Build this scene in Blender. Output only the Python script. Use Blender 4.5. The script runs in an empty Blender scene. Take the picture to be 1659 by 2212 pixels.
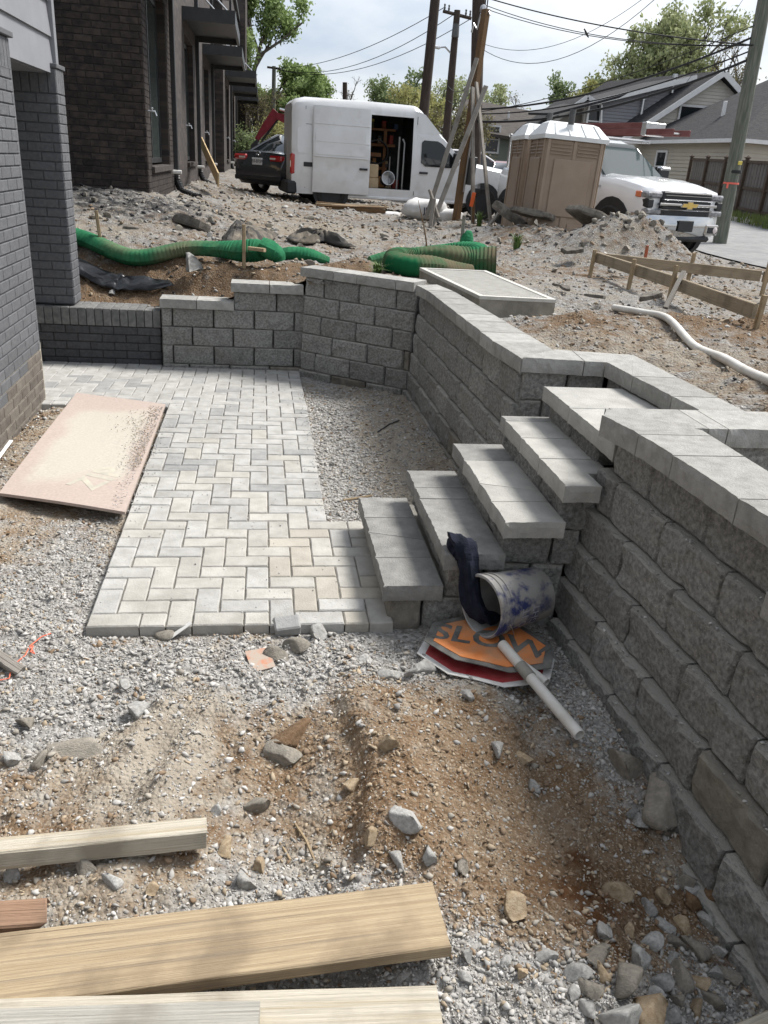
import bpy, math, random
import numpy as np
from mathutils import Vector, Matrix

# ---------------------------------------------------------------- camera, sky, sun, exposure
scene = bpy.context.scene
C = scene.collection
R = math.radians

EYE = 2.15
PITCH, ROLL, YAW = R(23.28), math.atan(0.07), R(9.4)
fw = Vector((math.sin(YAW)*math.cos(PITCH), math.cos(YAW)*math.cos(PITCH), -math.sin(PITCH)))
rt0 = Vector((math.cos(YAW), -math.sin(YAW), 0))
up0 = rt0.cross(fw)
rt = rt0*math.cos(ROLL) + up0*math.sin(ROLL)
up = up0*math.cos(ROLL) - rt0*math.sin(ROLL)
cam_data = bpy.data.cameras.new('camera')
cam = bpy.data.objects.new('camera', cam_data)
C.objects.link(cam)
m = Matrix((rt, up, -fw)).transposed().to_4x4()
m.translation = Vector((0, 0, EYE))
cam.matrix_world = m
cam_data.sensor_fit = 'VERTICAL'
cam_data.sensor_height = 36
cam_data.lens = 36*1750/2212
cam_data.clip_start = 0.05
cam_data.clip_end = 3000
scene.camera = cam

SUN_EL, SUN_AZ = R(52), R(62)          # azimuth measured from +Y towards +X
world = bpy.data.worlds.new('World')
scene.world = world
world.use_nodes = True
wn, wl = world.node_tree.nodes, world.node_tree.links
wn.clear()
w_out = wn.new('ShaderNodeOutputWorld')
sky = wn.new('ShaderNodeTexSky')
sky.sky_type = 'NISHITA'
sky.sun_disc = False
sky.sun_elevation = SUN_EL
sky.sun_rotation = SUN_AZ
sky.dust_density = 3.0
bg_sky = wn.new('ShaderNodeBackground')
bg_sky.inputs['Strength'].default_value = 0.12
wl.new(sky.outputs[0], bg_sky.inputs['Color'])
tc = wn.new('ShaderNodeTexCoord')
mp = wn.new('ShaderNodeMapping')
mp.inputs['Scale'].default_value = (1.0, 1.0, 2.6)
mp.inputs['Location'].default_value = (0.35, 0.1, 0.2)
wl.new(tc.outputs['Generated'], mp.inputs['Vector'])
nz = wn.new('ShaderNodeTexNoise')
nz.inputs['Scale'].default_value = 2.6
nz.inputs['Detail'].default_value = 7
nz.inputs['Roughness'].default_value = 0.55
wl.new(mp.outputs[0], nz.inputs['Vector'])
ramp = wn.new('ShaderNodeValToRGB')
ramp.color_ramp.elements[0].position = 0.38
ramp.color_ramp.elements[0].color = (0.49, 0.56, 0.67, 1)
ramp.color_ramp.elements[1].position = 0.66
ramp.color_ramp.elements[1].color = (0.98, 0.99, 1.0, 1)
wl.new(nz.outputs['Fac'], ramp.inputs['Fac'])
bg_cloud = wn.new('ShaderNodeBackground')
bg_cloud.inputs['Strength'].default_value = 0.51
wl.new(ramp.outputs[0], bg_cloud.inputs['Color'])
mixw = wn.new('ShaderNodeMixShader')
mixw.inputs[0].default_value = 0.86
wl.new(bg_sky.outputs[0], mixw.inputs[1])
wl.new(bg_cloud.outputs[0], mixw.inputs[2])
wl.new(mixw.outputs[0], w_out.inputs[0])

sun_data = bpy.data.lights.new('sun', 'SUN')
sun_data.energy = 2.6
sun_data.angle = R(18)
sun_data.color = (1.0, 0.965, 0.92)
sun = bpy.data.objects.new('sun', sun_data)
C.objects.link(sun)
sd = Vector((math.sin(SUN_AZ)*math.cos(SUN_EL), math.cos(SUN_AZ)*math.cos(SUN_EL), math.sin(SUN_EL)))
sun.rotation_euler = sd.to_track_quat('Z', 'Y').to_euler()
sun.location = (8, 8, 14)

vs = scene.view_settings
vs.view_transform = 'Standard'
vs.look = 'None'
vs.gamma = 1
vs.exposure = 1.18
vs.use_curve_mapping = False

# ---------------------------------------------------------------- helpers
rng = np.random.default_rng(11)
random.seed(5)

class MB:
    """collects verts and faces, becomes one mesh"""
    def __init__(s):
        s.v = []; s.f = []; s.sm = []
    def add(s, verts, faces, smooth=False):
        o = len(s.v)
        s.v += [tuple(p) for p in verts]
        s.f += [tuple(i+o for i in f) for f in faces]
        s.sm += [smooth]*len(faces)
        return s
    def box(s, lo, hi, M=None):
        x0, y0, z0 = lo; x1, y1, z1 = hi
        v = [(x0,y0,z0),(x1,y0,z0),(x1,y1,z0),(x0,y1,z0),(x0,y0,z1),(x1,y0,z1),(x1,y1,z1),(x0,y1,z1)]
        if M is not None: v = [M @ Vector(p) for p in v]
        return s.add(v, [(0,3,2,1),(4,5,6,7),(0,1,5,4),(1,2,6,5),(2,3,7,6),(3,0,4,7)])
    def cbox(s, lo, hi, c=0.004, M=None):
        """box with chamfered edges"""
        x = (lo[0], hi[0]); y = (lo[1], hi[1]); z = (lo[2], hi[2])
        v = []; idx = {}
        for i in (0,1):
            for j in (0,1):
                for k in (0,1):
                    sx, sy, sz = (1-2*i)*c, (1-2*j)*c, (1-2*k)*c
                    for a in range(3):
                        p = [x[i]+sx, y[j]+sy, z[k]+sz]
                        p[a] = (x[i], y[j], z[k])[a]
                        idx[(i,j,k,a)] = len(v); v.append(tuple(p))
        f = []
        for a in range(3):
            b, d = [q for q in range(3) if q != a]
            for e in (0,1):
                q = []
                for (p, r) in ((0,0),(1,0),(1,1),(0,1)):
                    key = [0,0,0]; key[a] = e; key[b] = p; key[d] = r
                    q.append(idx[(key[0],key[1],key[2],a)])
                flip = (e == 0) != (a == 1)
                f.append(tuple(q[::-1]) if flip else tuple(q))
        for a in range(3):
            b, d = [q for q in range(3) if q != a]
            for p in (0,1):
                for r in (0,1):
                    k0 = [0,0,0]; k1 = [0,0,0]
                    k0[b] = k1[b] = p; k0[d] = k1[d] = r; k1[a] = 1
                    f.append((idx[(*k0,b)], idx[(*k1,b)], idx[(*k1,d)], idx[(*k0,d)]))
        for i in (0,1):
            for j in (0,1):
                for k in (0,1):
                    f.append((idx[(i,j,k,0)], idx[(i,j,k,1)], idx[(i,j,k,2)]))
        if M is not None: v = [M @ Vector(p) for p in v]
        return s.add(v, f)
    def prism(s, poly, z0, z1, axis='z', M=None):
        n = len(poly)
        def mk(p, h):
            if axis == 'z': return (p[0], p[1], h)
            if axis == 'y': return (p[0], h, p[1])
            return (h, p[0], p[1])
        v = [mk(p, z0) for p in poly] + [mk(p, z1) for p in poly]
        if M is not None: v = [M @ Vector(p) for p in v]
        f = [tuple(range(n))[::-1], tuple(range(n, 2*n))]
        f += [(i, (i+1) % n, n+(i+1) % n, n+i) for i in range(n)]
        return s.add(v, f)
    def tube(s, path, r, seg=8, cap=True, smooth=True):
        path = [Vector(p) for p in path]
        n = len(path)
        rr = r if isinstance(r, (list, tuple)) else [r]*n
        v = []
        prev = None
        for i, p in enumerate(path):
            t = (path[min(i+1, n-1)] - path[max(i-1, 0)])
            if t.length < 1e-9: t = Vector((0,0,1))
            t.normalize()
            if prev is None:
                a = Vector((0,0,1)) if abs(t.z) < 0.9 else Vector((1,0,0))
                u = t.cross(a).normalized()
            else:
                u = (prev - t*prev.dot(t))
                if u.length < 1e-6: u = t.orthogonal()
                u.normalize()
            prev = u
            w = t.cross(u)
            for k in range(seg):
                an = 2*math.pi*k/seg
                v.append(p + (u*math.cos(an) + w*math.sin(an))*rr[i])
        f = []
        for i in range(n-1):
            for k in range(seg):
                f.append((i*seg+k, i*seg+(k+1) % seg, (i+1)*seg+(k+1) % seg, (i+1)*seg+k))
        s.add(v, f, smooth)
        if cap:
            o = len(s.v) - n*seg
            s.f += [tuple(o+k for k in range(seg))[::-1], tuple(o+(n-1)*seg+k for k in range(seg))]
            s.sm += [False, False]
        return s
    def lathe(s, prof, seg=20, M=None, smooth=True, closed=False):
        """prof: (r, z) list around z"""
        v = []
        for (r, z) in prof:
            for k in range(seg):
                a = 2*math.pi*k/seg
                v.append(Vector((r*math.cos(a), r*math.sin(a), z)))
        if M is not None: v = [M @ p for p in v]
        n = len(prof); f = []
        for i in range(n if closed else n-1):
            j = (i+1) % n
            for k in range(seg):
                f.append((i*seg+k, i*seg+(k+1) % seg, j*seg+(k+1) % seg, j*seg+k))
        return s.add(v, f, smooth)
    def loft(s, rings, smooth=True, close_ring=True, caps=True):
        n = len(rings[0]); o = len(s.v)
        v = [p for r in rings for p in r]; f = []
        for i in range(len(rings)-1):
            for k in range(n if close_ring else n-1):
                f.append((i*n+k, i*n+(k+1) % n, (i+1)*n+(k+1) % n, (i+1)*n+k))
        s.add(v, f, smooth)
        if caps and close_ring:
            s.f += [tuple(o+k for k in range(n))[::-1], tuple(o+(len(rings)-1)*n+k for k in range(n))]
            s.sm += [False, False]
        return s
    def quad(s, a, b, c, d): return s.add([a,b,c,d], [(0,1,2,3)])
    def plate(s, pts, thick):
        """planar polygon given thickness along its normal"""
        P = [Vector(p) for p in pts]
        nrm = Vector((0,0,0))
        for i in range(len(P)):
            a, b = P[i], P[(i+1) % len(P)]
            nrm += a.cross(b)
        nrm.normalize()
        n = len(P)
        v = P + [p - nrm*thick for p in P]
        f = [tuple(range(n)), tuple(range(2*n-1, n-1, -1))]
        f += [(i, n+i, n+(i+1) % n, (i+1) % n) for i in range(n)]
        return s.add(v, f)
    def mesh(s, name, mat):
        me = bpy.data.meshes.new(name)
        me.from_pydata([tuple(p) for p in s.v], [], s.f)
        if any(s.sm):
            me.polygons.foreach_set('use_smooth', s.sm)
            me.update(); me.set_sharp_from_angle(angle=math.radians(38))
        if mat is not None: me.materials.append(mat)
        me.update()
        return me
    def build(s, name, mat, parent=None, loc=None, rot=None):
        return link(name, s.mesh(name, mat), parent, loc, rot)

def link(name, me, parent=None, loc=None, rot=None):
    o = bpy.data.objects.new(name, me)
    C.objects.link(o)
    if parent is not None: o.parent = parent
    if loc is not None: o.location = loc
    if rot is not None: o.rotation_euler = rot
    return o
def tag(o, label=None, cat=None, group=None, kind=None):
    if label: o['label'] = label
    if cat: o['category'] = cat
    if group: o['group'] = group
    if kind: o['kind'] = kind
    return o
def thing(name, label, cat, loc=(0,0,0), rz=0, group=None):
    o = bpy.data.objects.new(name, None)
    o.empty_display_size = 0.2
    C.objects.link(o)
    o.location = loc
    o.rotation_euler = (0, 0, rz)
    return tag(o, label, cat, group)
def copy_tree(o, parent=None):
    c = o.copy(); C.objects.link(c)
    c.parent = parent
    for ch in list(o.children): copy_tree(ch, c)
    return c
def bevel(o, w=0.02, seg=2, ang=30):
    b = o.modifiers.new('bevel', 'BEVEL')
    b.width = w; b.segments = seg; b.limit_method = 'ANGLE'; b.angle_limit = R(ang)
    return o
def subsurf(o, n=1):
    b = o.modifiers.new('subdivision', 'SUBSURF'); b.levels = n; b.render_levels = n
    return o
def np_mesh(name, V, Fq, mat, smooth=False):
    """fast mesh from arrays: V (n,3), Fq (m,k)"""
    me = bpy.data.meshes.new(name)
    V = np.asarray(V, np.float32); Fq = np.asarray(Fq, np.int32)
    me.vertices.add(len(V)); me.vertices.foreach_set('co', V.ravel())
    k = Fq.shape[1]
    me.loops.add(Fq.size); me.loops.foreach_set('vertex_index', Fq.ravel())
    me.polygons.add(len(Fq))
    me.polygons.foreach_set('loop_start', np.arange(0, Fq.size, k, dtype=np.int32))
    me.polygons.foreach_set('loop_total', np.full(len(Fq), k, np.int32))
    if smooth: me.polygons.foreach_set('use_smooth', np.ones(len(Fq), bool))
    me.update(calc_edges=True)
    if mat is not None: me.materials.append(mat)
    return me

# value noise for terrain and rough faces
def _hash(ix, iy, seed):
    h = (ix*374761393 + iy*668265263 + seed*1442695041) & 0x7fffffff
    h = ((h ^ (h >> 13))*1274126177) & 0x7fffffff
    h = h ^ (h >> 16)
    return (h & 0xffff)/65535.0
def vnoise(x, y, seed=0):
    x = np.asarray(x, float); y = np.asarray(y, float)
    ix = np.floor(x).astype(np.int64); iy = np.floor(y).astype(np.int64)
    fx = x-ix; fy = y-iy
    fx = fx*fx*(3-2*fx); fy = fy*fy*(3-2*fy)
    a = _hash(ix, iy, seed); b = _hash(ix+1, iy, seed); c = _hash(ix, iy+1, seed); d = _hash(ix+1, iy+1, seed)
    return (a*(1-fx)+b*fx)*(1-fy) + (c*(1-fx)+d*fx)*fy
def fbm(x, y, oct=4, seed=0, gain=0.5):
    t = 0; a = 1; s = 0
    for o in range(oct):
        t = t + a*(vnoise(x*2**o + 17.3*o, y*2**o - 9.1*o, seed+o)-0.5); s += a; a *= gain
    return t/s*2     # about -1..1

# ---------------------------------------------------------------- materials
def mat(name, col, col2=None, rough=0.8, scale=20.0, bump=0.0, bscale=None, metal=0.0, spec=0.4, var=0.0,
        detail=6.0, lo=0.35, hi=0.65, coat=0.0, stretch=None, speck=None, dirt=None, coords='Object', dust=None, mud=None):
    """noise-mixed two-tone principled material; var: brightness change from object to object"""
    M = bpy.data.materials.new(name)
    M.use_nodes = True
    nt = M.node_tree; N, L = nt.nodes, nt.links
    b = N['Principled BSDF']
    b.inputs['Roughness'].default_value = rough
    b.inputs['Metallic'].default_value = metal
    b.inputs['Specular IOR Level'].default_value = spec
    if coat: b.inputs['Coat Weight'].default_value = coat; b.inputs['Coat Roughness'].default_value = 0.06
    t = N.new('ShaderNodeTexCoord')
    vec = t.outputs[coords]
    oi = N.new('ShaderNodeObjectInfo')
    if var or stretch:
        mpn = N.new('ShaderNodeMapping')
        if stretch: mpn.inputs['Scale'].default_value = stretch
        L.new(vec, mpn.inputs['Vector'])
        ad = N.new('ShaderNodeVectorMath'); ad.operation = 'MULTIPLY_ADD'
        ad.inputs[0].default_value = (1, 1, 1)
        cmb = N.new('ShaderNodeCombineXYZ')
        for q in range(3): L.new(oi.outputs['Random'], cmb.inputs[q])
        L.new(cmb.outputs[0], ad.inputs[0]); ad.inputs[1].default_value = (37, 53, 71)
        L.new(mpn.outputs[0], ad.inputs[2])
        vec = ad.outputs[0]
    c = None
    if col2 is not None:
        n = N.new('ShaderNodeTexNoise'); n.inputs['Scale'].default_value = scale; n.inputs['Detail'].default_value = detail
        n.inputs['Roughness'].default_value = 0.6
        L.new(vec, n.inputs['Vector'])
        r = N.new('ShaderNodeValToRGB')
        r.color_ramp.elements[0].position = lo; r.color_ramp.elements[0].color = (*col, 1)
        r.color_ramp.elements[1].position = hi; r.color_ramp.elements[1].color = (*col2, 1)
        L.new(n.outputs['Fac'], r.inputs['Fac']); c = r.outputs[0]
    else:
        rgb = N.new('ShaderNodeRGB'); rgb.outputs[0].default_value = (*col, 1); c = rgb.outputs[0]
    def blend(c, colour, sc, p0, p1, amt=1.0):
        n2 = N.new('ShaderNodeTexNoise'); n2.inputs['Scale'].default_value = sc; n2.inputs['Detail'].default_value = 5
        L.new(vec, n2.inputs['Vector'])
        mr = N.new('ShaderNodeMapRange'); mr.inputs['From Min'].default_value = p0; mr.inputs['From Max'].default_value = p1
        mr.inputs['To Max'].default_value = amt
        L.new(n2.outputs['Fac'], mr.inputs['Value'])
        mx = N.new('ShaderNodeMix'); mx.data_type = 'RGBA'
        L.new(mr.outputs[0], mx.inputs['Factor']); L.new(c, mx.inputs[6]); mx.inputs[7].default_value = (*colour, 1)
        return mx.outputs[2]
    raw = t.outputs[coords]
    if mud:
        vec_, vec = vec, raw
        c = blend(c, mud[0], mud[1], mud[2], mud[3], mud[4]); vec = vec_
    if speck: c = blend(c, speck[0], speck[1], speck[2], speck[2]+0.06)
    if dirt: c = blend(c, dirt[0], dirt[1], dirt[2], dirt[3], dirt[4])
    if dust:
        ge = N.new('ShaderNodeNewGeometry'); sx_ = N.new('ShaderNodeSeparateXYZ'); L.new(ge.outputs['Normal'], sx_.inputs[0])
        mr = N.new('ShaderNodeMapRange'); mr.inputs['From Min'].default_value = 0.55; mr.inputs['From Max'].default_value = 0.9; mr.inputs['To Max'].default_value = 0.85
        L.new(sx_.outputs[2], mr.inputs['Value'])
        mx = N.new('ShaderNodeMix'); mx.data_type = 'RGBA'; L.new(mr.outputs[0], mx.inputs['Factor']); L.new(c, mx.inputs[6]); mx.inputs[7].default_value = (*dust, 1); c = mx.outputs[2]
    if var:
        mr = N.new('ShaderNodeMapRange'); mr.inputs['To Min'].default_value = 1-var; mr.inputs['To Max'].default_value = 1+var
        L.new(oi.outputs['Random'], mr.inputs['Value'])
        hs = N.new('ShaderNodeHueSaturation')
        L.new(mr.outputs[0], hs.inputs['Value']); L.new(c, hs.inputs['Color']); c = hs.outputs[0]
    L.new(c, b.inputs['Base Color'])
    if bump:
        n3 = N.new('ShaderNodeTexNoise'); n3.inputs['Scale'].default_value = bscale or scale*3; n3.inputs['Detail'].default_value = 8
        n3.inputs['Roughness'].default_value = 0.65
        L.new(vec, n3.inputs['Vector'])
        bp = N.new('ShaderNodeBump'); bp.inputs['Strength'].default_value = bump; bp.inputs['Distance'].default_value = 0.02
        L.new(n3.outputs['Fac'], bp.inputs['Height']); L.new(bp.outputs[0], b.inputs['Normal'])
    return M
def glass(name, col=(0.02,0.025,0.03), rough=0.03):
    M = bpy.data.materials.new(name); M.use_nodes = True
    b = M.node_tree.nodes['Principled BSDF']
    b.inputs['Base Color'].default_value = (*col, 1); b.inputs['Roughness'].default_value = rough
    b.inputs['Specular IOR Level'].default_value = 0.5; b.inputs['IOR'].default_value = 1.45
    return M
# ---------------------------------------------------------------- ground
def soil_material(name, pale=(0.42,0.58), dk1=(0.025,0.026,0.03), dk2=(0.075,0.073,0.07), tone=1.0):
    M = bpy.data.materials.new(name); M.use_nodes = True
    nt = M.node_tree; N, L = nt.nodes, nt.links
    b = N['Principled BSDF']; b.inputs['Roughness'].default_value = 0.95; b.inputs['Specular IOR Level'].default_value = 0.15
    t = N.new('ShaderNodeTexCoord'); at = N.new('ShaderNodeAttribute'); at.attribute_name = 'soil'
    sp = N.new('ShaderNodeSeparateColor'); L.new(at.outputs['Color'], sp.inputs[0])
    def noise(sc, det=6, ro=0.6):
        n = N.new('ShaderNodeTexNoise'); n.inputs['Scale'].default_value = sc; n.inputs['Detail'].default_value = det
        n.inputs['Roughness'].default_value = ro; L.new(t.outputs['Object'], n.inputs['Vector']); return n.outputs['Fac']
    def ramp(f, stops):
        r = N.new('ShaderNodeValToRGB'); e = r.color_ramp.elements
        while len(e) < len(stops): e.new(0.5)
        for i, (p, c) in enumerate(stops): e[i].position = p; e[i].color = (*c, 1)
        L.new(f, r.inputs['Fac']); return r.outputs[0]
    def mix(f, a, c):
        x = N.new('ShaderNodeMix'); x.data_type = 'RGBA'; L.new(f, x.inputs['Factor']); L.new(a, x.inputs[6]); L.new(c, x.inputs[7]); return x.outputs[2]
    def soft(chan, sc, seed):
        """break the zone edge up with noise"""
        a = N.new('ShaderNodeMath'); a.operation = 'ADD'; L.new(chan, a.inputs[0])
        n = N.new('ShaderNodeMath'); n.operation = 'MULTIPLY_ADD'; L.new(noise(sc, 7, 0.7), n.inputs[0]); n.inputs[1].default_value = 2.6; n.inputs[2].default_value = -1.3
        L.new(n.outputs[0], a.inputs[1])
        mr = N.new('ShaderNodeMapRange'); mr.inputs['From Min'].default_value = 0.25; mr.inputs['From Max'].default_value = 0.75
        L.new(a.outputs[0], mr.inputs['Value']); return mr.outputs[0]
    vor = N.new('ShaderNodeTexVoronoi'); vor.inputs['Scale'].default_value = 55; L.new(t.outputs['Object'], vor.inputs['Vector'])
    sepv = N.new('ShaderNodeSeparateColor'); L.new(vor.outputs['Color'], sepv.inputs[0])
    vor2 = N.new('ShaderNodeTexVoronoi'); vor2.inputs['Scale'].default_value = 140; L.new(t.outputs['Object'], vor2.inputs['Vector'])
    sepv2 = N.new('ShaderNodeSeparateColor'); L.new(vor2.outputs['Color'], sepv2.inputs[0])
    grey = ramp(sepv.outputs[0], [(0.0, (0.22,0.21,0.195)), (0.5, (0.34,0.33,0.31)), (1.0, (0.48,0.47,0.45))])
    dust = ramp(noise(9), [(0.3, (0.29,0.25,0.20)), (0.7, (0.43,0.385,0.315))])
    brown = ramp(noise(14, 8, 0.7), [(0.30, (0.12,0.072,0.040)), (0.5, (0.21,0.138,0.082)), (0.72, (0.33,0.245,0.165))])
    chips = ramp(sepv2.outputs[1], [(0.0, (0.17,0.105,0.055)), (0.72, (0.20,0.13,0.075)), (0.9, (0.36,0.30,0.23)), (1.0, (0.46,0.42,0.36))])
    mid = ramp(noise(3.5, 6, .7), [(pale[0], (0,0,0)), (pale[1], (1,1,1))]); pale_ = ramp(noise(25, 7, .7), [(0.3, (0.22,0.165,0.11)), (0.7, (0.38,0.31,0.23))])
    brown = mix(noise(30, 4), mix(mid, brown, pale_), chips)
    dark = ramp(noise(20), [(0.3, dk1), (0.7, dk2)])
    c = mix(soft(sp.outputs[2], 5, 0), grey, dust)
    c = mix(soft(sp.outputs[0], 6, 1), c, brown)
    c = mix(soft(sp.outputs[1], 8, 2), c, dark)
    hs = N.new('ShaderNodeHueSaturation'); hs.inputs['Value'].default_value = tone; L.new(c, hs.inputs['Color']); L.new(hs.outputs[0], b.inputs['Base Color'])
    h = N.new('ShaderNodeMath'); h.operation = 'MULTIPLY_ADD'
    L.new(vor.outputs['Distance'], h.inputs[0]); h.inputs[1].default_value = -0.8; L.new(noise(40, 9, 0.7), h.inputs[2])
    bp = N.new('ShaderNodeBump'); bp.inputs['Strength'].default_value = 0.9; bp.inputs['Distance'].default_value = 0.02
    L.new(h.outputs[0], bp.inputs['Height']); L.new(bp.outputs[0], b.inputs['Normal'])
    return M
M_SOIL = soil_material('construction_soil', (0.56,0.70), tone=0.74)

def G(x, y, cx, cy, sx, sy, rot=0.0):
    c, s = math.cos(rot), math.sin(rot)
    u = (x-cx)*c + (y-cy)*s; v = -(x-cx)*s + (y-cy)*c
    return np.exp(-0.5*((u/sx)**2 + (v/sy)**2))
def sstep(x, a, b):
    t = np.clip((x-a)/(b-a), 0, 1); return t*t*(3-2*t)

# ---- lower ground: z at the foot of the walls, round the paving and towards the camera
def low_base(x, y):
    x = np.asarray(x, float); y = np.asarray(y, float)
    z = -0.062 + 0*x
    z = z - 0.07*sstep(y, 7.0, 9.2)
    z = z + 0.02*fbm(x*1.3, y*1.3, 3, 3)*sstep(5.0-y, 0, 1.5)
    # loose ridge in the middle, with a hollow along its left side
    z = z + 0.10*G(x, y, 0.56, 2.35, 0.26, 0.50, 0.05) - 0.05*G(x, y, 0.16, 2.3, 0.13, 0.45)
    z = z + 0.05*G(x, y, 0.85, 2.75, 0.35, 0.22) + 0.06*G(x, y, -0.36, 2.6, 0.17, 0.48, -0.18)
    z = z + 0.05*G(x, y, -1.15, 3.2, 0.35, 0.45) + 0.06*G(x, y, -1.75, 6.2, 0.13, 1.4)
    z = z + 0.05*G(x, y, -0.7, 1.9, 0.5, 0.25)
    z = z + 0.055*sstep(x + 0.03*np.sin(y*7), 0.33, 0.40)*sstep(y, 1.95, 2.15)*sstep(3.05-y, 0, 0.25)*sstep(0.75-x, 0, 0.35) + 0.022*np.sin((x*0.9-y*0.25)*26)*G(x, y, -0.36, 2.5, 0.20, 0.50, -0.18)
    z = z + 0.03*fbm(x*3.1, y*3.1, 3, 14)*sstep(3.6-y, 0, 0.5)
    # falls away along the right-hand wall
    z = z - 0.16*sstep(x, 0.95, 1.55)*sstep(2.7-y, 0, 1.1)
    z = z - 0.05*G(x, y, 1.12, 2.55, 0.05, 0.35, -0.2)
    # gravel bed between paving and long wall
    z = z - 0.03*G(x, y, 0.75, 6.3, 0.25, 1.4) + 0.05*G(x, y, 1.15, 6.2, 0.18, 1.2)
    return z
def under_paving(x, y):
    a = ((x > -0.86) & (x < 0.41) & (y > 3.5) & (y < 9.4)) | ((x > -3) & (x < 0.41) & (y > 7.25) & (y < 9.4)) | ((x > 0.3) & (x < 0.66) & (y > 3.5) & (y < 4.8))
    return a
def low_gravel(x, y):
    g = G(x, y, 0.0, 3.20, 0.75, 0.24) + G(x, y, -1.02, 3.95, 0.22, 0.6) + 0.95*G(x, y, 0.25, 1.88, 0.36, 0.17) + G(x, y, 0.60, 6.4, 0.20, 1.9)
    g = g + 0.9*G(x, y, 0.72, 1.58, 0.50, 0.15) + 0.7*G(x, y, 1.2, 1.48, 0.3, 0.14) + 0.6*G(x, y, 1.42, 2.7, 0.14, 0.5) + 0.45*G(x, y, -0.65, 3.0, 0.35, 0.25) + 0.4*G(x, y, -0.45, 1.75, 0.35, 0.15)
    g = g + 0.25*fbm(x*2.5+9, y*2.5, 4, 91) - 0.5*G(x, y, 1.08, 1.9, 0.2, 0.25) - 0.45*G(x, y, 0.6, 2.4, 0.3, 0.45) - 0.75*G(x, y, -0.36, 2.6, 0.15, 0.45, -0.18)
    return np.clip(g, 0, 1)
def low_soil(x, y):
    n = fbm(x*2.2, y*2.2, 4, 21)
    g = low_gravel(x, y)
    br = 0.46 + 0.34*n + 0.55*G(x, y, 0.62, 2.35, 0.42, 0.55) + 1.0*G(x, y, 1.06, 1.9, 0.28, 0.32) + 0.25*G(x, y, 1.25, 2.6, 0.2, 0.5)
    br = br + 0.25*G(x, y, -1.2, 3.3, 0.35, 0.6) + 0.25*G(x, y, -0.45, 1.95, 0.35, 0.2) + 0.2*G(x, y, 0.62, 3.0, 0.2, 0.15) - 0.85*g - 0.45*G(x, y, 1.05, 6.4, 0.3, 1.6) - 0.6*G(x, y, -0.36, 2.6, 0.16, 0.46, -0.18)
    du = 0.72 + 0.40*fbm(x*1.7+5, y*1.7, 3, 40) + 0.45*G(x, y, 1.1, 6.4, 0.28, 1.6) + 0.6*G(x, y, -0.36, 2.6, 0.17, 0.48, -0.18) - 0.95*g
    return np.clip(br, 0, 1), np.clip(du, 0, 1)
def low_z(x, y):
    z = low_base(x, y)
    rough = 0.017*fbm(x*8, y*8, 4, 7, 0.6) + 0.006*fbm(x*40, y*40, 2, 9)
    clod = np.maximum(0, fbm(x*14, y*14, 3, 31)-0.22)*0.055
    z = z + (rough + clod)*np.where(under_paving(x, y), 0.0, 1.0)
    return np.where(under_paving(x, y), np.minimum(z, -0.055-0.075*sstep(y, 7.0, 9.2)), z)

def grid_mesh(name, X, Y, Z, keep, soil, material):
    nr, nc = X.shape
    V = np.stack([X, Y, Z], -1).reshape(-1, 3)
    i = np.arange(nr*nc).reshape(nr, nc)
    F = np.stack([i[:-1,:-1], i[:-1,1:], i[1:,1:], i[1:,:-1]], -1).reshape(-1, 4)
    F = F[keep.reshape(-1)]
    me = np_mesh(name, V, F, material, True)
    a = me.color_attributes.new('soil', 'FLOAT_COLOR', 'POINT')
    col = np.ones((len(V), 4), np.float32)
    for k in range(3): col[:, k] = soil[k].reshape(-1)
    a.data.foreach_set('color', col.ravel())
    return me

xs = np.concatenate([np.arange(-4.2, -2.2, 0.08), np.arange(-2.2, 2.0, 0.0165)])
ys = [-2.0]
while ys[-1] < 9.45: ys.append(ys[-1] + (0.08 if ys[-1] < 1.1 else 0.0085*max(1.0, ys[-1]-0.4)))
ys = np.array(ys)
X, Y = np.meshgrid(xs, ys)
Z = low_z(X, Y)
br, du = low_soil(X, Y)
dk_ = np.clip(0.55*G(X, Y, 1.05, 1.95, 0.14, 0.14) + 0.42*G(X, Y, 1.10, 1.72, 0.12, 0.16), 0, 1)
me = grid_mesh('ground', X, Y, Z, np.ones((len(ys)-1, len(xs)-1), bool), (br, dk_, du), soil_material('foreground_soil', (0.42,0.58), (0.085,0.038,0.016), (0.15,0.075,0.036)))
tag(link('ground', me), kind='structure')

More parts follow.
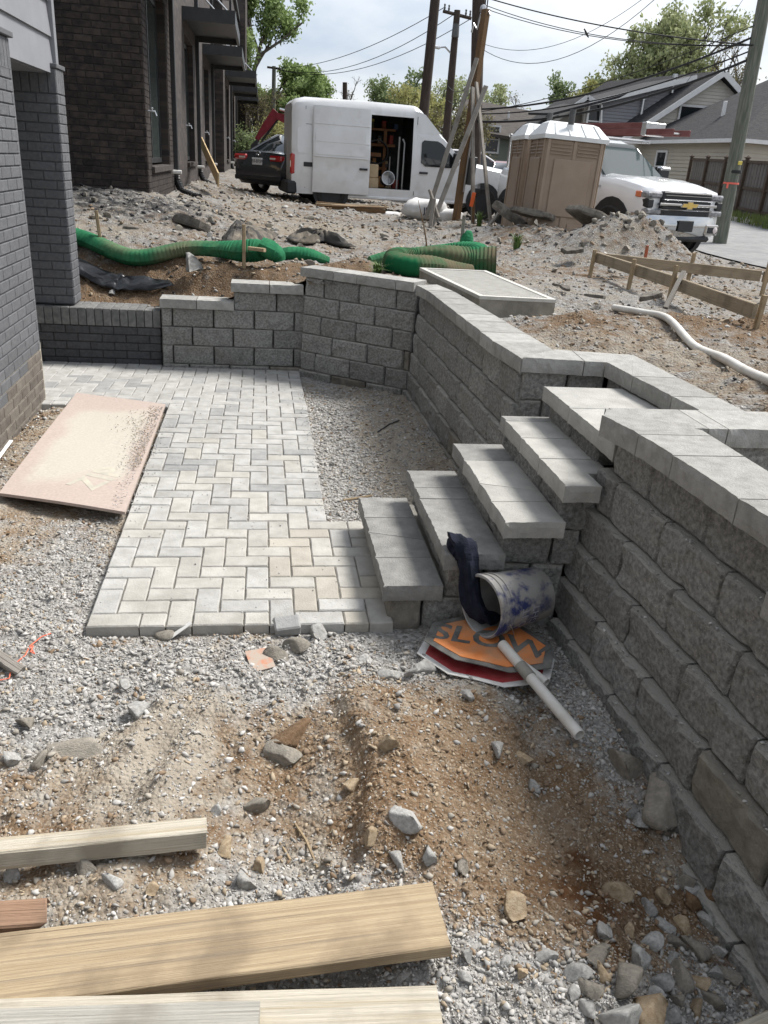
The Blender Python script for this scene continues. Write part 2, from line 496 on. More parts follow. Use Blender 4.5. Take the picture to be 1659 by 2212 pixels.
# ---- upper ground behind the walls, out to the horizon
CTRL = np.array([
 (1.9,8.1,.985),(1.95,7,.99),(1.95,6,1.0),(2.1,5.2,1.0),(2.6,4.6,1.01),(2.7,3.9,1.01),(3.4,3.6,1.0),(2.3,2.5,.45),(2.6,1,.4),(3.5,2,.45),(4.5,4,.98),
 (1.2,8.75,.98),(.7,9.1,.97),(.1,9.5,.80),(-.5,9.6,.66),(-1.0,9.6,.57),(-1.6,9.75,.47),(-2.6,9.75,.47),(-3.5,9.75,.47),
 (-2,10.5,.97),(-1,10.25,.93),(0,10.2,.88),(.9,10.8,.90),(.2,9.9,.86),(-.6,10,.80),(-1.5,10.1,.72),(-3,10.6,.97),
 (-2,11.5,1.2),(-2.4,13,1.5),(-1.7,13.3,1.52),(-4,13.3,1.6),(-.8,12,1.10),(-.8,14,1.28),(-1.5,15.5,1.36),(-1.5,18,1.42),(-1.3,22,1.4),(-1.2,29,1.45),(.5,13,.99),(.5,17,1.08),(0,22,1.18),(-.3,26,1.17),
 (2,12,.92),(2,16,1.03),(2,20,1.06),(5,22.5,1.0),(4,17,1.14),(3,14,.98),(1.5,10,.91),(2.5,10.5,.90),
 (4,10,.91),(5,8,.91),(3.3,6,.96),(3.5,8,.93),(6,10,.91),(7,12,.86),(8,15,.76),(9,17,.76),(6,5,.94),(8,8,.9),(10,10,.88),
 (10,16,.76),(12,20,.82),(15,24,.92),(16.6,29,1.06),(20,30,1.08),(8,22,.92),(10,30,1.05),(5,40,1.3),(-5,40,1.6),(0,60,1.7),(20,60,1.6),(40,40,1.3),(-30,30,1.6),(40,10,1.0),(60,60,1.5),(-30,60,1.8),
 (0,200,2.0),(150,150,2.0),(-150,100,2.0),(200,0,2.0)], float)
_d = np.linalg.norm(CTRL[:, None, :2]-CTRL[None, :, :2], axis=-1)
_A = np.zeros((len(CTRL)+3,)*2)
_A[:-3, :-3] = _d + np.eye(len(CTRL))*-0.0
_A[:-3, -3] = 1; _A[:-3, -2:] = CTRL[:, :2]; _A[-3:, :-3] = _A[:-3, -3:].T
_w = np.linalg.solve(_A, np.concatenate([CTRL[:, 2], [0, 0, 0]]))
def up_base(x, y):
    x = np.asarray(x, float); y = np.asarray(y, float)
    sh = x.shape; xf, yf = x.ravel(), y.ravel()
    z = _w[-3] + _w[-2]*xf + _w[-1]*yf
    for k in range(len(CTRL)):
        z = z + _w[k]*np.sqrt((xf-CTRL[k,0])**2 + (yf-CTRL[k,1])**2)
    return z.reshape(sh)
ROAD_A, ROAD_B = np.array((9.0, 6.0)), np.array((10.7, 40.0))     # left edge of the street
_rd = (ROAD_B-ROAD_A)/np.linalg.norm(ROAD_B-ROAD_A); _rn = np.array((_rd[1], -_rd[0]))
def road_uv(x, y): return (x-ROAD_A[0])*_rd[0]+(y-ROAD_A[1])*_rd[1], (x-ROAD_A[0])*_rn[0]+(y-ROAD_A[1])*_rn[1]
def up_z(x, y):
    x = np.asarray(x, float); y = np.asarray(y, float)
    z = up_base(x, y)
    u, v = road_uv(x, y)
    on = sstep(v, -0.6, 0.2)
    z = z + 0.66*G(x, y, 5.55, 12.75, 0.74, 0.50, 0.1) + 0.16*G(x, y, 6.25, 12.65, 0.45, 0.45) + 0.33*G(x, y, 4.75, 14.1, 0.75, 0.55) + 0.10*G(x, y, 3.6, 14.6, 0.8, 0.5)
    z = z + 0.16*G(x, y, 0.05, 9.75, 0.35, 0.22) + 0.08*G(x, y, -0.55, 9.95, 0.3, 0.2) + 0.12*G(x, y, 2.6, 6.35, 0.28, 0.45) - 0.13*G(x, y, 2.4, 7.22, 0.45, 0.22) + 0.09*G(x, y, 4.1, 7.1, 0.5, 0.35) + 0.20*G(x, y, 5.0, 7.1, 0.25, 0.2)
    z = z + 0.10*G(x, y, 1.2, 10.4, 0.25, 0.2) + 0.12*G(x, y, -1.0, 12.6, 0.6, 0.4) + 0.12*G(x, y, 1.0, 18.2, 1.0, 0.5)
    d = np.sqrt(x*x+y*y)
    amp = np.clip(1-on, 0, 1)*np.clip((60-d)/30, 0, 1)
    lump = 0.055*fbm(x*1.6, y*1.6, 4, 50) + 0.035*fbm(x*5, y*5, 4, 55) + np.maximum(0, fbm(x*9, y*9, 3, 60)-0.2)*0.07
    rut = 0.02*np.sin((x*0.9+y*0.5)*9)*G(x, y, 3.2, 5.4, 0.7, 1.0)
    pile = (G(x, y, 6.0, 12.9, 0.9, 0.8)+G(x, y, 4.75, 14.1, 0.8, 0.6)+G(x, y, -0.2, 9.8, 0.8, 0.4))*np.maximum(0, fbm(x*5, y*5, 4, 66))*0.12
    return z + amp*(lump + rut + pile)
def up_soil(x, y):
    n = fbm(x*1.1, y*1.1, 4, 71)
    br = 0.28 + 0.32*n
    br = br + 1.1*G(x, y, -0.5, 9.85, 1.5, 0.42) + 0.55*G(x, y, 2.6, 6.5, 0.3, 0.6) + 0.7*G(x, y, 4.1, 7.2, 0.6, 0.4) + 0.8*G(x, y, 5.1, 7.1, 0.35, 0.3) + 0.3*G(x, y, 4.0, 5.5, 0.5, 0.9) + 0.25*G(x, y, 4.2, 11.2, 1.0, 0.8)
    br = br + 0.10*G(x, y, 5.7, 12.7, 1.0, 0.8) + 0.1*G(x, y, 4.75, 14.1, 0.9, 0.6)
    br = br - 0.4*G(x, y, 2.4, 7.5, 0.35, 0.5) - 0.3*G(x, y, 3.4, 9.0, 0.8, 0.8)
    dk = 0.75*G(x, y, -2.4, 12.6, 1.0, 0.55) + 0.6*G(x, y, -1.0, 13.8, 0.5, 1.0) + 0.42*G(x, y, 5.3, 13.0, 0.7, 0.6) + 0.3*G(x, y, 4.75, 14.1, 0.8, 0.5) + 0.22*n + 0.22*G(x, y, -0.3, 9.8, 1.0, 0.3)
    du = 0.30 + 0.40*fbm(x*0.9+3, y*0.9, 3, 80) + 0.45*G(x, y, 3.1, 5.3, 0.6, 1.2) + 0.3*G(x, y, 0.5, 13, 2.0, 2.5) + 0.4*G(x, y, 5.6, 9.3, 0.8, 0.8)
    d = np.sqrt(x*x+y*y)
    return np.clip(br, 0, 1), np.clip(dk, 0, 1)*np.clip((40-d)/10, 0, 1), np.clip(du, 0, 1)

PIT = np.array([(-9,-6),(-9,9.42),(-1.02,9.42),(-1.02,9.28),(0.46,9.22),(0.50,9.02),(1.72,8.26),(1.78,5.20),(2.34,5.02),(2.36,3.66),(1.90,3.60),(1.86,3.45),(1.94,2.2),(2.02,-6)])
def in_poly(x, y, P):
    c = np.zeros(x.shape, bool); n = len(P)
    for i in range(n):
        x0, y0 = P[i]; x1, y1 = P[(i+1) % n]
        if y0 == y1: continue
        c ^= ((y0 > y) != (y1 > y)) & (x < (x1-x0)*(y-y0)/(y1-y0) + x0)
    return c
az = np.concatenate([np.linspace(-100, -34, 60, endpoint=False), np.linspace(-34, 44, 560, endpoint=False), np.linspace(44, 110, 60)])*math.pi/180
rs = [1.7]
while rs[-1] < 1200: rs.append(rs[-1]*(1.0068 if rs[-1] < 40 else 1.09))
rs = np.array(rs)
A, RR = np.meshgrid(az, rs)
X = RR*np.sin(A); Y = RR*np.cos(A)
Z = up_z(X, Y)
Z = np.where((Y < 3.58) & (X > 1.8), 0.45 + 0.03*fbm(X*4, Y*4, 3, 5), Z)
cx = (X[:-1,:-1]+X[1:,1:])/2; cy = (Y[:-1,:-1]+Y[1:,1:])/2
keep = ~in_poly(cx, cy, PIT)
me = grid_mesh('upper_ground', X, Y, Z, keep, up_soil(X, Y), M_SOIL)
tag(link('upper_ground', me), kind='structure')
# far land all round, below the surfaces above
mb = MB(); n = 48
mb.add([(0,0,-0.9)] + [(1400*math.cos(2*math.pi*k/n), 1400*math.sin(2*math.pi*k/n), -0.9) for k in range(n)], [(0, 1+k, 1+(k+1) % n) for k in range(n)])
far = mb.build('terrain', mat('far_land', (0.10,0.10,0.06), (0.16,0.15,0.09), rough=1.0, scale=0.1)); tag(far, kind='structure')

# ---- street, kerb and pavement beyond the site
M_ROAD = mat('worn_asphalt', (0.17,0.17,0.17), (0.24,0.24,0.235), rough=0.9, scale=3, bump=0.25, bscale=120, speck=((0.30,0.30,0.29), 160, 0.60))
M_CONC = mat('street_concrete', (0.36,0.34,0.30), (0.46,0.44,0.39), rough=0.9, scale=4, bump=0.15, bscale=90)
def strip(v0, v1, dz, u0=-8, u1=52, n=60, thick=None):
    mb = MB()
    us = np.linspace(u0, u1, n); top = []
    for v in (v0, v1):
        px = ROAD_A[0]+us*_rd[0]+v*_rn[0]; py = ROAD_A[1]+us*_rd[1]+v*_rn[1]
        pz = up_base(px, py) + dz
        top.append(np.stack([px, py, pz], -1))
    if thick is None:
        V = np.concatenate(top); F = [(i, n+i, n+i+1, i+1) for i in range(n-1)]
        mb.add(V.tolist(), F)
    else:
        bot = [t - np.array((0,0,thick)) for t in top]
        rings = [[top[0][i], top[1][i], bot[1][i], bot[0][i]] for i in range(n)]
        mb.loft(rings, smooth=False)
    return mb
tag(strip(0.0, 6.2, 0.03).build('road', M_ROAD), kind='structure')
tag(strip(6.2, 6.4, 0.15, thick=0.2).build('kerb', M_CONC), kind='structure')
tag(strip(6.403, 7.6, 0.155, thick=0.2).build('pavement', M_CONC), kind='structure')
# ---------------------------------------------------------------- segmental retaining walls, steps, paving
M_BLOCK = mat('split_face_block', (0.195,0.193,0.181), (0.415,0.410,0.388), rough=0.95, scale=48, bump=1.0, bscale=110, var=0.14, spec=0.2,
              speck=((0.44,0.43,0.41), 90, 0.62), dirt=((0.22,0.195,0.15), 2.2, 0.58, 0.78, 0.35), dust=(0.46,0.44,0.39))
M_BLOCK_TAN = mat('rusty_split_face_block', (0.17,0.158,0.135), (0.28,0.26,0.22), rough=0.95, scale=12, bump=0.9, bscale=55, var=0.1, spec=0.2)
M_CAP = mat('cap_stone', (0.29,0.285,0.265), (0.39,0.384,0.36), rough=0.92, scale=14, bump=0.6, bscale=110, var=0.15, spec=0.2, speck=((0.44,0.43,0.41), 120, 0.66))
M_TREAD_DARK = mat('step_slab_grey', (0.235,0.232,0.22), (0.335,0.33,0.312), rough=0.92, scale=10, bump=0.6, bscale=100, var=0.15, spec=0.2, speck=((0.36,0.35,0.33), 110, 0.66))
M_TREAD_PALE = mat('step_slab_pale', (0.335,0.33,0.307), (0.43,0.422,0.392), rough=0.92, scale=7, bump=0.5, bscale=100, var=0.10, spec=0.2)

_blk = {}
def block_mesh(L, h, depth, material, var, rough=0.019):
    key = (round(L,3), round(h,3), depth, material.name, var)
    if key in _blk: return _blk[key]
    nx = max(2, int(round(L/0.06))); nz = 4 if h > 0.15 else 3
    g = 0.006
    r = np.random.default_rng(hash((int(L*1000), int(h*1000), var)) % 100000)
    seed = int(r.integers(1, 9999))
    V = []
    xs = np.concatenate([[-L/2+g], np.linspace(-L/2+.017, L/2-.017, nx+1), [L/2-g]]) if L > .08 else np.linspace(-L/2+g, L/2-g, nx+1)
    zs = np.concatenate([[g*.4], np.linspace(.013, h-.013, nz), [h-g*.4]])
    nx = len(xs)-1; nz = len(zs)-1
    for j, z in enumerate(zs):
        for i, x in enumerate(xs):
            ed = (i in (0, nx)) + (j in (0, nz))
            y = rough*(0.6 + 0.9*float(fbm(x*14+seed, z*14, 3, seed))) + r.uniform(-.003, .003) + (0.010*r.uniform(0.6, 1.4) if ed else 0.0) + (0.006 if i in (0, nx) else 0.0)
            jx = 0 if i in (0, nx) else r.uniform(-.006, .006)*(1 if 1 < i < nx-1 else .6); jz = 0 if j in (0, nz) else r.uniform(-.006, .006)*(1 if 1 < j < nz-1 else .6)
            V.append((x+jx, y, z+jz))
    n = len(V); F = []
    for j in range(nz):
        for i in range(nx):
            a = j*(nx+1)+i; F.append((a, a+1, a+nx+2, a+nx+1))
    ring = list(range(nx+1)) + [j*(nx+1)+nx for j in range(1, nz+1)] + [nz*(nx+1)+i for i in range(nx-1, -1, -1)] + [j*(nx+1) for j in range(nz-1, 0, -1)]
    back = []
    for k in ring:
        back.append(len(V)); V.append((V[k][0], depth, V[k][2]))
    m_ = len(ring)
    for k in range(m_):
        F.append((ring[k], back[k], back[(k+1) % m_], ring[(k+1) % m_]))
    F.append(tuple(back[::-1]))
    mb = MB(); mb.add(V, F)
    me = mb.mesh('block', material); _blk[key] = me
    return me

def put_block(parent, p, ang, L, h, depth=0.24, material=None, name='block'):
    material = material or (M_BLOCK_TAN if random.random() < 0.05 else M_BLOCK)
    o = link(name, block_mesh(L, h, depth, material, random.randrange(4)), parent, p, (random.uniform(-.004,.004), 0, ang + random.uniform(-.004,.004)))
    return o
def course(parent, p0, p1, z0, h, joints, depth=0.24):
    """joints: distances along p0->p1 at which blocks meet (first and last included)"""
    a = Vector(p0); b = Vector(p1); u = (b-a).normalized(); ang = math.atan2(u.y, u.x)
    for s0, s1 in zip(joints[:-1], joints[1:]):
        if s1-s0 < 0.03: continue
        c = a + u*((s0+s1)/2)
        put_block(parent, (c.x, c.y, z0), ang, s1-s0, h, depth)
def bond(L, first, unit=0.44):
    j = [0.0]; s = first
    while s < L-0.06: j.append(s); s += unit
    j.append(L); return j

def cap(parent, poly, ztop, th=0.095, material=None, rough_edges=(0,), name='cap_stone'):
    """poly: corners seen from above; the edges listed in rough_edges get a broken split face"""
    material = material or M_CAP
    cx = sum(p[0] for p in poly)/len(poly); cy = sum(p[1] for p in poly)/len(poly)
    P = [Vector((p[0]-cx, p[1]-cy)) for p in poly]
    area = sum(P[i].x*P[(i+1) % len(P)].y - P[(i+1) % len(P)].x*P[i].y for i in range(len(P)))
    if area < 0:
        n = len(P); P = P[::-1]; rough_edges = [(n-2-e) % n for e in rough_edges]
    ring = []; g = 0.0048
    for i in range(len(P)):
        a, b = P[i], P[(i+1) % len(P)]
        e = (b-a); L = e.length; e = e/L; nrm = Vector((e.y, -e.x))
        n = max(1, int(L/0.024)) if i in rough_edges else 1
        for k in range(n):
            q = a + e*(L*k/n)
            ring.append((q, nrm if (i in rough_edges and k) else None))
    cen = Vector((0, 0)); V = []; F = []; m_ = len(ring); nz = 3
    for lev in range(nz+1):
        z = -th*lev/nz
        for (q, nr) in ring:
            q2 = q*(1-g/max(0.05, q.length))
            if nr is not None:
                q2 = q2 - nr*(random.uniform(0.0, 0.0055) + (0.005 if lev == 0 else 0) + (0.003 if lev == nz else 0))
            V.append((q2.x, q2.y, z + (random.uniform(-.0025, 0.0) if nr is not None and lev == 0 else 0)))
    F.append(tuple(range(m_)))
    for lev in range(nz):
        for k in range(m_):
            a = lev*m_+k; b = lev*m_+(k+1) % m_
            F.append((a, a+m_, b+m_, b))
    F.append(tuple(range(nz*m_, (nz+1)*m_))[::-1])
    mb = MB(); mb.add(V, F)
    return link(name, mb.mesh(name, material), parent, (cx, cy, ztop), (random.uniform(-.004,.004), random.uniform(-.004,.004), 0))

LV = [0.96, 0.76, 0.56, 0.36, 0.16, -0.04]         # course tops, far walls
# ---- far wall, stepped part beside the low brick wall, then the raked part up to the corner
wa = thing('retaining_wall', 'grey block retaining wall stepping up in three levels behind the paving', 'wall', (0, 9.1, 0))
def rel(o, p): return (p[0]-o.location.x, p[1]-o.location.y, (p[2] if len(p) > 2 else 0)-o.location.z)
def A_course(parent, x0, x1, lvl, first, yb=9.08):
    i = LV.index(lvl); y = yb + 0.018*(5-i)
    course(parent, rel(parent, (x0, y)), rel(parent, (x1, y)), lvl-0.2, 0.2, bond(x1-x0, first))
A_course(wa, -1.085, 0.56, 0.56, 0.12); A_course(wa, -1.085, 0.56, 0.36, 0.33); A_course(wa, -1.085, 0.56, 0.16, 0.12); A_course(wa, -1.085, 0.56, -0.04, 0.29)
A_course(wa, -0.31, 0.56, 0.76, 0.47)
for a, b, zt in ((-1.09, -0.70, .66), (-0.70, -0.30, .66), (-0.335, 0.08, .86), (0.08, 0.45, .86)):
    cap(wa, [(p[0]-wa.location.x, p[1]-wa.location.y) for p in ((a, 9.10), (b, 9.10), (b, 9.40), (a, 9.40))], zt)
pA, pB = Vector((0.40, 9.02)), Vector((1.50, 8.22))
uA = (pB-pA).normalized(); nA = Vector((-uA.y, uA.x))
LA = (pB-pA).length
for i, zt in enumerate(LV):
    off = nA*(0.018*(5-i)); a = pA+off; b = pB+off
    course(wa, rel(wa, a), rel(wa, b), zt-0.2, 0.2, bond(LA, (0.24, 0.45, 0.24, 0.40, 0.20, 0.42)[i]))
off = nA*0.075
for s0, s1 in ((-0.05, 0.37), (0.37, 0.66), (0.66, 1.12), (1.12, 1.33)):
    a = pA+off+uA*s0; b = pA+off+uA*s1
    cap(wa, [rel(wa, q)[:2] for q in (a, b, b+nA*0.30, a+nA*0.30)], 1.06)
# ---- long wall from the corner towards the steps
wb = thing('retaining_wall', 'long grey block retaining wall running from the far corner to the steps', 'wall', (1.5, 6.5, 0))
for i, zt in enumerate(LV):
    o = 0.018*(5-i)
    course(wb, rel(wb, (1.48+o, 8.26)), rel(wb, (1.535+o, 4.98 if i < 3 else 4.72)), zt-0.2, 0.2, bond(3.28 if i < 3 else 3.54, (0.24, 0.44, 0.22, 0.40, 0.18, 0.38)[i]))
fx = lambda y: 1.545 + (8.1-y)*0.014
bx_ = lambda y: 1.80 + (8.15-y)*0.055
cap(wb, [rel(wb, q)[:2] for q in ((1.50, 8.10), (fx(7.78), 7.78), (bx_(7.80), 7.80), (1.74, 8.22))], 1.062)
jl = [7.78, 7.34, 7.02, 6.56, 6.24, 5.80, 5.47]
for y0, y1 in zip(jl[:-1], jl[1:]):
    t0, t1 = random.uniform(-.03, .03), random.uniform(-.03, .03)
    cap(wb, [rel(wb, q)[:2] for q in ((fx(y0), y0), (fx(y1), y1), (bx_(y1), y1), (bx_(y0), y0))], 1.062)
cap(wb, [rel(wb, q)[:2] for q in ((fx(5.47), 5.47), (1.63, 4.92), (1.95, 5.22), (bx_(5.47), 5.47))], 1.064)
# ---- upper wall round the head of the steps
wc = thing('retaining_wall', 'upper grey block wall wrapping round the head of the steps', 'wall', (2.1, 4.5, 0))
for q in ([(1.63, 4.92), (2.03, 4.875), (2.06, 5.19), (1.95, 5.22)], [(2.03, 4.875), (2.16, 4.86), (2.46, 5.12), (2.06, 5.19)]):
    cap(wc, [rel(wc, p)[:2] for p in q], 1.075)
for y0, y1 in ((4.86, 4.50), (4.50, 4.06), (4.06, 3.79)):
    lx = lambda y: 2.16 + (4.86-y)*0.075
    rx = lambda y: 2.46 + (5.1-y)*0.035
    ytop = 5.12 if y0 == 4.86 else y0
    cap(wc, [rel(wc, p)[:2] for p in ((lx(y0), y0), (lx(y1), y1), (rx(y1), y1), (rx(ytop), ytop))], 1.078)
for x0, x1 in ((1.74, 2.12), (2.12, 2.22), (2.22, 2.62), (2.62, 3.06), (3.06, 3.50), (3.50, 3.94)):
    cap(wc, [rel(wc, p)[:2] for p in ((x0, 3.46), (x1, 3.46), (x1, 3.787), (x0, 3.787))], 1.082)
for k, zt in enumerate((0.985, 0.785, 0.585)):
    course(wc, rel(wc, (1.66, 4.955+0.012*k)), rel(wc, (2.20, 4.90+0.012*k)), zt-0.2, 0.2, bond(0.545, (0.30, 0.16, 0.36)[k]))
    course(wc, rel(wc, (2.20-0.012*k, 4.90)), rel(wc, (2.29-0.012*k, 3.70)), zt-0.2, 0.2, bond(1.2, (0.40, 0.22, 0.40)[k]))
    course(wc, rel(wc, (1.80, 3.50)), rel(wc, (3.94, 3.50)), zt-0.2, 0.2, bond(2.14, (0.30, 0.44, 0.2)[k]), depth=0.2)
# ---- near wall on the right
wd = thing('retaining_wall', 'near battered grey block wall rising on the right beside the bucket', 'wall', (1.65, 2.4, 0))
xb = [1.690, 1.650, 1.612, 1.575, 1.532, 1.492, 1.452]
topz = [1.03, 0.83, 0.63, 0.43, 0.23, 0.03, -0.17]
y0s = [3.52, 3.60, 3.61, 3.61, 3.58, 3.50, 2.16]
y1s = [2.02, 0.7, 0.7, 0.7, 0.7, 0.7, 0.7]
firsts = [0.36, 0.21, 0.45, 0.23, 0.46, 0.22, 0.44]
for i in range(7):
    fxx = lambda y: xb[i] + 0.056*(3.4-y)
    L_ = math.hypot(y0s[i]-y1s[i], fxx(y1s[i])-fxx(y0s[i]))
    course(wd, rel(wd, (fxx(y0s[i]), y0s[i])), rel(wd, (fxx(y1s[i]), y1s[i])), topz[i]-0.2, 0.2, bond(L_, firsts[i], 0.455), depth=0.26)
for q, re_ in (([(1.575,3.49),(1.635,3.21),(1.98,3.20),(1.98,3.28),(1.64,3.61)], (0,4)), ([(1.635,3.21),(1.66,2.93),(1.98,2.93),(1.98,3.20)], (0,)),
          ([(1.66,2.93),(1.685,2.47),(1.985,2.46),(1.98,2.93)], (0,)), ([(1.685,2.47),(1.715,2.03),(2.01,2.02),(1.985,2.46)], (0,))):
    cap(wd, [rel(wd, p)[:2] for p in q], 1.13, 0.10, M_CAP, re_)
cap(wd, [rel(wd, p)[:2] for p in ((1.655,2.16),(1.70,1.70),(2.0,1.70),(2.0,2.012),(1.79,2.012),(1.79,2.16))], 0.93, 0.098)
cap(wd, [rel(wd, p)[:2] for p in ((1.70,1.70),(1.74,1.25),(2.0,1.25),(2.0,1.70))], 0.93, 0.098)

# ---- steps
st = thing('garden_steps', 'five grey concrete steps climbing right from the paving into the wall', 'steps', (1.1, 4.0, 0))
SX = [0.605, 0.895, 1.165, 1.435, 1.685]; SZ = [0.20, 0.395, 0.59, 0.785, 0.97]
SN = [3.53, 3.49, 3.45, 3.44, 3.52]; SF = [4.70, 4.68, 4.64, 4.60, 4.62]
PIECES = [[.31,.57,.84], [.29,.46], [.30,.72,.92], [.10,.42,.76], [.46]]
for k in range(5):
    L_ = SF[k]-SN[k]
    core = MB(); zc_ = (SZ[k-1] if k else -0.12)
    core.box(rel(st, (SX[k]+0.258, 3.79, zc_-0.05+.001*k)), rel(st, (2.02-.004*k, SF[k]+0.1+.004*k, SZ[k]-0.09)))
    sp_ = core.build('step', M_BLOCK, st)
    js = [0] + PIECES[k] + [L_]
    x0, x1 = SX[k], SX[k] + (0.315 if k < 4 else 0.585)
    for i, (a, b) in enumerate(zip(js[:-1], js[1:])):
        sl = 0.05 if (k, i) in ((0,1),(2,1)) else 0.0
        sl0 = 0.05 if (k, i-1) in ((0,1),(2,1)) else 0.0
        q = [(x0, SF[k]-a+sl0), (x0, SF[k]-b+sl), (x1, SF[k]-b-sl), (x1, SF[k]-a-sl0)]
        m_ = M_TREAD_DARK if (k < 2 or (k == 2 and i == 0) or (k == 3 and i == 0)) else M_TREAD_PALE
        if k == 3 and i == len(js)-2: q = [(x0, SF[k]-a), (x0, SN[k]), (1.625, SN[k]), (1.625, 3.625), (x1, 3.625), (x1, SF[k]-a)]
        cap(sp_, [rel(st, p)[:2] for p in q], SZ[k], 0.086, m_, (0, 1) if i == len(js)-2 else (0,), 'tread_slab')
    # riser blocks under the slab, facing the paving
    zb = (SZ[k-1] if k else -0.10) - 0.02
    h = SZ[k]-0.086-zb
    course(sp_, rel(st, (x0+0.035, SF[k]-0.02)), rel(st, (x0+0.035, SN[k]+0.275)), zb, h-0.001, bond(L_-0.295, (0.26,0.40,0.33,0.22,0.4)[k]), depth=0.22)
# exposed end of the flight, facing the camera
for z0, z1, x0, js in ((-0.12, 0.112, 0.64, [0, 0.185, 0.47, 0.74, 0.90]), (0.114, 0.307, 0.93, [0, 0.20, 0.44, 0.62]), (0.309, 0.502, 1.20, [0, 0.27, 0.41]), (0.504, 0.697, 1.47, [0, 0.20])):
    course(st, rel(st, (x0, 3.555)), rel(st, (x0+js[-1], 3.535)), z0, z1-z0, js, depth=0.22)

# ---- herringbone paving
M_PAV = [mat('paver_grey', (0.325,0.32,0.30), (0.435,0.43,0.41), rough=0.9, scale=9, bump=0.35, bscale=90, var=0.08, spec=0.2, speck=((0.30,0.295,0.28), 60, 0.64)),
         mat('paver_buff', (0.345,0.332,0.30), (0.45,0.436,0.40), rough=0.9, scale=8, bump=0.35, bscale=90, var=0.07, spec=0.2),
         mat('paver_ochre', (0.35,0.325,0.28), (0.45,0.425,0.37), rough=0.9, scale=6, bump=0.35, bscale=90, var=0.08, spec=0.2),
         mat('paver_slate', (0.25,0.252,0.247), (0.345,0.345,0.337), rough=0.9, scale=9, bump=0.35, bscale=90, var=0.08, spec=0.2)]
U = 0.1262
pv = thing('paving', None, None); tag(pv, kind='structure')
pv.location = (-0.84, 3.52, 0)
def cell_in(i, j):
    if j < 0: return False
    if 0 <= i < 10 and j <= 44: return True
    if 10 <= i < 12 and j < 10: return True
    if -13 <= i < 0 and 30 <= j <= 44: return True
    return False
def paver_mesh(nx, ny, m_, s):
    r = random.Random(s)
    mb = MB(); g = 0.0032; c = 0.006
    w, d = nx*U-2*g, ny*U-2*g
    # irregular top outline
    out = []
    def edge(a, b, n):
        for k in range(n):
            t = k/n; out.append((a[0]+(b[0]-a[0])*t + (r.uniform(-.0022,.0022) if k else 0), a[1]+(b[1]-a[1])*t + (r.uniform(-.0022,.0022) if k else 0)))
    cs = [(-w/2,-d/2),(w/2,-d/2),(w/2,d/2),(-w/2,d/2)]
    for k in range(4): edge(cs[k], cs[(k+1) % 4], 3)
    n = len(out); V = []
    for (x, y) in out: V.append((x*(1-c/ (w/2)), y*(1-c/(d/2)), 0))
    for (x, y) in out: V.append((x, y, -0.005 - r.uniform(0, .003)))
    for (x, y) in out: V.append((x, y, -0.062))
    F = [tuple(range(n))] + [(l*n+k, (l+1)*n+k, (l+1)*n+(k+1) % n, l*n+(k+1) % n) for l in (0,1) for k in range(n)]
    mb.add(V, F)
    return mb
_pm = {}
def pmesh(nx, ny, mi, v):
    k = (nx, ny, mi, v)
    if k not in _pm: _pm[k] = paver_mesh(nx, ny, None, v*7+nx).mesh('paver', M_PAV[mi])
    return _pm[k]
done = set(); plist = []
for j in range(45):
    for i in range(-13, 12):
        if not cell_in(i, j) or (i, j) in done: continue
        r_ = (i-j) % 4
        cells = [(i, j)]
        if r_ == 0: mate = (i+1, j)
        elif r_ == 1: mate = (i-1, j)
        elif r_ == 2: mate = (i, j-1)
        else: mate = (i, j+1)
        if cell_in(*mate) and mate not in done: cells.append(mate)
        done.update(cells)
        x0 = min(c[0] for c in cells); x1 = max(c[0] for c in cells)+1; y0 = min(c[1] for c in cells); y1 = max(c[1] for c in cells)+1
        plist.append(((x0+x1)/2*U, (y0+y1)/2*U, x1-x0, y1-y0))
plist.sort(key=lambda q: (q[0]+pv.location.x)**2 + (q[1]+pv.location.y)**2)
rest = MB()
for k, (px, py, nx, ny) in enumerate(plist):
    Yw = py+3.52
    z = -0.078*float(sstep(np.array(Yw), 7.0, 9.2)) + random.uniform(-.003, .003)
    rr = random.random()
    buff = float(G(np.array(px-0.84), np.array(Yw), 0.1, 4.2, 0.75, 0.9))
    mi = 2 if rr < 0.35*float(G(np.array(px-0.84), np.array(Yw), 0.30, 4.15, 0.25, 0.45)) else (1 if rr < buff*0.95 else (3 if rr > 0.86 and Yw > 5 else 0))
    tx, ty = random.uniform(-.008,.008), random.uniform(-.008,.008)
    if k < 300:
        link('paver', pmesh(nx, ny, mi, k % 3), pv, (px, py, z), (tx, ty, random.uniform(-.012,.012)))
    else:
        pmb = paver_mesh(nx, ny, None, k)
        rest.add([(v[0]+px, v[1]+py, v[2]+z) for v in pmb.v], pmb.f)
bed = MB(); nb_ = 24
for (xa, xb_2, ya, yb_2) in ((0.004, 10*U-.004, .004, 45*U-.004), (10*U-.004, 12*U-.004, .004, 10*U-.004), (-13*U, .004, 30*U+.004, 45*U-.004)):
    for q_ in range(nb_):
        y0_, y1_ = ya+(yb_2-ya)*q_/nb_, ya+(yb_2-ya)*(q_+1)/nb_
        zf = lambda yy: -0.0115-0.078*float(sstep(np.array(yy+3.52), 7.0, 9.2))
        bed.add([(xa,y0_,zf(y0_)),(xb_2,y0_,zf(y0_)),(xb_2,y1_,zf(y1_)),(xa,y1_,zf(y1_))], [(0,1,2,3)])
bed.build('joint_sand', mat('joint_sand', (0.15,0.14,0.12), (0.25,0.235,0.205), rough=1.0, scale=60, bump=.5, bscale=120), pv)
ro = rest.build('paver', M_PAV[0], pv); tag(ro, kind='stuff')
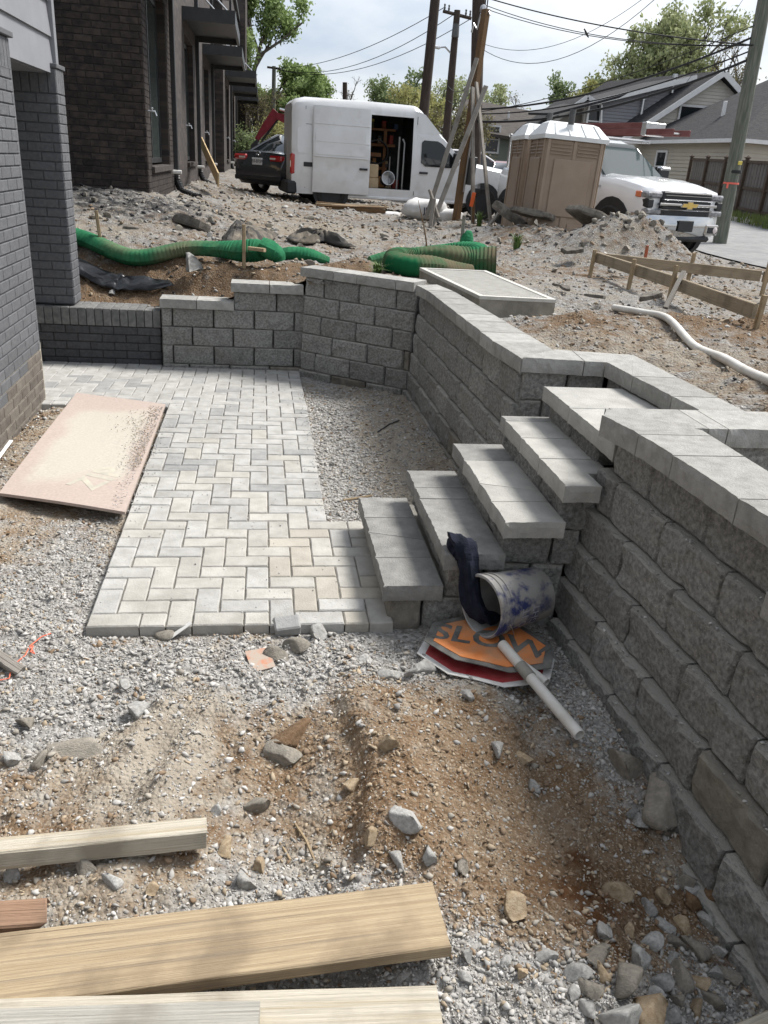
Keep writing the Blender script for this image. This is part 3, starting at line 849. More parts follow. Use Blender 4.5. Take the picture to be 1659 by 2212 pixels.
# ---------------------------------------------------------------- brickwork
M_GREY_BRICK = mat('grey_painted_brick', (0.105,0.108,0.115), (0.142,0.145,0.153), rough=0.75, scale=30, bump=0.5, bscale=90, var=0.10, spec=0.35)
M_GREY_BRICK_RAW = mat('grey_brick_unpainted', (0.12,0.105,0.09), (0.185,0.165,0.14), rough=0.85, scale=14, bump=0.5, bscale=90, var=0.15, spec=0.25)
M_BLACK_BRICK = mat('charcoal_painted_brick', (0.055,0.056,0.060), (0.085,0.086,0.090), rough=0.7, scale=30, bump=0.5, bscale=90, var=0.10, spec=0.4)
M_BROWN_BRICK = mat('dark_brown_brick', (0.020,0.0165,0.0155), (0.058,0.045,0.038), rough=0.8, scale=9, bump=0.5, bscale=70, var=0.30, spec=0.3)
M_MORTAR_GREY = mat('grey_painted_mortar', (0.085,0.087,0.092), (0.112,0.114,0.12), rough=0.9, scale=40)
M_MORTAR_RAW = mat('raw_mortar', (0.30,0.27,0.21), (0.40,0.37,0.30), rough=0.95, scale=30)
M_MORTAR_BLACK = mat('dark_mortar', (0.032,0.030,0.030), (0.05,0.047,0.046), rough=0.9, scale=40)
M_ROWLOCK = mat('rowlock_brick_grey', (0.12,0.12,0.12), (0.21,0.21,0.20), rough=0.8, scale=16, bump=0.4, bscale=80, var=0.12, spec=0.3)
CO, BL = 0.088, 0.252
_bm = {}
def brick_mesh(l, h, m_):
    k = (round(l, 3), round(h, 3), m_.name)
    if k not in _bm:
        mb = MB(); mb.cbox((-l/2+.005, 0, .005), (l/2-.005, 0.05, h-.005), 0.004)
        _bm[k] = mb.mesh('brick', m_)
    return _bm[k]
def brick_list(width, z0, z1, first=0.0, openings=(), co=CO, bl=BL):
    out = []; n = int(round((z1-z0)/co))
    for r in range(n):
        z = z0+r*co; s = -(first + (bl/2 if r % 2 else 0)) % bl - bl
        while s < width-0.01:
            a, b = max(s, 0), min(s+bl, width); s += bl
            if b-a < 0.035: continue
            segs = [(a, b)]
            for (u0, u1, w0, w1) in openings:
                if z+co/2 > w0 and z+co/2 < w1:
                    nn = []
                    for (p, q) in segs:
                        if q <= u0 or p >= u1: nn.append((p, q))
                        else:
                            if u0-p > 0.03: nn.append((p, u0))
                            if q-u1 > 0.03: nn.append((u1, q))
                    segs = nn
            for (p, q) in segs: out.append((p, q, z, co))
    return out
def lay_bricks(parent, base, origin, ang, items, m_pick, limit, rest):
    """base: world position of the parent; origin: world point of the panel's lower left; ang: direction of the panel; bricks stand proud of the panel"""
    c, s = math.cos(ang), math.sin(ang)
    for (a, b, z, h) in items:
        u = (a+b)/2
        p = Vector((origin[0]+c*u, origin[1]+s*u, z)) - Vector(base)
        m_ = m_pick(z)
        if limit[0] > 0:
            l = b-a
            if l > BL-0.02: l = BL
            link('brick', brick_mesh(round(l, 2) if l < BL else BL, h, m_), parent, p, (0, 0, ang)); limit[0] -= 1
        else:
            mb = rest.setdefault(m_.name, (MB(), m_))[0]
            M_ = Matrix.Translation(p) @ Matrix.Rotation(ang, 4, 'Z')
            mb.box((-(b-a)/2+.005, 0, .005), ((b-a)/2-.005, .05, h-.005), M_)
def flush(rest, parent):
    for k, (mb, m_) in rest.items():
        tag(mb.build('brick', m_, parent), kind='stuff')

M_SIDING = mat('grey_painted_siding', (0.20,0.205,0.22), (0.225,0.23,0.245), rough=0.6, scale=4, bump=0.06, bscale=60)
# ---- near house on the left: pier, beam with lap boards, column
hb = (-1.93, 7.2, 0)
h1 = thing('porch_house', 'grey painted brick porch with lap siding beam at the left edge', 'house', hb)
W1 = lambda *p: tuple(Vector(p)-Vector(hb))
core = MB(); core.box(W1(-2.5, 4.0, 0.5), W1(-1.942, 7.508, 2.84))
core.build('wall', M_MORTAR_GREY, h1)
core = MB(); core.box(W1(-2.5, 4.0, -0.35), W1(-1.939, 7.511, 0.499)); core.build('wall_base', M_MORTAR_RAW, h1)
lim = [300]; rest = {}
pick1 = lambda z: (M_GREY_BRICK_RAW if z < 0.30 + random.uniform(-.1, .1) else M_GREY_BRICK)
# bricks of the face that looks at the paving (facing +X): panel runs along +Y, proud towards +X means local y points to -X
its = brick_list(3.47, -0.35, 2.62, 0.0)
its.sort(key=lambda q: -q[1])
lay_bricks(h1, hb, (-1.93, 4.0), R(90), its, pick1, lim, rest)
its = brick_list(0.55, -0.35, 2.62, 0.1)
lay_bricks(h1, hb, (-1.985, 7.52), R(180), its, pick1, lim, rest)
for k in range(38):
    mb = MB(); mb.cbox((0.004, 0, 0), (0.084, 0.05, 0.215), 0.004)
    mb.build('soldier_brick', M_GREY_BRICK, h1, W1(-1.928, 7.46-0.088*(k+1), 2.622), (0, 0, R(90)))
mb = MB(); mb.cbox(W1(-2.5, 4.0, 2.842), W1(-1.90, 7.49, 2.885), 0.006); mb.build('ledge', M_GREY_BRICK, h1)
# beam boards over the opening
zz = [2.74, 3.06, 3.36, 3.66, 3.96, 4.26, 4.56]
for k in range(6):
    mb = MB(); t = 0.03
    for (ya, yb) in ((4.0, 9.40),):
        v = [W1(-2.03, ya, zz[k]), W1(-2.03, yb, zz[k]), W1(-2.055, yb, zz[k+1]+.01), W1(-2.055, ya, zz[k+1]+.01)]
        w = [W1(-2.09, ya, zz[k]), W1(-2.09, yb, zz[k]), W1(-2.09, yb, zz[k+1]+.01), W1(-2.09, ya, zz[k+1]+.01)]
        mb.add(v+w, [(0,1,2,3),(7,6,5,4),(0,4,5,1),(1,5,6,2),(2,6,7,3),(3,7,4,0)])
    mb.build('siding_board', M_SIDING, h1)
mb = MB(); mb.box(W1(-2.45, 4.0, 2.735), W1(-2.092, 9.40, 4.6)); mb.build('beam', M_SIDING, h1)
mb = MB(); mb.cbox(W1(-2.12, 9.402, 2.735), W1(-2.005, 9.50, 4.6), 0.004); mb.build('corner_board', M_SIDING, h1)
# column standing on the low wall
cb = MB(); cb.box(W1(-2.62, 9.278, 0.53), W1(-2.002, 9.62, 2.80)); colo = cb.build('column', M_MORTAR_GREY, h1)
lim2 = [300]; rest2 = {}
items = brick_list(0.598, 0.535, 2.56, 0.11)
pk = lambda z: M_GREY_BRICK
lay_bricks(colo, hb, (-2.592, 9.268), 0.0, items, pk, lim2, rest2)
items = brick_list(0.34, 0.535, 2.56, 0.13)
lay_bricks(colo, hb, (-1.992, 9.27), R(90), items, pk, lim2, rest2)
for k in range(4):
    mb = MB(); mb.cbox((0.004, 0, 0), (0.080, 0.05, 0.215), 0.004)
    mb.build('soldier_brick', M_GREY_BRICK, colo, W1(-1.990, 9.27+0.084*k, 2.566), (0, 0, R(90)))
for k in range(7):
    mb = MB(); mb.cbox((0.004, 0, 0), (0.080, 0.05, 0.215), 0.004)
    mb.build('soldier_brick', M_GREY_BRICK, colo, W1(-2.58+0.084*k, 9.266, 2.566))
mb = MB(); mb.cbox(W1(-2.62, 9.25, 2.785), W1(-1.975, 9.63, 2.825), 0.005); mb.build('ledge', M_GREY_BRICK, colo)
flush(rest, h1)
mb = MB(); mb.box(W1(-8.0, -9.0, -0.4), W1(-2.502, 4.0, 7.5)).box(W1(-8.0, 4.002, 4.55), W1(-2.10, 9.40, 7.5)).box(W1(-2.50, -9.0, -0.4), W1(-1.94, 3.998, 7.5)); mb.build('upper_storey', M_SIDING, h1)
mb = MB(); mb.box(W1(-8.0, 4.002, 2.70), W1(-2.452, 9.398, 2.735)); mb.build('porch_ceiling', M_BLACK_BRICK, h1)
mb = MB(); mb.box(W1(-8.0, 9.50, -0.3), W1(-2.622, 9.62, 4.55)); mb.build('porch_back_wall', M_BLACK_BRICK, h1)
# dark porch interior behind the opening
mb = MB(); mb.box(W1(-3.6, 4.1, -0.3), W1(-3.5, 9.498, 2.698)); mb.build('porch_wall', M_BLACK_BRICK, h1)

# ---- low brick wall with rowlock top
lb = (-1.7, 9.2, -0.14)
lw = thing('low_brick_wall', 'low charcoal painted brick wall with rowlock top behind the paving', 'wall', lb)
W2 = lambda *p: tuple(Vector(p)-Vector(lb))
mb = MB(); mb.box(W2(-3.4, 9.209, -0.2), W2(-1.105, 9.58, 0.40)); mb.build('wall', M_MORTAR_BLACK, lw)
lim = [300]; rest = {}
its = brick_list(2.30, -0.20, 0.33, 0.09); its.sort(key=lambda q: -q[1])
lay_bricks(lw, lb, (-3.4, 9.20), 0.0, its, lambda z: M_BLACK_BRICK, lim, rest)
its = brick_list(0.36, -0.20, 0.33, 0.12)
lay_bricks(lw, lb, (-1.096, 9.21), R(90), its, lambda z: M_BLACK_BRICK, lim, rest)
flush(rest, lw)
for k in range(27):
    mb = MB(); mb.cbox((0.003, 0, 0), (0.083, 0.40, 0.185), 0.005)
    mb.build('rowlock_brick', M_ROWLOCK, lw, W2(-1.094-0.0865*(k+1), 9.192, 0.332))

# ---- row of dark brown brick townhouses
M_BRICKTEX = bpy.data.materials.new('brown_brick_far'); M_BRICKTEX.use_nodes = True
def brick_tex(M, c1, c2, cm, ax):
    N, L = M.node_tree.nodes, M.node_tree.links; b = N['Principled BSDF']; b.inputs['Roughness'].default_value = 0.85
    t = N.new('ShaderNodeTexCoord'); s = N.new('ShaderNodeSeparateXYZ'); cb_ = N.new('ShaderNodeCombineXYZ')
    L.new(t.outputs['Object'], s.inputs[0]); L.new(s.outputs[ax], cb_.inputs[0]); L.new(s.outputs[2], cb_.inputs[1])
    k = N.new('ShaderNodeTexBrick'); k.inputs['Scale'].default_value = 1; k.inputs['Brick Width'].default_value = 0.252; k.inputs['Row Height'].default_value = 0.088
    k.inputs['Mortar Size'].default_value = 0.006; k.inputs['Color1'].default_value = (*c1, 1); k.inputs['Color2'].default_value = (*c2, 1); k.inputs['Mortar'].default_value = (*cm, 1)
    L.new(cb_.outputs[0], k.inputs['Vector']); L.new(k.outputs['Color'], b.inputs['Base Color'])
brick_tex(M_BRICKTEX, (0.025,0.020,0.019), (0.065,0.050,0.042), (0.035,0.033,0.033), 1)
M_BLACK_METAL = mat('black_metal', (0.018,0.019,0.021), (0.028,0.029,0.031), rough=0.45, scale=6, spec=0.5)
M_BLACK_PLASTIC = mat('black_plastic', (0.012,0.012,0.013), rough=0.4, spec=0.5)
M_WINDOW = glass('window_glass', (0.05,0.065,0.06), 0.03)
M_WHITE_PLASTIC = mat('white_plastic', (0.72,0.72,0.70), (0.60,0.59,0.56), rough=0.45, scale=15)
M_METAL = mat('galvanised_metal', (0.45,0.46,0.47), (0.6,0.6,0.6), rough=0.35, metal=0.9, scale=30)
M_SILL = mat('sill_brick', (0.03,0.026,0.025), (0.07,0.058,0.05), rough=0.8, scale=12, bump=0.4)
FX = -1.66
def townhouse(label, fx, y0, y1, z0, z1, units, bricks=False):
    base = (fx, y0, z0)
    t = thing('townhouse', label, 'house', base, group='row of dark brick townhouses')
    W = lambda *p: tuple(Vector(p)-Vector(base))
    ops = []
    # front wall with window openings: built as strips round the openings
    mb = MB(); ys = [y0+0.013 if bricks else y0+0.06]
    for (a, b, *_r) in units: ys += [a, b]
    ys.append(y1)
    for i in range(0, len(ys), 2): mb.box(W(fx-0.35, ys[i], z0-0.6), W(fx-0.011, ys[i+1], z1))
    for (a, b, *_r) in units:
        mb.box(W(fx-0.35, a, z0-0.6), W(fx-0.011, b, 1.86)); mb.box(W(fx-0.35, a, 4.40), W(fx-0.011, b, z1))
    mb.build('wall', M_BRICKTEX, t)
    mb = MB(); mb.box(W(-7.5, y0+(0.011 if bricks else 0.052), z0-0.8), W(fx-0.352, y0+0.3, z1)); mb.build('gable_wall', M_MORTAR_BLACK, t)
    mb = MB(); mb.box(W(-7.5, y0+0.302, z0-0.8), W(fx-0.36, y1, z1-0.02)); mb.build('body', M_BLACK_BRICK, t)
    mb = MB(); mb.cbox(W(-7.6, y0-0.08, z1), W(fx+0.12, y1+0.02, z1+0.22), 0.01); mb.build('parapet', M_BLACK_METAL, t)
    lim = [300]; rest = {}
    if bricks:
        nb = int((4.6-(z0-0.4))/CO)
        its = brick_list(2.1, z0-0.45, z0-0.45+CO*nb, 0.08); its = [(2.1-b, 2.1-a, z, h) for (a, b, z, h) in its]
        its.sort(key=lambda q: -q[1]); 
        lay_bricks(t, base, (fx-2.1, y0), 0.0, its, lambda z: M_BROWN_BRICK, [min(300, len(its))] if len(its) <= 300 else lim, rest)
        its = brick_list(4.2, z0-0.45, 4.62, 0.0, [(u[0]-y0, u[1]-y0, 1.86, 4.40) for u in units])
        lay_bricks(t, base, (fx, y0+0.03), R(90), its, lambda z: M_BROWN_BRICK, [0], rest)
        flush(rest, t)
    else:
        mb = MB(); mb.box(W(-4.5, y0, z0-0.6), W(fx-0.05, y0+0.05, z1)); mb.build('gable_brick_face', M_BROWN_FAR, t)
    for (a, b, sp, aw) in units:
        w = MB(); w.box(W(fx-0.20, a+0.02, 1.90), W(fx-0.14, a+0.09, 4.38)).box(W(fx-0.20, b-0.09, 1.90), W(fx-0.14, b-0.02, 4.38)).box(W(fx-0.20, a+0.09, 4.30), W(fx-0.14, b-0.09, 4.38)).box(W(fx-0.20, a+0.09, 1.90), W(fx-0.14, b-0.09, 1.98)).box(W(fx-0.20, (a+b)/2-0.03, 1.98), W(fx-0.14, (a+b)/2+0.03, 4.30))
        wo = w.build('window', M_BLACK_METAL, t)
        mb = MB(); mb.box(W(fx-0.18, a+0.085, 1.97), W(fx-0.165, b-0.085, 4.31)); mb.build('pane', M_WINDOW, wo)
        mb = MB(); n = 6
        for k in range(n):
            c0 = a-0.08+(b-a+0.16)*k/n; c1 = a-0.08+(b-a+0.16)*(k+1)/n
            mb.cbox(W(fx-0.14, c0+.004, 1.78), W(fx+0.05, c1-.004, 1.868), 0.004)
        mb.build('sill', M_SILL, wo)
        # canopy of black metal channel with a recessed soffit and hanger rods
        a0, a1, xo = aw
        mb = MB(); mb.box(W(fx-0.04, a0, 4.60), W(xo, a0+0.06, 4.85)).box(W(fx-0.04, a1-0.06, 4.60), W(xo, a1, 4.85)).box(W(xo-0.06, a0+0.06, 4.60), W(xo, a1-0.06, 4.85)).box(W(fx-0.04, a0+0.06, 4.72), W(xo-0.06, a1-0.06, 4.76))
        ao = mb.build('canopy', M_BLACK_METAL, t)
        for yy in (a0+0.5, a1-0.5):
            mb = MB(); mb.tube([W(fx-0.04, yy, 5.75), W(xo-0.12, yy, 4.85)], 0.022, 6); mb.build('hanger_rod', M_METAL, ao)
        if sp:
            mb = MB(); mb.cbox(W(fx-0.03, sp, 1.62), W(fx+0.08, sp+0.14, z1-0.2), 0.01); do = mb.build('downspout', M_BLACK_METAL, t)
            path = [W(fx+0.03, sp+0.07, 1.75), W(fx+0.04, sp+0.06, 1.58), W(fx+0.14, sp-0.05, 1.40), W(fx+0.36, sp-0.22, 1.34), W(fx+0.50, sp-0.36, 1.32)]
            P = [Vector(p) for p in path]; fine = []
            for i in range(len(P)-1):
                for k in range(9): fine.append(P[i].lerp(P[i+1], k/9))
            mb = MB(); mb.tube(fine, [0.075 if i % 2 else 0.062 for i in range(len(fine))], 10, smooth=False); mb.build('corrugated_pipe', M_BLACK_PLASTIC, t)
            mb = MB(); mb.tube([W(fx-0.03, sp-0.22, 1.74), W(fx+0.16, sp-0.22, 1.74)], 0.035, 8); mb.build('vent_stub', M_WHITE_PLASTIC, t)
        mb = MB(); y_ = a-0.22
        mb.tube([W(fx-0.02, y_, 2.62), W(fx+0.10, y_, 2.62), W(fx+0.12, y_, 2.56)], 0.016, 6).tube([W(fx+0.06, y_-0.05, 2.66), W(fx+0.06, y_+0.05, 2.66)], 0.014, 6).tube([W(fx+0.06, y_, 2.62), W(fx+0.06, y_, 2.67)], 0.01, 6)
        mb.build('hose_tap', M_METAL, t)
    return t
M_BROWN_FAR = bpy.data.materials.new('brown_brick_gable_far'); M_BROWN_FAR.use_nodes = True
brick_tex(M_BROWN_FAR, (0.025,0.020,0.019), (0.065,0.050,0.042), (0.035,0.033,0.033), 0)
townhouse('nearest dark brown brick townhouse with black canopies over tall windows', FX, 13.3, 31.5, 1.4, 8.0,
          [(13.75, 16.4, 17.05, (13.45, 17.0, -0.56)), (20.3, 22.6, 23.5, (19.9, 23.6, -0.58)), (26.6, 28.8, 30.3, (26.2, 30.6, -0.58))], True)
townhouse('middle dark brick townhouse projecting beyond the leaning plank', -1.33, 31.6, 49.8, 1.4, 8.4,
          [(34.0, 36.5, 38.0, (33.0, 37.2, -0.24)), (41.0, 43.5, 45.0, (40.2, 43.8, -0.24)), (47.2, 49.2, None, (46.6, 49.6, -0.24))])
townhouse('farthest tall dark brick townhouse in the row, against the trees', -0.92, 50.0, 72.0, 1.5, 10.3,
          [(53.0, 56.0, None, (52.2, 56.4, 0.12)), (60.0, 63.0, None, (59.0, 63.0, 0.12)), (67.0, 70.0, None, (66.0, 70.0, 0.12))])
# ---------------------------------------------------------------- vehicles
M_WHITE_PAINT = mat('white_van_paint', (0.74,0.75,0.76), (0.66,0.66,0.65), rough=0.28, scale=1.6, spec=0.5, coat=0.4, dirt=((0.42,0.40,0.36), 2.5, 0.56, 0.80, 0.5))
M_WHITE_CLEAN = mat('white_truck_paint', (0.78,0.79,0.80), (0.74,0.745,0.75), rough=0.2, scale=2, spec=0.5, coat=0.7)
M_GREY_PAINT = mat('charcoal_car_paint', (0.030,0.032,0.038), (0.040,0.042,0.048), rough=0.25, scale=3, spec=0.5, coat=0.8)
M_RED_PAINT = mat('dark_red_paint', (0.20,0.012,0.018), (0.24,0.02,0.025), rough=0.3, scale=5, coat=0.6)
M_RED_MACHINE = mat('red_machine_paint', (0.16,0.012,0.02), (0.22,0.02,0.03), rough=0.45, scale=8, dirt=((0.10,0.06,0.05), 6, 0.6, 0.8, 0.6))
M_RUBBER = mat('tyre_rubber', (0.018,0.018,0.018), (0.04,0.038,0.035), rough=0.9, scale=12, bump=0.3, bscale=60)
M_ALLOY = mat('alloy', (0.42,0.42,0.42), (0.52,0.52,0.52), rough=0.35, metal=0.8, scale=10)
M_CHROME = mat('chrome', (0.50,0.51,0.52), rough=0.10, metal=1.0)
M_TRIM = mat('black_trim', (0.02,0.021,0.023), (0.03,0.031,0.033), rough=0.55, scale=8)
M_CARGLASS = glass('car_glass', (0.015,0.018,0.02), 0.02)
M_SHIELD = glass('windscreen_glass', (0.07,0.09,0.092), 0.02)
M_TAIL = mat('red_lamp', (0.42,0.012,0.015), rough=0.15, coat=0.8)
M_TAILCLEAR = mat('clear_lamp', (0.70,0.62,0.60), rough=0.12, coat=0.8)
M_AMBER = mat('amber_lamp', (0.62,0.16,0.06), rough=0.15, coat=0.8)
M_LAMP = mat('headlamp', (0.35,0.36,0.38), (0.10,0.10,0.11), rough=0.08, scale=14, coat=1.0)
M_GOLD = mat('gold_emblem', (0.62,0.42,0.10), (0.70,0.50,0.16), rough=0.3, metal=0.4, scale=9)
M_PLATE = mat('licence_plate', (0.72,0.73,0.74), (0.60,0.62,0.66), rough=0.4, scale=30)
M_INK = mat('dark_ink', (0.03,0.03,0.05), rough=0.6)
M_VANDARK = mat('van_interior', (0.018,0.019,0.020), (0.05,0.05,0.048), rough=0.8, scale=5)
M_WOODRACK = mat('plywood_rack', (0.22,0.10,0.045), (0.30,0.15,0.07), rough=0.8, scale=8)
M_CARD = mat('cardboard', (0.42,0.31,0.19), (0.50,0.39,0.25), rough=0.9, scale=8)

def text_mesh(body, size, material, depth=0.002, name='lettering', bold=0.0, shear=0.0):
    cu = bpy.data.curves.new('lettering', 'FONT'); cu.body = body; cu.size = size; cu.extrude = depth; cu.align_x = 'CENTER'; cu.align_y = 'CENTER'
    cu.offset = bold; cu.shear = shear; cu.resolution_u = 3
    ob = bpy.data.objects.new('lettering', cu); C.objects.link(ob)
    dg = bpy.context.evaluated_depsgraph_get()
    me = bpy.data.meshes.new_from_object(ob.evaluated_get(dg))
    bpy.data.objects.remove(ob); bpy.data.curves.remove(cu)
    me.materials.clear(); me.materials.append(material)
    return me
def wheel(parent, loc, r, w, side=-1, spokes=6, rim_r=None, name='wheel'):
    """axis along local y; side -1: outer face looks to -y"""
    rr = rim_r or r*0.62
    M_ = Matrix.Rotation(R(90), 4, 'X')
    mb = MB(); h = w/2
    mb.lathe([(rr, -h*0.85), (r*0.90, -h), (r*0.985, -h*0.75), (r, -h*0.4), (r, h*0.4), (r*0.985, h*0.75), (r*0.90, h), (rr, h*0.85)], 28, M_, True, True)
    t = mb.build(name, M_RUBBER, parent, loc)
    mb = MB(); s = side
    mb.lathe([(rr*1.0, h*0.86*-1), (rr*0.93, -h*0.80), (rr*0.90, -h*0.2), (0.001, -h*0.15)], 28, M_ @ Matrix.Scale(-s, 4, (0,0,1)))
    for k in range(spokes):
        a = 2*math.pi*k/spokes
        Mk = Matrix.Rotation(a, 4, 'Y')
        y0, y1 = sorted((s*h*0.72, s*h*0.3))
        mb.box((-rr*0.13, y0, rr*0.15), (rr*0.13, y1, rr*0.93), Mk)
    mb.lathe([(rr*0.26, -h*0.78), (0.001, -h*0.80)], 14, M_ @ Matrix.Scale(-s, 4, (0,0,1)))
    mb.build('rim', M_ALLOY, t)
    return t
def poly_plate(parent, name, material, pts, y, t, M_=None):
    """polygon in x,z at local y (outer face), thickness t inward (+y)"""
    mb = MB(); mb.prism(pts, y, y+t, axis='y', M=M_); return mb.build(name, material, parent)

# ---- white high-roof van, side door slid open
van = thing('van', 'white high-roof cargo van with its sliding door open', 'van', (0.66, 20.25, 1.05), R(4.6))
van.scale = (0.905, 0.93, 0.885)
XS = [0.0, 0.10, 0.34, 1.97, 3.12, 3.22, 3.34, 3.86, 4.26, 4.50, 5.05, 5.75, 6.10, 6.20]
TOP = [2.50, 2.60, 2.66, 2.68, 2.67, 2.645, 2.56, 2.07, 1.68, 1.43, 1.36, 1.27, 1.14, 0.95]
def van_ring(x, top, inset):
    lev = [0.36, 0.60, 0.90, 1.30, 1.62, 2.36, 2.52]
    tw = lambda z: 0.012 + max(0, (z-1.25))*0.085 + max(0, 0.7-z)*0.10
    r = []
    for z in lev:
        zz = z if top > 2.6 else 0.36 + (z-0.36)*(top-0.10-0.36)/(2.52-0.36)
        r.append((x, inset+tw(zz), zz))
    yt = tw(top)
    r += [(x, inset+yt+0.10, top-0.02), (x, inset+yt+0.30, top)]
    left = [(p[0], 2.03-p[1], p[2]) for p in r]
    return r + left[::-1]
rings = [van_ring(x, t, 0.05 if i == 0 else (0.012 if i == 1 else (0.06 if x > 6.05 else (0.03 if x > 5.7 else 0.0)))) for i, (x, t) in enumerate(zip(XS, TOP))]
mb = MB(); mb.loft(rings)
nr = len(rings[0])
drop = {3*nr+k for k in (1, 2, 3, 4)}
mb.f = [f for i, f in enumerate(mb.f) if i not in drop]; mb.sm = [f for i, f in enumerate(mb.sm) if i not in drop]
mb.build('body', M_WHITE_PAINT, van)
# cargo space
mb = MB(); mb.box((0.4, 0.06, 0.56), (3.3, 1.9, 0.60)).box((0.4, 1.82, 0.60), (3.3, 1.90, 2.55)).box((3.26, 0.30, 0.60), (3.32, 1.82, 2.5)).box((0.4, 0.2, 2.50), (3.3, 1.82, 2.55)).box((0.4, 0.3, 0.60), (0.46, 1.82, 2.50))
mb.build('cargo_space', M_VANDARK, van)
mb = MB(); mb.box((1.5, 1.30, 1.05), (2.75, 1.78, 1.12)).box((1.5, 1.30, 1.65), (2.95, 1.78, 1.72)).box((1.5, 1.3, 2.05), (2.95, 1.78, 2.10)).box((2.05, 1.26, 0.6), (2.12, 1.32, 2.1)).box((2.62, 1.26, 0.6), (2.70, 1.32, 2.1)).box((2.18, 1.2, 1.38), (2.55, 1.28, 1.48))
mb.build('shelf_rack', M_WOODRACK, van)
mb = MB()
for k in range(4): mb.lathe([(0.30+0.02*math.cos(a), 0.02*math.sin(a)) for a in np.linspace(0, 2*math.pi, 7)], 20, Matrix.Translation((2.40, 1.12-0.03*k, 1.50)) @ Matrix.Rotation(R(90), 4, 'X'))
mb.build('hose_coil', M_BLACK_PLASTIC, van)
mb = MB(); mb.tube([(2.98, 0.35, 0.6), (2.98, 0.35, 1.75), (2.94, 0.4, 1.85)], 0.025, 8).tube([(2.86, 0.45, 0.6), (2.86, 0.45, 1.9)], 0.03, 8).tube([(2.65, 0.5, 0.6), (2.64, 0.5, 1.4)], 0.015, 6); mb.build('pipe_bundle', M_METAL, van)
# open sliding door hanging outside the rear quarter
def inc(z): return 0.012 + max(0, (z-1.25))*0.085 + max(0, 0.7-z)*0.10
mb = MB(); zs = [0.42, 0.60, 0.95, 1.28, 1.32, 1.62, 1.66, 2.05, 2.40, 2.47]
r1 = [[(x, inc(z)-0.115+(0.012 if z in (1.28, 1.66) else 0), z) for z in zs] + [(x, inc(z)-0.05, z) for z in zs[::-1]] for x in (0.52, 0.56, 1.95, 1.99)]
for i in (0, 3): r1[i] = [(p[0], p[1]+0.012 if k < len(zs) else p[1], p[2]) for k, p in enumerate(r1[i])]
mb.loft(r1); door = mb.build('sliding_door', M_WHITE_PAINT, van)
mb = MB(); mb.cbox((1.72, -0.14, 1.02), (1.93, -0.09, 1.07), 0.008); mb.build('door_handle', M_TRIM, door)
def frame_plate(pts, y, t, off=0.0):
    mb = MB(); mb.prism(pts, y-t, y, axis='y'); return mb
def rrect(x0, x1, z0, z1, r, n=4):
    out = []
    for (cx_, cz_, a0) in ((x1-r, z1-r, 0), (x0+r, z1-r, 90), (x0+r, z0+r, 180), (x1-r, z0+r, 270)):
        for k in range(n+1):
            a = R(a0+90*k/n); out.append((cx_+r*math.cos(a), cz_+r*math.sin(a)))
    return out
sl = Matrix.Shear('XZ', 4, (0, 0)) if False else None
def on_side(pts, dy, t, x_off=0):
    """panel following the lean of the van's side"""
    n = len(pts); V = [(p[0], inc(p[1])+dy, p[1]) for p in pts] + [(p[0], inc(p[1])+dy+t, p[1]) for p in pts]
    mb = MB(); mb.add(V, [tuple(range(n)), tuple(range(2*n-1, n-1, -1))] + [(i, n+i, n+(i+1) % n, (i+1) % n) for i in range(n)])
    return mb
on_side(rrect(0.58, 1.86, 1.34, 1.95, 0.09), -0.121, 0.010).build('pressed_panel', M_WHITE_PAINT, door)
# front door outline, window, mirror, handle
fd = on_side([(3.24,0.46),(4.36,0.46),(4.42,0.95),(4.42,1.46),(4.14,1.74),(3.92,1.92),(3.78,1.97),(3.24,1.97)], -0.012, 0.02).build('front_door', M_WHITE_PAINT, van)
on_side([(3.36,1.30),(3.48,1.22),(4.30,1.22),(4.28,1.42),(4.05,1.67),(3.90,1.80),(3.78,1.85),(3.42,1.85),(3.36,1.79)], -0.018, 0.012).build('window', M_CARGLASS, fd)
mb = MB(); mb.cbox((3.33,-0.03,1.03),(3.56,0.0,1.08),0.008); mb.build('door_handle', M_TRIM, fd)
mb = MB(); mb.cbox((4.20,-0.26,1.28),(4.32,-0.02,1.60),0.03); mb.build('mirror', M_TRIM, van)
# windscreen and the rest of the glass
mb = MB(); mb.plate([(4.48,0.28,1.47),(4.48,1.75,1.47),(3.88,1.62,2.06),(3.88,0.41,2.06)][::-1], -0.012); mb.build('windscreen', M_CARGLASS, van)
on_side([(3.20,2.02),(3.86,2.02),(3.42,2.46),(3.24,2.52)], -0.006, 0.01).build('roof_cap_panel', M_WHITE_PAINT, van)
on_side(rrect(0.13,0.50,1.34,1.95,0.08), -0.006, 0.01).build('pressed_panel', M_WHITE_PAINT, van)
on_side([(0.30,1.02),(0.52,1.02),(0.52,1.13),(0.30,1.13)], -0.008, 0.01).build('track_slot', M_TRIM, van)
mb = MB(); mb.cbox((-0.03,0.03,0.82),(0.10,0.20,1.32),0.03); tl = mb.build('tail_lamp', M_TAIL, van)
mb = MB(); mb.cbox((-0.042,0.05,0.98),(0.02,0.14,1.15),0.015); mb.build('reverse_lamp', M_TAILCLEAR, tl)
mb = MB(); mb.cbox((-0.14,0.0,0.34),(0.14,2.03,0.66),0.05); mb.build('rear_bumper', M_TRIM, van)
mb = MB(); mb.cbox((5.75,0.0,0.34),(6.28,2.03,0.70),0.05); mb.build('front_bumper', M_TRIM, van)
mb = MB(); mb.cbox((5.92,0.015,0.90),(6.15,0.12,1.18),0.03); hl = mb.build('headlamp', M_TAILCLEAR, van)
mb = MB(); mb.cbox((5.90,0.008,0.93),(5.98,0.10,1.15),0.015); mb.build('indicator', M_AMBER, hl)
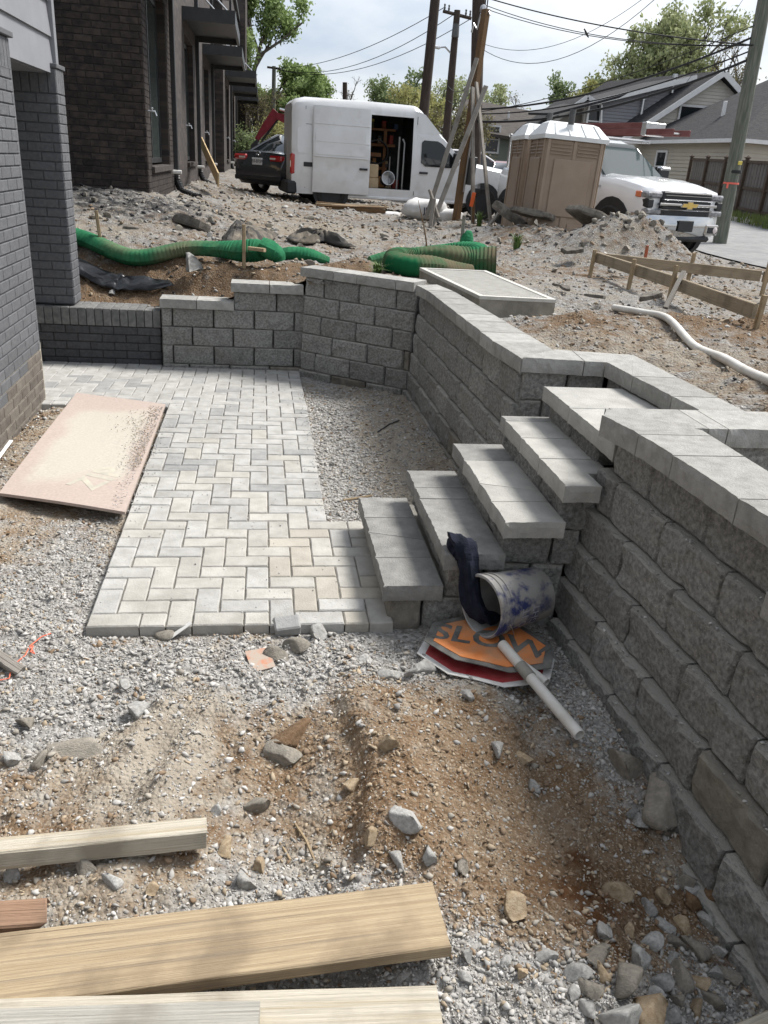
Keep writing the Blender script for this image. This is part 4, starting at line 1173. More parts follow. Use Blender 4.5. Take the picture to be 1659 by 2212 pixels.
mb = MB(); mb.cbox((1.45,0.0,0.32),(4.4,0.12,0.40),0.02); mb.build('running_board', M_WHITE_PAINT, van)
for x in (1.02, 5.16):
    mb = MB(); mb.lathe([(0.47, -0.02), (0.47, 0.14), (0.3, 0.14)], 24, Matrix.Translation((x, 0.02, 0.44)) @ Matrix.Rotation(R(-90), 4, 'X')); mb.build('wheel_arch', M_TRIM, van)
    mb = MB(); mb.lathe([(0.465, 0.0), (0.001, 0.0)], 24, Matrix.Translation((x, 0.012 if x > 3 else -0.0, 0.44)) @ Matrix.Rotation(R(-90), 4, 'X')); mb.build('arch_shade_disc', M_TRIM, van)  # flat black disc standing in for the shade inside the wheel arch
    wheel(van, (x, 0.10, 0.39), 0.39, 0.24, -1, 8); wheel(van, (x, 1.93, 0.39), 0.39, 0.24, 1, 8)
for z_ in (1.29, 1.645, 2.06):
    mb = MB(); y_ = inc(z_)-.121; mb.cbox((.54, y_-.006, z_-.012), (1.97, y_+.03, z_+.012), .005); mb.build('door_rib', M_WHITE_PAINT, door)
bc = [(0.30,0.05,0.04),(0.05,0.08,0.16),(0.35,0.30,0.05),(0.30,0.29,0.27),(0.06,0.06,0.06),(0.35,0.16,0.05),(0.42,0.31,0.19)]
for k in range(16):
    x_ = 2.02+.11*(k % 9); z_ = (1.125, 1.725, 2.105)[k % 3]; h_ = .10+.03*(k*7 % 5)
    mb = MB(); mb.cbox((x_, 1.31, z_), (x_+.10, 1.55, z_+h_), .006); mb.build('stored_box', mat('stored_box_%d' % k, bc[k % 7], rough=.7), van)
for k in range(5):
    x_ = 2.05+.2*k; mb = MB(); mb.cbox((x_, .9, .60), (x_+.17, 1.2, .78+.05*(k % 3)), .01); mb.build('stored_box', mat('floor_box_%d' % k, bc[(k+3) % 7], rough=.7), van)
for pts_ in ([(.335,.50),(.345,.50),(.345,2.44),(.335,2.44)], [(.345,2.02),(.50,2.02),(.50,2.03),(.345,2.03)], [(3.215,.48),(3.228,.48),(3.228,2.40),(3.215,2.40)], [(4.425,.50),(4.436,.50),(4.436,1.46),(4.425,1.46)]):
    on_side(pts_, -.0035 if pts_[0][0] < 3 else -.0145, .004).build('panel_gap', M_TRIM, van)
mb = MB(); mb.box((2.0,0.155,2.49),(3.3,0.165,2.505)); mb.build('door_track', M_TRIM, van)
mb = MB(); mb.cbox((-.006,.16,.75),(.02,1.0,2.35),.01); mb.build('rear_door', M_WHITE_PAINT, van)
mb = MB(); mb.cbox((-.006,1.02,.75),(.02,1.86,2.35),.01); mb.build('rear_door', M_WHITE_PAINT, van)
vr = van.matrix_basis
def in_van(p): return Matrix.Translation(van.location) @ Matrix.Rotation(R(4.6), 4, 'Z') @ Vector((p[0]*.905, p[1]*.93, p[2]*.885))
# loads standing in the van
bk = MB(); bk.lathe([(0.001,0),(0.125,0),(0.15,0.34),(0.157,0.34),(0.157,0.37),(0.145,0.37),(0.125,0.03),(0.001,0.03)], 22, Matrix.Translation(in_van((2.55,0.55,0.80))) @ Matrix.Rotation(R(4.6), 4, 'Z') @ Matrix.Rotation(R(80), 4, 'X'))
tag(bk.build('bucket', M_METAL), 'dusty grey bucket lying in the open van doorway', 'bucket')
mb = MB(); mb.cbox((-.16,-.2,0),(.16,.2,0.22),0.006).cbox((-.15,-.19,.221),(.15,.19,.52),0.02); o = mb.build('carton', M_CARD, None, in_van((2.12,0.40,0.60)), (0,0,R(4.6))); tag(o, 'cardboard carton with a white sack beside the van door edge', 'carton')

# ---- generic saloon car: x forward from the rear bumper, y left
def saloon(label, paint, loc, rz, plate=None, scale=1.0):
    c = thing('car', label, 'car', loc, rz)
    st_ = [(-0.02,.42,.62,.60),(0.0,.34,.80,.78),(0.10,.26,.98,.84),(0.35,.24,1.02,.885),(0.95,.22,1.00,.90),(1.7,.20,.96,.90),(3.2,.20,.95,.90),(3.7,.22,.90,.885),(4.25,.26,.80,.84),(4.5,.32,.68,.76),(4.56,.40,.60,.66)]
    rings = []
    for (x, zb, zt, w) in st_:
        h = zt-zb
        half = [(x, -w*0.80, zb), (x, -w*0.97, zb+h*0.20), (x, -w, zb+h*0.52), (x, -w*0.985, zb+h*0.82), (x, -w*0.90, zt-0.01), (x, -w*0.45, zt+0.012)]
        rings.append(half + [(p[0], -p[1], p[2]) for p in half[::-1]])
    mb = MB(); mb.loft(rings); b = mb.build('body', paint, c)
    gr = []
    for (z, x0, x1, w) in ((0.94, 0.42, 3.35, 0.80), (1.20, 0.86, 2.85, 0.70), (1.40, 1.28, 2.42, 0.60), (1.45, 1.45, 2.25, 0.50)):
        xm = [x0, x0+0.10, (x0+x1)/2, x1-0.10, x1]
        wm = [w*0.86, w*0.97, w, w*0.97, w*0.84]
        gr.append([(x, -y, z) for x, y in zip(xm, wm)] + [(x, y, z) for x, y in zip(xm[::-1], wm[::-1])])
    mb = MB(); mb.loft(gr[:3]); mb.build('windows', M_CARGLASS, c)
    mb = MB(); mb.loft([[(p[0], p[1], p[2]) for p in gr[2]], gr[3]]); mb.build('roof', paint, c)
    for s in (-1, 1):
        mb = MB(); mb.tube([(0.40,s*.74,0.965),(0.88,s*.655,1.215),(1.30,s*.555,1.415),(2.40,s*.555,1.42),(2.85,s*.66,1.21),(3.36,s*.76,.95)], 0.035, 6); mb.build('pillar_rail', paint, c)
        mb = MB(); mb.cbox((-0.03, min(s*.40,s*.80), 0.80), (0.14, max(s*.40,s*.80), 0.93), 0.03); t_ = mb.build('tail_lamp', M_TAIL, c)
        mb = MB(); mb.cbox((-0.038, min(s*.42,s*.62), 0.835), (0.0, max(s*.42,s*.62), 0.885), 0.012); mb.build('lamp_bar', M_TAILCLEAR, t_)
        mb = MB(); mb.cbox((4.28, min(s*.45,s*.78), 0.62), (4.47, max(s*.45,s*.78), 0.74), 0.03); mb.build('headlamp', M_LAMP, c)
        for x in (0.92, 3.62): wheel(c, (x, s*0.80, 0.32), 0.32, 0.20, s, 7)
        mb = MB(); mb.cbox((2.80, min(s*.86,s*1.02), 0.98), (2.92, max(s*.86,s*1.02), 1.10), 0.03); mb.build('mirror', paint, c)
    mb = MB(); mb.cbox((-0.045,-.78,.34),(0.06,.78,.46),0.03); mb.build('bumper_lip', M_TRIM, c)
    if plate:
        mb = MB(); mb.cbox((-0.035,-.165,.70),(-0.005,.165,.86),0.006); po = mb.build('licence_plate', M_PLATE, c)
        link('lettering', text_mesh(plate, 0.105, M_INK, 0.001), po, (-0.038, 0, 0.78), (R(90), 0, R(-90)))
        mb = MB(); mb.lathe([(0.070+.012*math.cos(a), .012*math.sin(a)) for a in np.linspace(0, 2*math.pi, 7)], 18, Matrix.Translation((0.03,0,.955)) @ Matrix.Rotation(R(78), 4, 'Y') @ Matrix.Scale(0.7, 4, (1,0,0)))
        mb.lathe([(0.034+.010*math.cos(a), .010*math.sin(a)) for a in np.linspace(0, 2*math.pi, 7)], 14, Matrix.Translation((0.03,0,.955)) @ Matrix.Rotation(R(78), 4, 'Y')); mb.build('emblem', M_CHROME, c)
    return c
saloon('charcoal saloon car seen from behind beside the white van', M_GREY_PAINT, (-0.12, 21.9, 1.20), R(46), '150-BFSM')
saloon('dark red car half hidden behind the van bonnet and toilets', M_RED_PAINT, (6.3, 26.2, 0.98), R(30))
saloon('white car behind the van windscreen with a raised mirror', M_WHITE_CLEAN, (4.3, 26.6, 1.22), R(25))

# ---- white pickup truck: x forward, origin on the ground under the front bumper
pk_ = thing('pickup_truck', 'white pickup truck with chrome grille and red ladder on its rack', 'truck', (8.20, 15.93, 0.74), R(290.5)); pk_.scale = (1.08, 1.08, 1.13); pk_.location.z = float(up_z(np.array([8.95]), np.array([16.75]))[0])+.01
st_ = [(-4.55,.62,1.25,.93),(-4.45,.55,1.32,.98),(-3.85,.50,1.32,1.0),(-3.6,.45,1.30,1.0),(-1.65,.45,1.27,1.0),(-1.45,.48,1.28,1.01),(-0.75,.50,1.24,1.01),(-0.35,.52,1.18,.985),(-0.14,.55,1.13,.95),(-0.08,.60,1.06,.93)]
rings = []
for (x, zb, zt, w) in st_:
    h = zt-zb
    half = [(x,-w*.94,zb),(x,-w,zb+h*.25),(x,-w*1.0,zb+h*.6),(x,-w*.985,zt-.10),(x,-w*.92,zt-.01),(x,-w*.55,zt+(0.05 if x > -1.6 else 0.0)),(x,-w*.28,zt+(0.035 if x > -1.6 else 0.0))]
    rings.append(half + [(p[0],-p[1],p[2]) for p in half[::-1]])
mb = MB(); mb.loft(rings); mb.build('body', M_WHITE_CLEAN, pk_)
# cab
def cab_ring(z, x0, x1, w): 
    return [(x0,-w*.96,z),(x0+.15,-w,z),((x0+x1)/2,-w,z),(x1-.25,-w*.98,z),(x1,-w*.86,z),(x1,w*.86,z),(x1-.25,w*.98,z),((x0+x1)/2,w,z),(x0+.15,w,z),(x0,w*.96,z)]
cr = [cab_ring(1.22,-3.7,-1.42,.95), cab_ring(1.60,-3.62,-1.92,.84), cab_ring(1.84,-3.5,-2.30,.74), cab_ring(1.915,-3.35,-2.55,.66)]
mb = MB(); mb.loft(cr); mb.build('cab', M_WHITE_CLEAN, pk_)
V_ = [(-1.47,-.70,1.275),(-1.47,.70,1.275),(-2.27,.60,1.82),(-2.27,-.60,1.82)]
mb = MB(); mb.plate([(-1.425,-.76,1.27),(-1.425,.76,1.27),(-2.285,.63,1.835),(-2.285,-.63,1.835)], -0.03); mb.build('windscreen', M_SHIELD, pk_)
for s in (-1, 1):
    pts = [(-1.72,1.30),(-2.28,1.80),(-2.75,1.82),(-2.75,1.30)]
    def side_pt(x, z): return (x, s*(0.965-(z-1.22)*0.31), z)
    V = [side_pt(*p) for p in pts]; V2 = [(p[0], p[1]-s*0.02, p[2]) for p in V]
    mb = MB(); mb.add(V+V2, [(0,1,2,3),(7,6,5,4),(0,4,5,1),(1,5,6,2),(2,6,7,3),(3,7,4,0)]); mb.build('side_window', M_CARGLASS, pk_)
    pts = [(-2.82,1.30),(-2.82,1.82),(-3.35,1.78),(-3.48,1.30)]
    V = [side_pt(*p) for p in pts]; V2 = [(p[0], p[1]-s*0.02, p[2]) for p in V]
    mb = MB(); mb.add(V+V2, [(0,1,2,3),(7,6,5,4),(0,4,5,1),(1,5,6,2),(2,6,7,3),(3,7,4,0)]); mb.build('side_window', M_CARGLASS, pk_)
    mb = MB(); mb.cbox((-1.95, min(s*1.06,s*1.34), 1.26), (-1.82, max(s*1.06,s*1.34), 1.50), 0.035); mo = mb.build('mirror', M_TRIM, pk_)
    mb = MB(); mb.cbox((-1.96, min(s*1.06,s*1.34), 1.44), (-1.80, max(s*1.06,s*1.34), 1.515), 0.03); mb.build('mirror_cap', M_CHROME, mo)
    mb = MB(); mb.tube([(-1.88, s*0.95, 1.22), (-1.88, s*1.14, 1.30)], 0.045, 6); mb.build('mirror_arm', M_TRIM, mo)
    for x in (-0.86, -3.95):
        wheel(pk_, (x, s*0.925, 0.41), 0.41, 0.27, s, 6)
        mb = MB(); y0_, y1_ = sorted((s*.90, s*1.022)); mb.prism([(x+.50*math.cos(R(18*q)), .46+.50*math.sin(R(18*q))) for q in range(20)], y0_, y1_, axis='y'); mb.build('wheel_well_shade', M_TRIM, pk_)  # solid dark disc on the body side, painted shade of the wheel well
    # stacked headlamps
    mb = MB(); mb.cbox((-0.30, min(s*.56,s*.97), 0.985), (-0.035, max(s*.56,s*.97), 1.085), 0.025); h_ = mb.build('headlamp', M_LAMP, pk_)
    mb = MB(); mb.cbox((-0.34, min(s*.93,s*.985), 0.985), (-0.20, max(s*.93,s*.985), 1.085), 0.015); mb.build('indicator', M_AMBER, h_)
    mb = MB(); mb.cbox((-0.16, min(s*.60,s*.96), 0.73), (-0.005, max(s*.60,s*.96), 0.82), 0.02); mb.build('lower_lamp', M_LAMP, pk_)
    mb = MB(); mb.cbox((-0.20, min(s*.80,s*.95), 0.83), (-0.02, max(s*.80,s*.95), 0.975), 0.02); mb.build('cheek_trim', M_TRIM, pk_)
    mb = MB(); mb.cbox((0.015, min(s*.52,s*.86), 0.42), (0.075, max(s*.52,s*.86), 0.60), 0.02); f_ = mb.build('fog_lamp_frame', M_CHROME, pk_)
    mb = MB(); mb.cbox((0.06, min(s*.56,s*.83), 0.45), (0.085, max(s*.56,s*.83), 0.57), 0.015); mb.build('recess', M_TRIM, f_)
    mb = MB(); mb.lathe([(0.055,0),(0.04,0.012),(0.001,0.014)], 16, Matrix.Translation((0.085, s*0.76, 0.51)) @ Matrix.Rotation(R(90), 4, 'Y')); mb.build('fog_lamp', M_TAILCLEAR, f_)
# grille
mb = MB(); mb.cbox((-0.12,-.62,0.70),(0.00,.62,1.10),0.02); g_ = mb.build('grille', M_TRIM, pk_)
for z0, z1, w, x in ((0.962,0.980,.62,.03),(0.875,0.918,.72,.055),(0.805,0.825,.66,.03),(1.038,1.046,.58,.02)):
    mb = MB(); mb.cbox((-0.04,-w,z0),(x,w,z1),0.008); mb.build('chrome_bar', M_CHROME, g_)
for z in (1.01,1.07,0.79,0.755,0.72):
    mb = MB(); mb.box((-0.02,-.56,z),(0.012,.56,z+.012)); mb.build('grille_slat', M_TRIM, g_)
bt = [(-.16,-.032),(-.05,-.032),(-.05,-.062),(.05,-.062),(.05,-.032),(.13,-.032),(.16,.032),(.05,.032),(.05,.062),(-.05,.062),(-.05,.032),(-.13,.032)]
mb = MB(); mb.prism([(p[0]*1.40, p[1]*1.0) for p in bt], 0.05, 0.068, axis='x', M=Matrix.Translation((0,0,.895))); e_ = mb.build('emblem', M_CHROME, g_)
mb = MB(); mb.prism([(p[0]*1.25, p[1]*.86) for p in bt], 0.069, 0.078, axis='x', M=Matrix.Translation((0,0,.895))); mb.build('emblem_face', M_GOLD, e_)
# bumper
br_ = []
for y in (-1.0,-.9,-.5,0,.5,.9,1.0):
    d = -0.22*(abs(y)/1.0)**4
    br_.append([(d-.12,y,.40),(d+.03,y,.38),(d+.07,y,.46),(d+.075,y,.60),(d+.04,y,.72),(d-.12,y,.74)])
mb = MB(); mb.loft(br_); mb.build('bumper', M_CHROME, pk_)
mb = MB(); mb.cbox((-0.2,-.72,.30),(0.05,.72,.40),0.04); mb.build('air_dam', M_TRIM, pk_)
mb = MB(); mb.cbox((0.075,-.22,.47),(0.10,.16,.655),0.01); mb.build('plate_bracket', M_TRIM, pk_)
link('lettering', text_mesh('SILVERADO', 0.06, M_TRIM, 0.001), pk_, (-1.36, -1.018, 1.10), (R(90), 0, R(0)))
# rack with ladder over the cab
mb = MB()
for x in (-4.4,-3.85):
    mb.tube([(x,-.85,1.3),(x,-.85,1.92),(x,.85,1.92),(x,.85,1.3)], 0.03, 6)
mb.tube([(-4.5,-.8,1.92),(-2.0,-.8,1.92)], 0.035, 6).tube([(-4.5,.8,1.92),(-2.0,.8,1.92)], 0.035, 6).tube([(-2.2,-.85,1.935),(-2.2,.85,1.935)],0.03,6)
for s in (-1,1): mb.tube([(-2.7,s*.62,1.9),(-2.7,s*.72,1.93)], 0.025, 6)
mb.build('ladder_rack', M_ALLOY, pk_)
lad = thing('ladder', 'faded red fibreglass extension ladder lying on the pickup rack', 'ladder', (8.20, 15.93, 0.74), R(290.5)); lad.scale = (1.08, 1.08, 1.13); lad.location.z = pk_.location.z; print('TRUCKZ', pk_.location.z)
M_LADDER = mat('faded_red_fibreglass', (0.14,0.045,0.042), (0.21,0.09,0.085), rough=0.7, scale=6, stretch=(0.3,1,1))
for y, z in ((-.62,1.96),(-.22,1.96),(-.58,2.06),(-.26,2.06)):
    mb = MB(); mb.cbox((-3.5,y-.018,z),(-0.05 if z < 2.0 else -0.7,y+.018,z+.095),0.006); mb.build('rail', M_LADDER, lad)
for k in range(12):
    x = -3.4+0.285*k
    mb = MB(); mb.tube([(x,-.62,2.0),(x,-.22,2.0)],0.017,6).tube([(min(x,-.9)+.1,-.58,2.10),(min(x,-.9)+.1,-.26,2.10)],0.017,6); mb.build('rung', M_ALLOY, lad)
mb = MB(); mb.cbox((-.80,-.66,1.95),(-.68,-.18,2.16),0.01); mb.build('end_bracket', M_ALLOY, lad)

# ---- two portable toilets
M_TAN = mat('tan_plastic', (0.285,0.215,0.158), (0.325,0.25,0.188), rough=0.55, scale=3, bump=0.05, bscale=200, spec=0.4)
M_ROOF_W = mat('white_translucent_plastic', (0.74,0.75,0.74), (0.66,0.68,0.68), rough=0.5, scale=5)
M_PIPE_GREY = mat('grey_pipe', (0.07,0.075,0.075), (0.10,0.10,0.10), rough=0.6, scale=10)
def toilet(label, loc, rz, tilt):
    t = thing('portable_toilet', label, 'portable toilet', loc, rz, 'portable toilets')
    t.rotation_euler = (tilt[0], tilt[1], rz)
    w = 0.575; t.scale = (.93, .93, 0.86)
    mb = MB(); mb.cbox((-w,-w,0.0),(w,w,0.13),0.03); mb.build('base', M_TRIM, t)
    mb = MB(); mb.cbox((-w+.02,-w+.02,0.13),(w-.02,w-.02,2.06),0.03); mb.build('cabin', M_TAN, t)
    for k in range(4):
        Mk = Matrix.Rotation(R(90*k), 4, 'Z'); f = -w+.02
        mb = MB(); mb.cbox((-.36,f-.032,.62),(.36,f,1.70),0.012,Mk); mb.build('side_panel', M_TAN, t)
        mb = MB(); mb.cbox((-.53,f-.028,.13),(-.47,f,2.05),0.008,Mk).cbox((.47,f-.028,.13),(.53,f,2.05),0.008,Mk).cbox((-.03,f-.02,1.70),(.03,f,2.05),0.006,Mk).cbox((-.06,f-.02,.14),(.06,f,.62),0.006,Mk); mb.build('rib', M_TAN, t)
        mb = MB()
        for z in (.42,): mb.cbox((-.46,f-.016,.16),(-.09,f,.50),0.008,Mk).cbox((.09,f-.016,.16),(.46,f,.50),0.008,Mk)
        mb.build('foot_panel', M_TAN, t)
        for i in range(4):
            for (a, b) in ((-.45,-.06),(.06,.45)):
                mb = MB(); mb.prism([(f-.03,0),(f,.03),(f,.0)], a, b, axis='x', M=Mk @ Matrix.Translation((0,0,1.78+.062*i))); mb.build('louvre', M_TAN, t)
    rr_ = 0.61
    low = [(-rr_,-rr_,2.05),(rr_,-rr_,2.05),(rr_,rr_,2.05),(-rr_,rr_,2.05)]
    mid = [(p[0]*1.0,p[1]*1.0,2.13) for p in low]
    top = [(-.48,-.26,2.36),(.48,-.26,2.36),(.48,.26,2.36),(-.48,.26,2.36)]
    top2 = [(-.42,-.1,2.40),(.42,-.1,2.40),(.42,.1,2.40),(-.42,.1,2.40)]
    mb = MB(); mb.loft([low,mid,top,top2], smooth=False); ro_ = mb.build('roof', M_ROOF_W, t)
    for x in (-.36,-.12,.14,.38):
        for s in (-1,1):
            mb = MB(); mb.tube([(x*1.15,s*.60,2.145),(x,s*.265,2.368)],0.014,5); mb.build('roof_rib', M_ROOF_W, ro_)
    mb = MB(); mb.lathe([(.10,2.22),(.062,2.34)],14,Matrix.Translation((-.10,-.38,0))); mb.build('vent_collar', M_ROOF_W, ro_)
    mb = MB(); mb.lathe([(.001,2.62),(.056,2.62),(.056,2.25)],14,Matrix.Translation((-.10,-.38,0))); mb.build('vent_pipe', M_PIPE_GREY, ro_)
    return t
toilet('nearer tan portable toilet with white ribbed roof beside the pickup', (5.27, 15.15, 0.93), R(-3), (R(-0.5), R(1.8)))
toilet('second tan portable toilet partly hidden at the left of its twin', (5.35, 16.60, 0.94), R(-3), (R(-0.5), R(1.8)))

# ---- red excavator arm and white utility truck beyond the saloon
ex = thing('excavator', 'dark red excavator with folded arm rising behind the saloon car', 'excavator', (1.9, 33.5, 1.2), R(172))
mb = MB()
mb.loft([[(x-w_,-.1,z),(x+w_,-.1,z),(x+w_,.1,z),(x-w_,.1,z)] for x, z, w_ in ((-.2,.6,.2),)]*2) if False else None
def beam(mb, pts, w, t):
    for a, b in zip(pts[:-1], pts[1:]):
        a = Vector(a); b = Vector(b); d = (b-a).normalized(); n = d.cross(Vector((0,1,0))).normalized()
        rings = []
        for p, ww in ((a, w[0]), ((a+b)/2, w[1]), (b, w[2])):
            rings.append([p+n*ww+Vector((0,t,0)), p+n*ww-Vector((0,t,0)), p-n*ww-Vector((0,t,0)), p-n*ww+Vector((0,t,0))])
        mb.loft(rings, smooth=False)
mb = MB(); beam(mb, [(0.2,0,0.9),(0.9,0,2.2)], (.16,.2,.14), .11); beam(mb, [(0.9,0,2.15),(1.45,0,2.30)], (.14,.14,.10), .11); mb.build('boom', M_RED_MACHINE, ex)
mb = MB(); beam(mb, [(1.40,0,2.42),(2.15,0,1.42)], (.17,.15,.07), .09); mb.build('arm', M_RED_MACHINE, ex)
mb = MB(); mb.tube([(0.75,0,2.42),(1.30,0,2.52)],0.045,8); mb.build('cylinder', M_CHROME, ex)
mb = MB(); mb.tube([(1.35,0,2.18),(1.95,0,1.40)],0.04,8).tube([(2.0,.04,1.5),(2.2,.04,1.2)],.03,6); mb.build('cylinder', M_TRIM, ex)
mb = MB(); mb.prism([(2.1,1.45),(2.32,1.25),(2.35,.95),(2.15,.80),(1.85,.85),(1.75,1.05),(1.95,1.05),(2.05,1.2)], -.25, .25, axis='y'); mb.build('bucket', M_TRIM, ex)
mb = MB(); mb.cbox((-1.6,-.8,.55),(.4,.8,1.05),.05).cbox((-1.5,-.75,1.05),(-.6,.75,1.45),.06); mb.build('body', M_RED_MACHINE, ex)
mb = MB(); mb.cbox((-.6,-.15,1.05),(.3,.75,2.35),.08); mb.build('cab', M_CARGLASS, ex)
for s in (-1,1):
    mb = MB(); mb.prism([(-1.2,.0),(.9,.0),(1.1,.25),(.9,.5),(-1.2,.5),(-1.4,.25)], min(s*.55,s*.9), max(s*.55,s*.9), axis='y'); mb.build('track', M_RUBBER, ex)
ut = thing('utility_truck', 'white utility truck body with roof rails behind the saloon car', 'truck', (2.35, 36.5, 1.05), R(40))
mb = MB(); mb.cbox((-1.3,-.95,.55),(1.6,.95,1.88),.05); mb.build('service_body', M_WHITE_CLEAN, ut)
mb = MB(); mb.cbox((-1.31,-.96,1.55),(1.61,.96,1.64),.01); mb.build('side_stripe', M_TRIM, ut)
mb = MB(); mb.cbox((1.6,-.9,.5),(3.2,.9,1.75),.15); mb.build('cab', M_WHITE_CLEAN, ut)
mb = MB(); mb.tube([(-1.2,-.85,1.98),(1.5,-.85,1.98)],.03,6).tube([(-1.2,.85,1.98),(1.5,.85,1.98)],.03,6)
for x in (-1.1,.2,1.4):
    for s in (-1,1): mb.tube([(x,s*.85,1.86),(x,s*.85,1.98)],.025,6)
mb.build('roof_rail', M_ALLOY, ut)
for x in (-.6,2.4):
    for s in (-1,1): wheel(ut, (x,s*.8,.4), .4, .25, s, 6)
# ---------------------------------------------------------------- things on the site
def at(px, py, z):
    """ground point seen at a place in the photograph, for a given height"""
    d = fw + rt*((px-829.5)/1750) + up*(-(py-1106)/1750)
    t = (z-EYE)/d.z
    return Vector((d.x*t, d.y*t, z))
def aty(px, py, Y):
    d = fw + rt*((px-829.5)/1750) + up*(-(py-1106)/1750)
    t = Y/d.y
    return Vector((d.x*t, Y, EYE+d.z*t))
def gz(x, y): return float(up_z(np.array([x]), np.array([y]))[0])
def lz(x, y): return float(low_z(np.array([x]), np.array([y]))[0])
def wood(name, c1, c2, st=(0.8, 48, 48), **k):
    return mat(name, tuple(q*.88 for q in c1), tuple(min(1, q*1.02) for q in c2), rough=0.85, scale=3.0, bump=0.6, bscale=3, stretch=st, var=0.06, detail=10, lo=0.28, hi=0.74, speck=(tuple(q*.5 for q in c1), 2.1, 0.66), mud=(tuple(.5*q+.5*w for q, w in zip(c1, (.13,.105,.075))), 4.0, .50, .66, .8), **k)
M_WOOD_TAN = wood('weathered_tan_lumber', (0.33,0.245,0.15), (0.47,0.375,0.245), dirt=((0.15,0.125,0.10), 1.1, 0.54, 0.72, 0.75))
M_WOOD_PALE = wood('bleached_lumber', (0.44,0.40,0.32), (0.60,0.555,0.46), dirt=((0.40,0.33,0.22), 1.2, 0.52, 0.70, 0.8))
M_WOOD_GREY = wood('grey_weathered_lumber', (0.20,0.18,0.155), (0.33,0.305,0.27), dirt=((0.12,0.11,0.09), 3, 0.55, 0.8, 0.6))
M_WOOD_STAKE = wood('stake_wood', (0.33,0.24,0.14), (0.46,0.36,0.23))
M_WOOD_BROWN = wood('treated_brown_lumber', (0.13,0.075,0.035), (0.21,0.125,0.06))
def timber(name, label, cat, a, b, w, h, material, roll=0.0, chip=0.0, group=None):
    """sawn length of lumber from a to b (centre line), w wide, h thick, with worn arrises and slightly ragged ends"""
    a = Vector(a); b = Vector(b); L = (b-a).length; d = (b-a)/L
    n = 10; rings = []; r = random.Random(hash(label or name) % 9999)
    sag = [r.uniform(-1, 1)*0.0015 for _ in range(n+1)]
    for i in range(n+1):
        x = -L/2 + L*i/n; c = 0.004 + r.uniform(0, 0.003)
        y0, y1, z0, z1 = -w/2+sag[i], w/2+sag[i], -h/2, h/2
        e = (r.uniform(-chip, chip) if i in (0, n) else 0)
        rings.append([(x+e, y0+c, z0), (x+e*.5, y1-c, z0), (x-e*.3, y1, z0+c), (x, y1, z1-c), (x+e*.2, y1-c, z1), (x-e, y0+c, z1), (x, y0, z1-c), (x+e*.6, y0, z0+c)])
    mb = MB(); mb.loft(rings, smooth=False)
    me = mb.mesh(name, material)
    o = bpy.data.objects.new(name, me); C.objects.link(o)
    q = d.to_track_quat('X', 'Z'); o.rotation_mode = 'XYZ'
    o.matrix_world = Matrix.Translation((a+b)/2) @ q.to_matrix().to_4x4() @ Matrix.Rotation(roll, 4, 'X')
    if label: tag(o, label, cat, group)
    return o
# lumber lying in the foreground
timber('board', 'wide weathered tan board lying across the bottom foreground', 'board', (-1.5, 1.585, 0.058), (0.545, 1.715, 0.058), 0.232, 0.05, M_WOOD_TAN, 0, 0.004)
timber('board', 'bleached pale board along the bottom edge below the wide tan board', 'board', (-1.5, 1.50, 0.088), (0.475, 1.395, 0.078), 0.15, 0.05, M_WOOD_PALE, 0, 0.003)
timber('board', 'short greyish board end overlapping the pale board at bottom left', 'board', (-1.4, 1.455, 0.132), (0.0, 1.375, 0.129), 0.12, 0.045, wood('greyed_board', (0.32,0.305,0.265), (0.47,0.45,0.40)), 0, 0.003)
timber('timber', 'whitewashed square timber lying on the soil at left', 'timber', (-1.6, 2.02, 0.055), (-0.175, 2.105, 0.060), 0.075, 0.072, M_WOOD_PALE, R(-4), 0.003)
p = at(1650, 2185, -0.10); timber('board', 'pale sawn board end poking in at the bottom right corner', 'board', (p.x-.30, p.y-.135, -.115), (p.x+.5, p.y+.06, -.115), 0.12, 0.04, M_WOOD_PALE, 0, .004)
timber('board', 'splintered reddish board end at the left edge', 'board', (-1.3, 1.86, 0.03), (-0.63, 1.835, 0.045), 0.085, 0.035, wood('red_brown_wood', (0.26,0.15,0.095), (0.38,0.25,0.165)), R(12), .02)
timber('stick', 'muddy broken stake end half buried at the left edge', 'stick', at(-40, 1395, .06), at(45, 1452, -.02), 0.05, 0.045, M_WOOD_GREY, R(20), .02)
timber('stick', 'thin white lath beside the brick pier', 'stick', at(-20, 1010, .02), at(24, 952, .02), 0.03, 0.012, M_WHITE_PLASTIC)
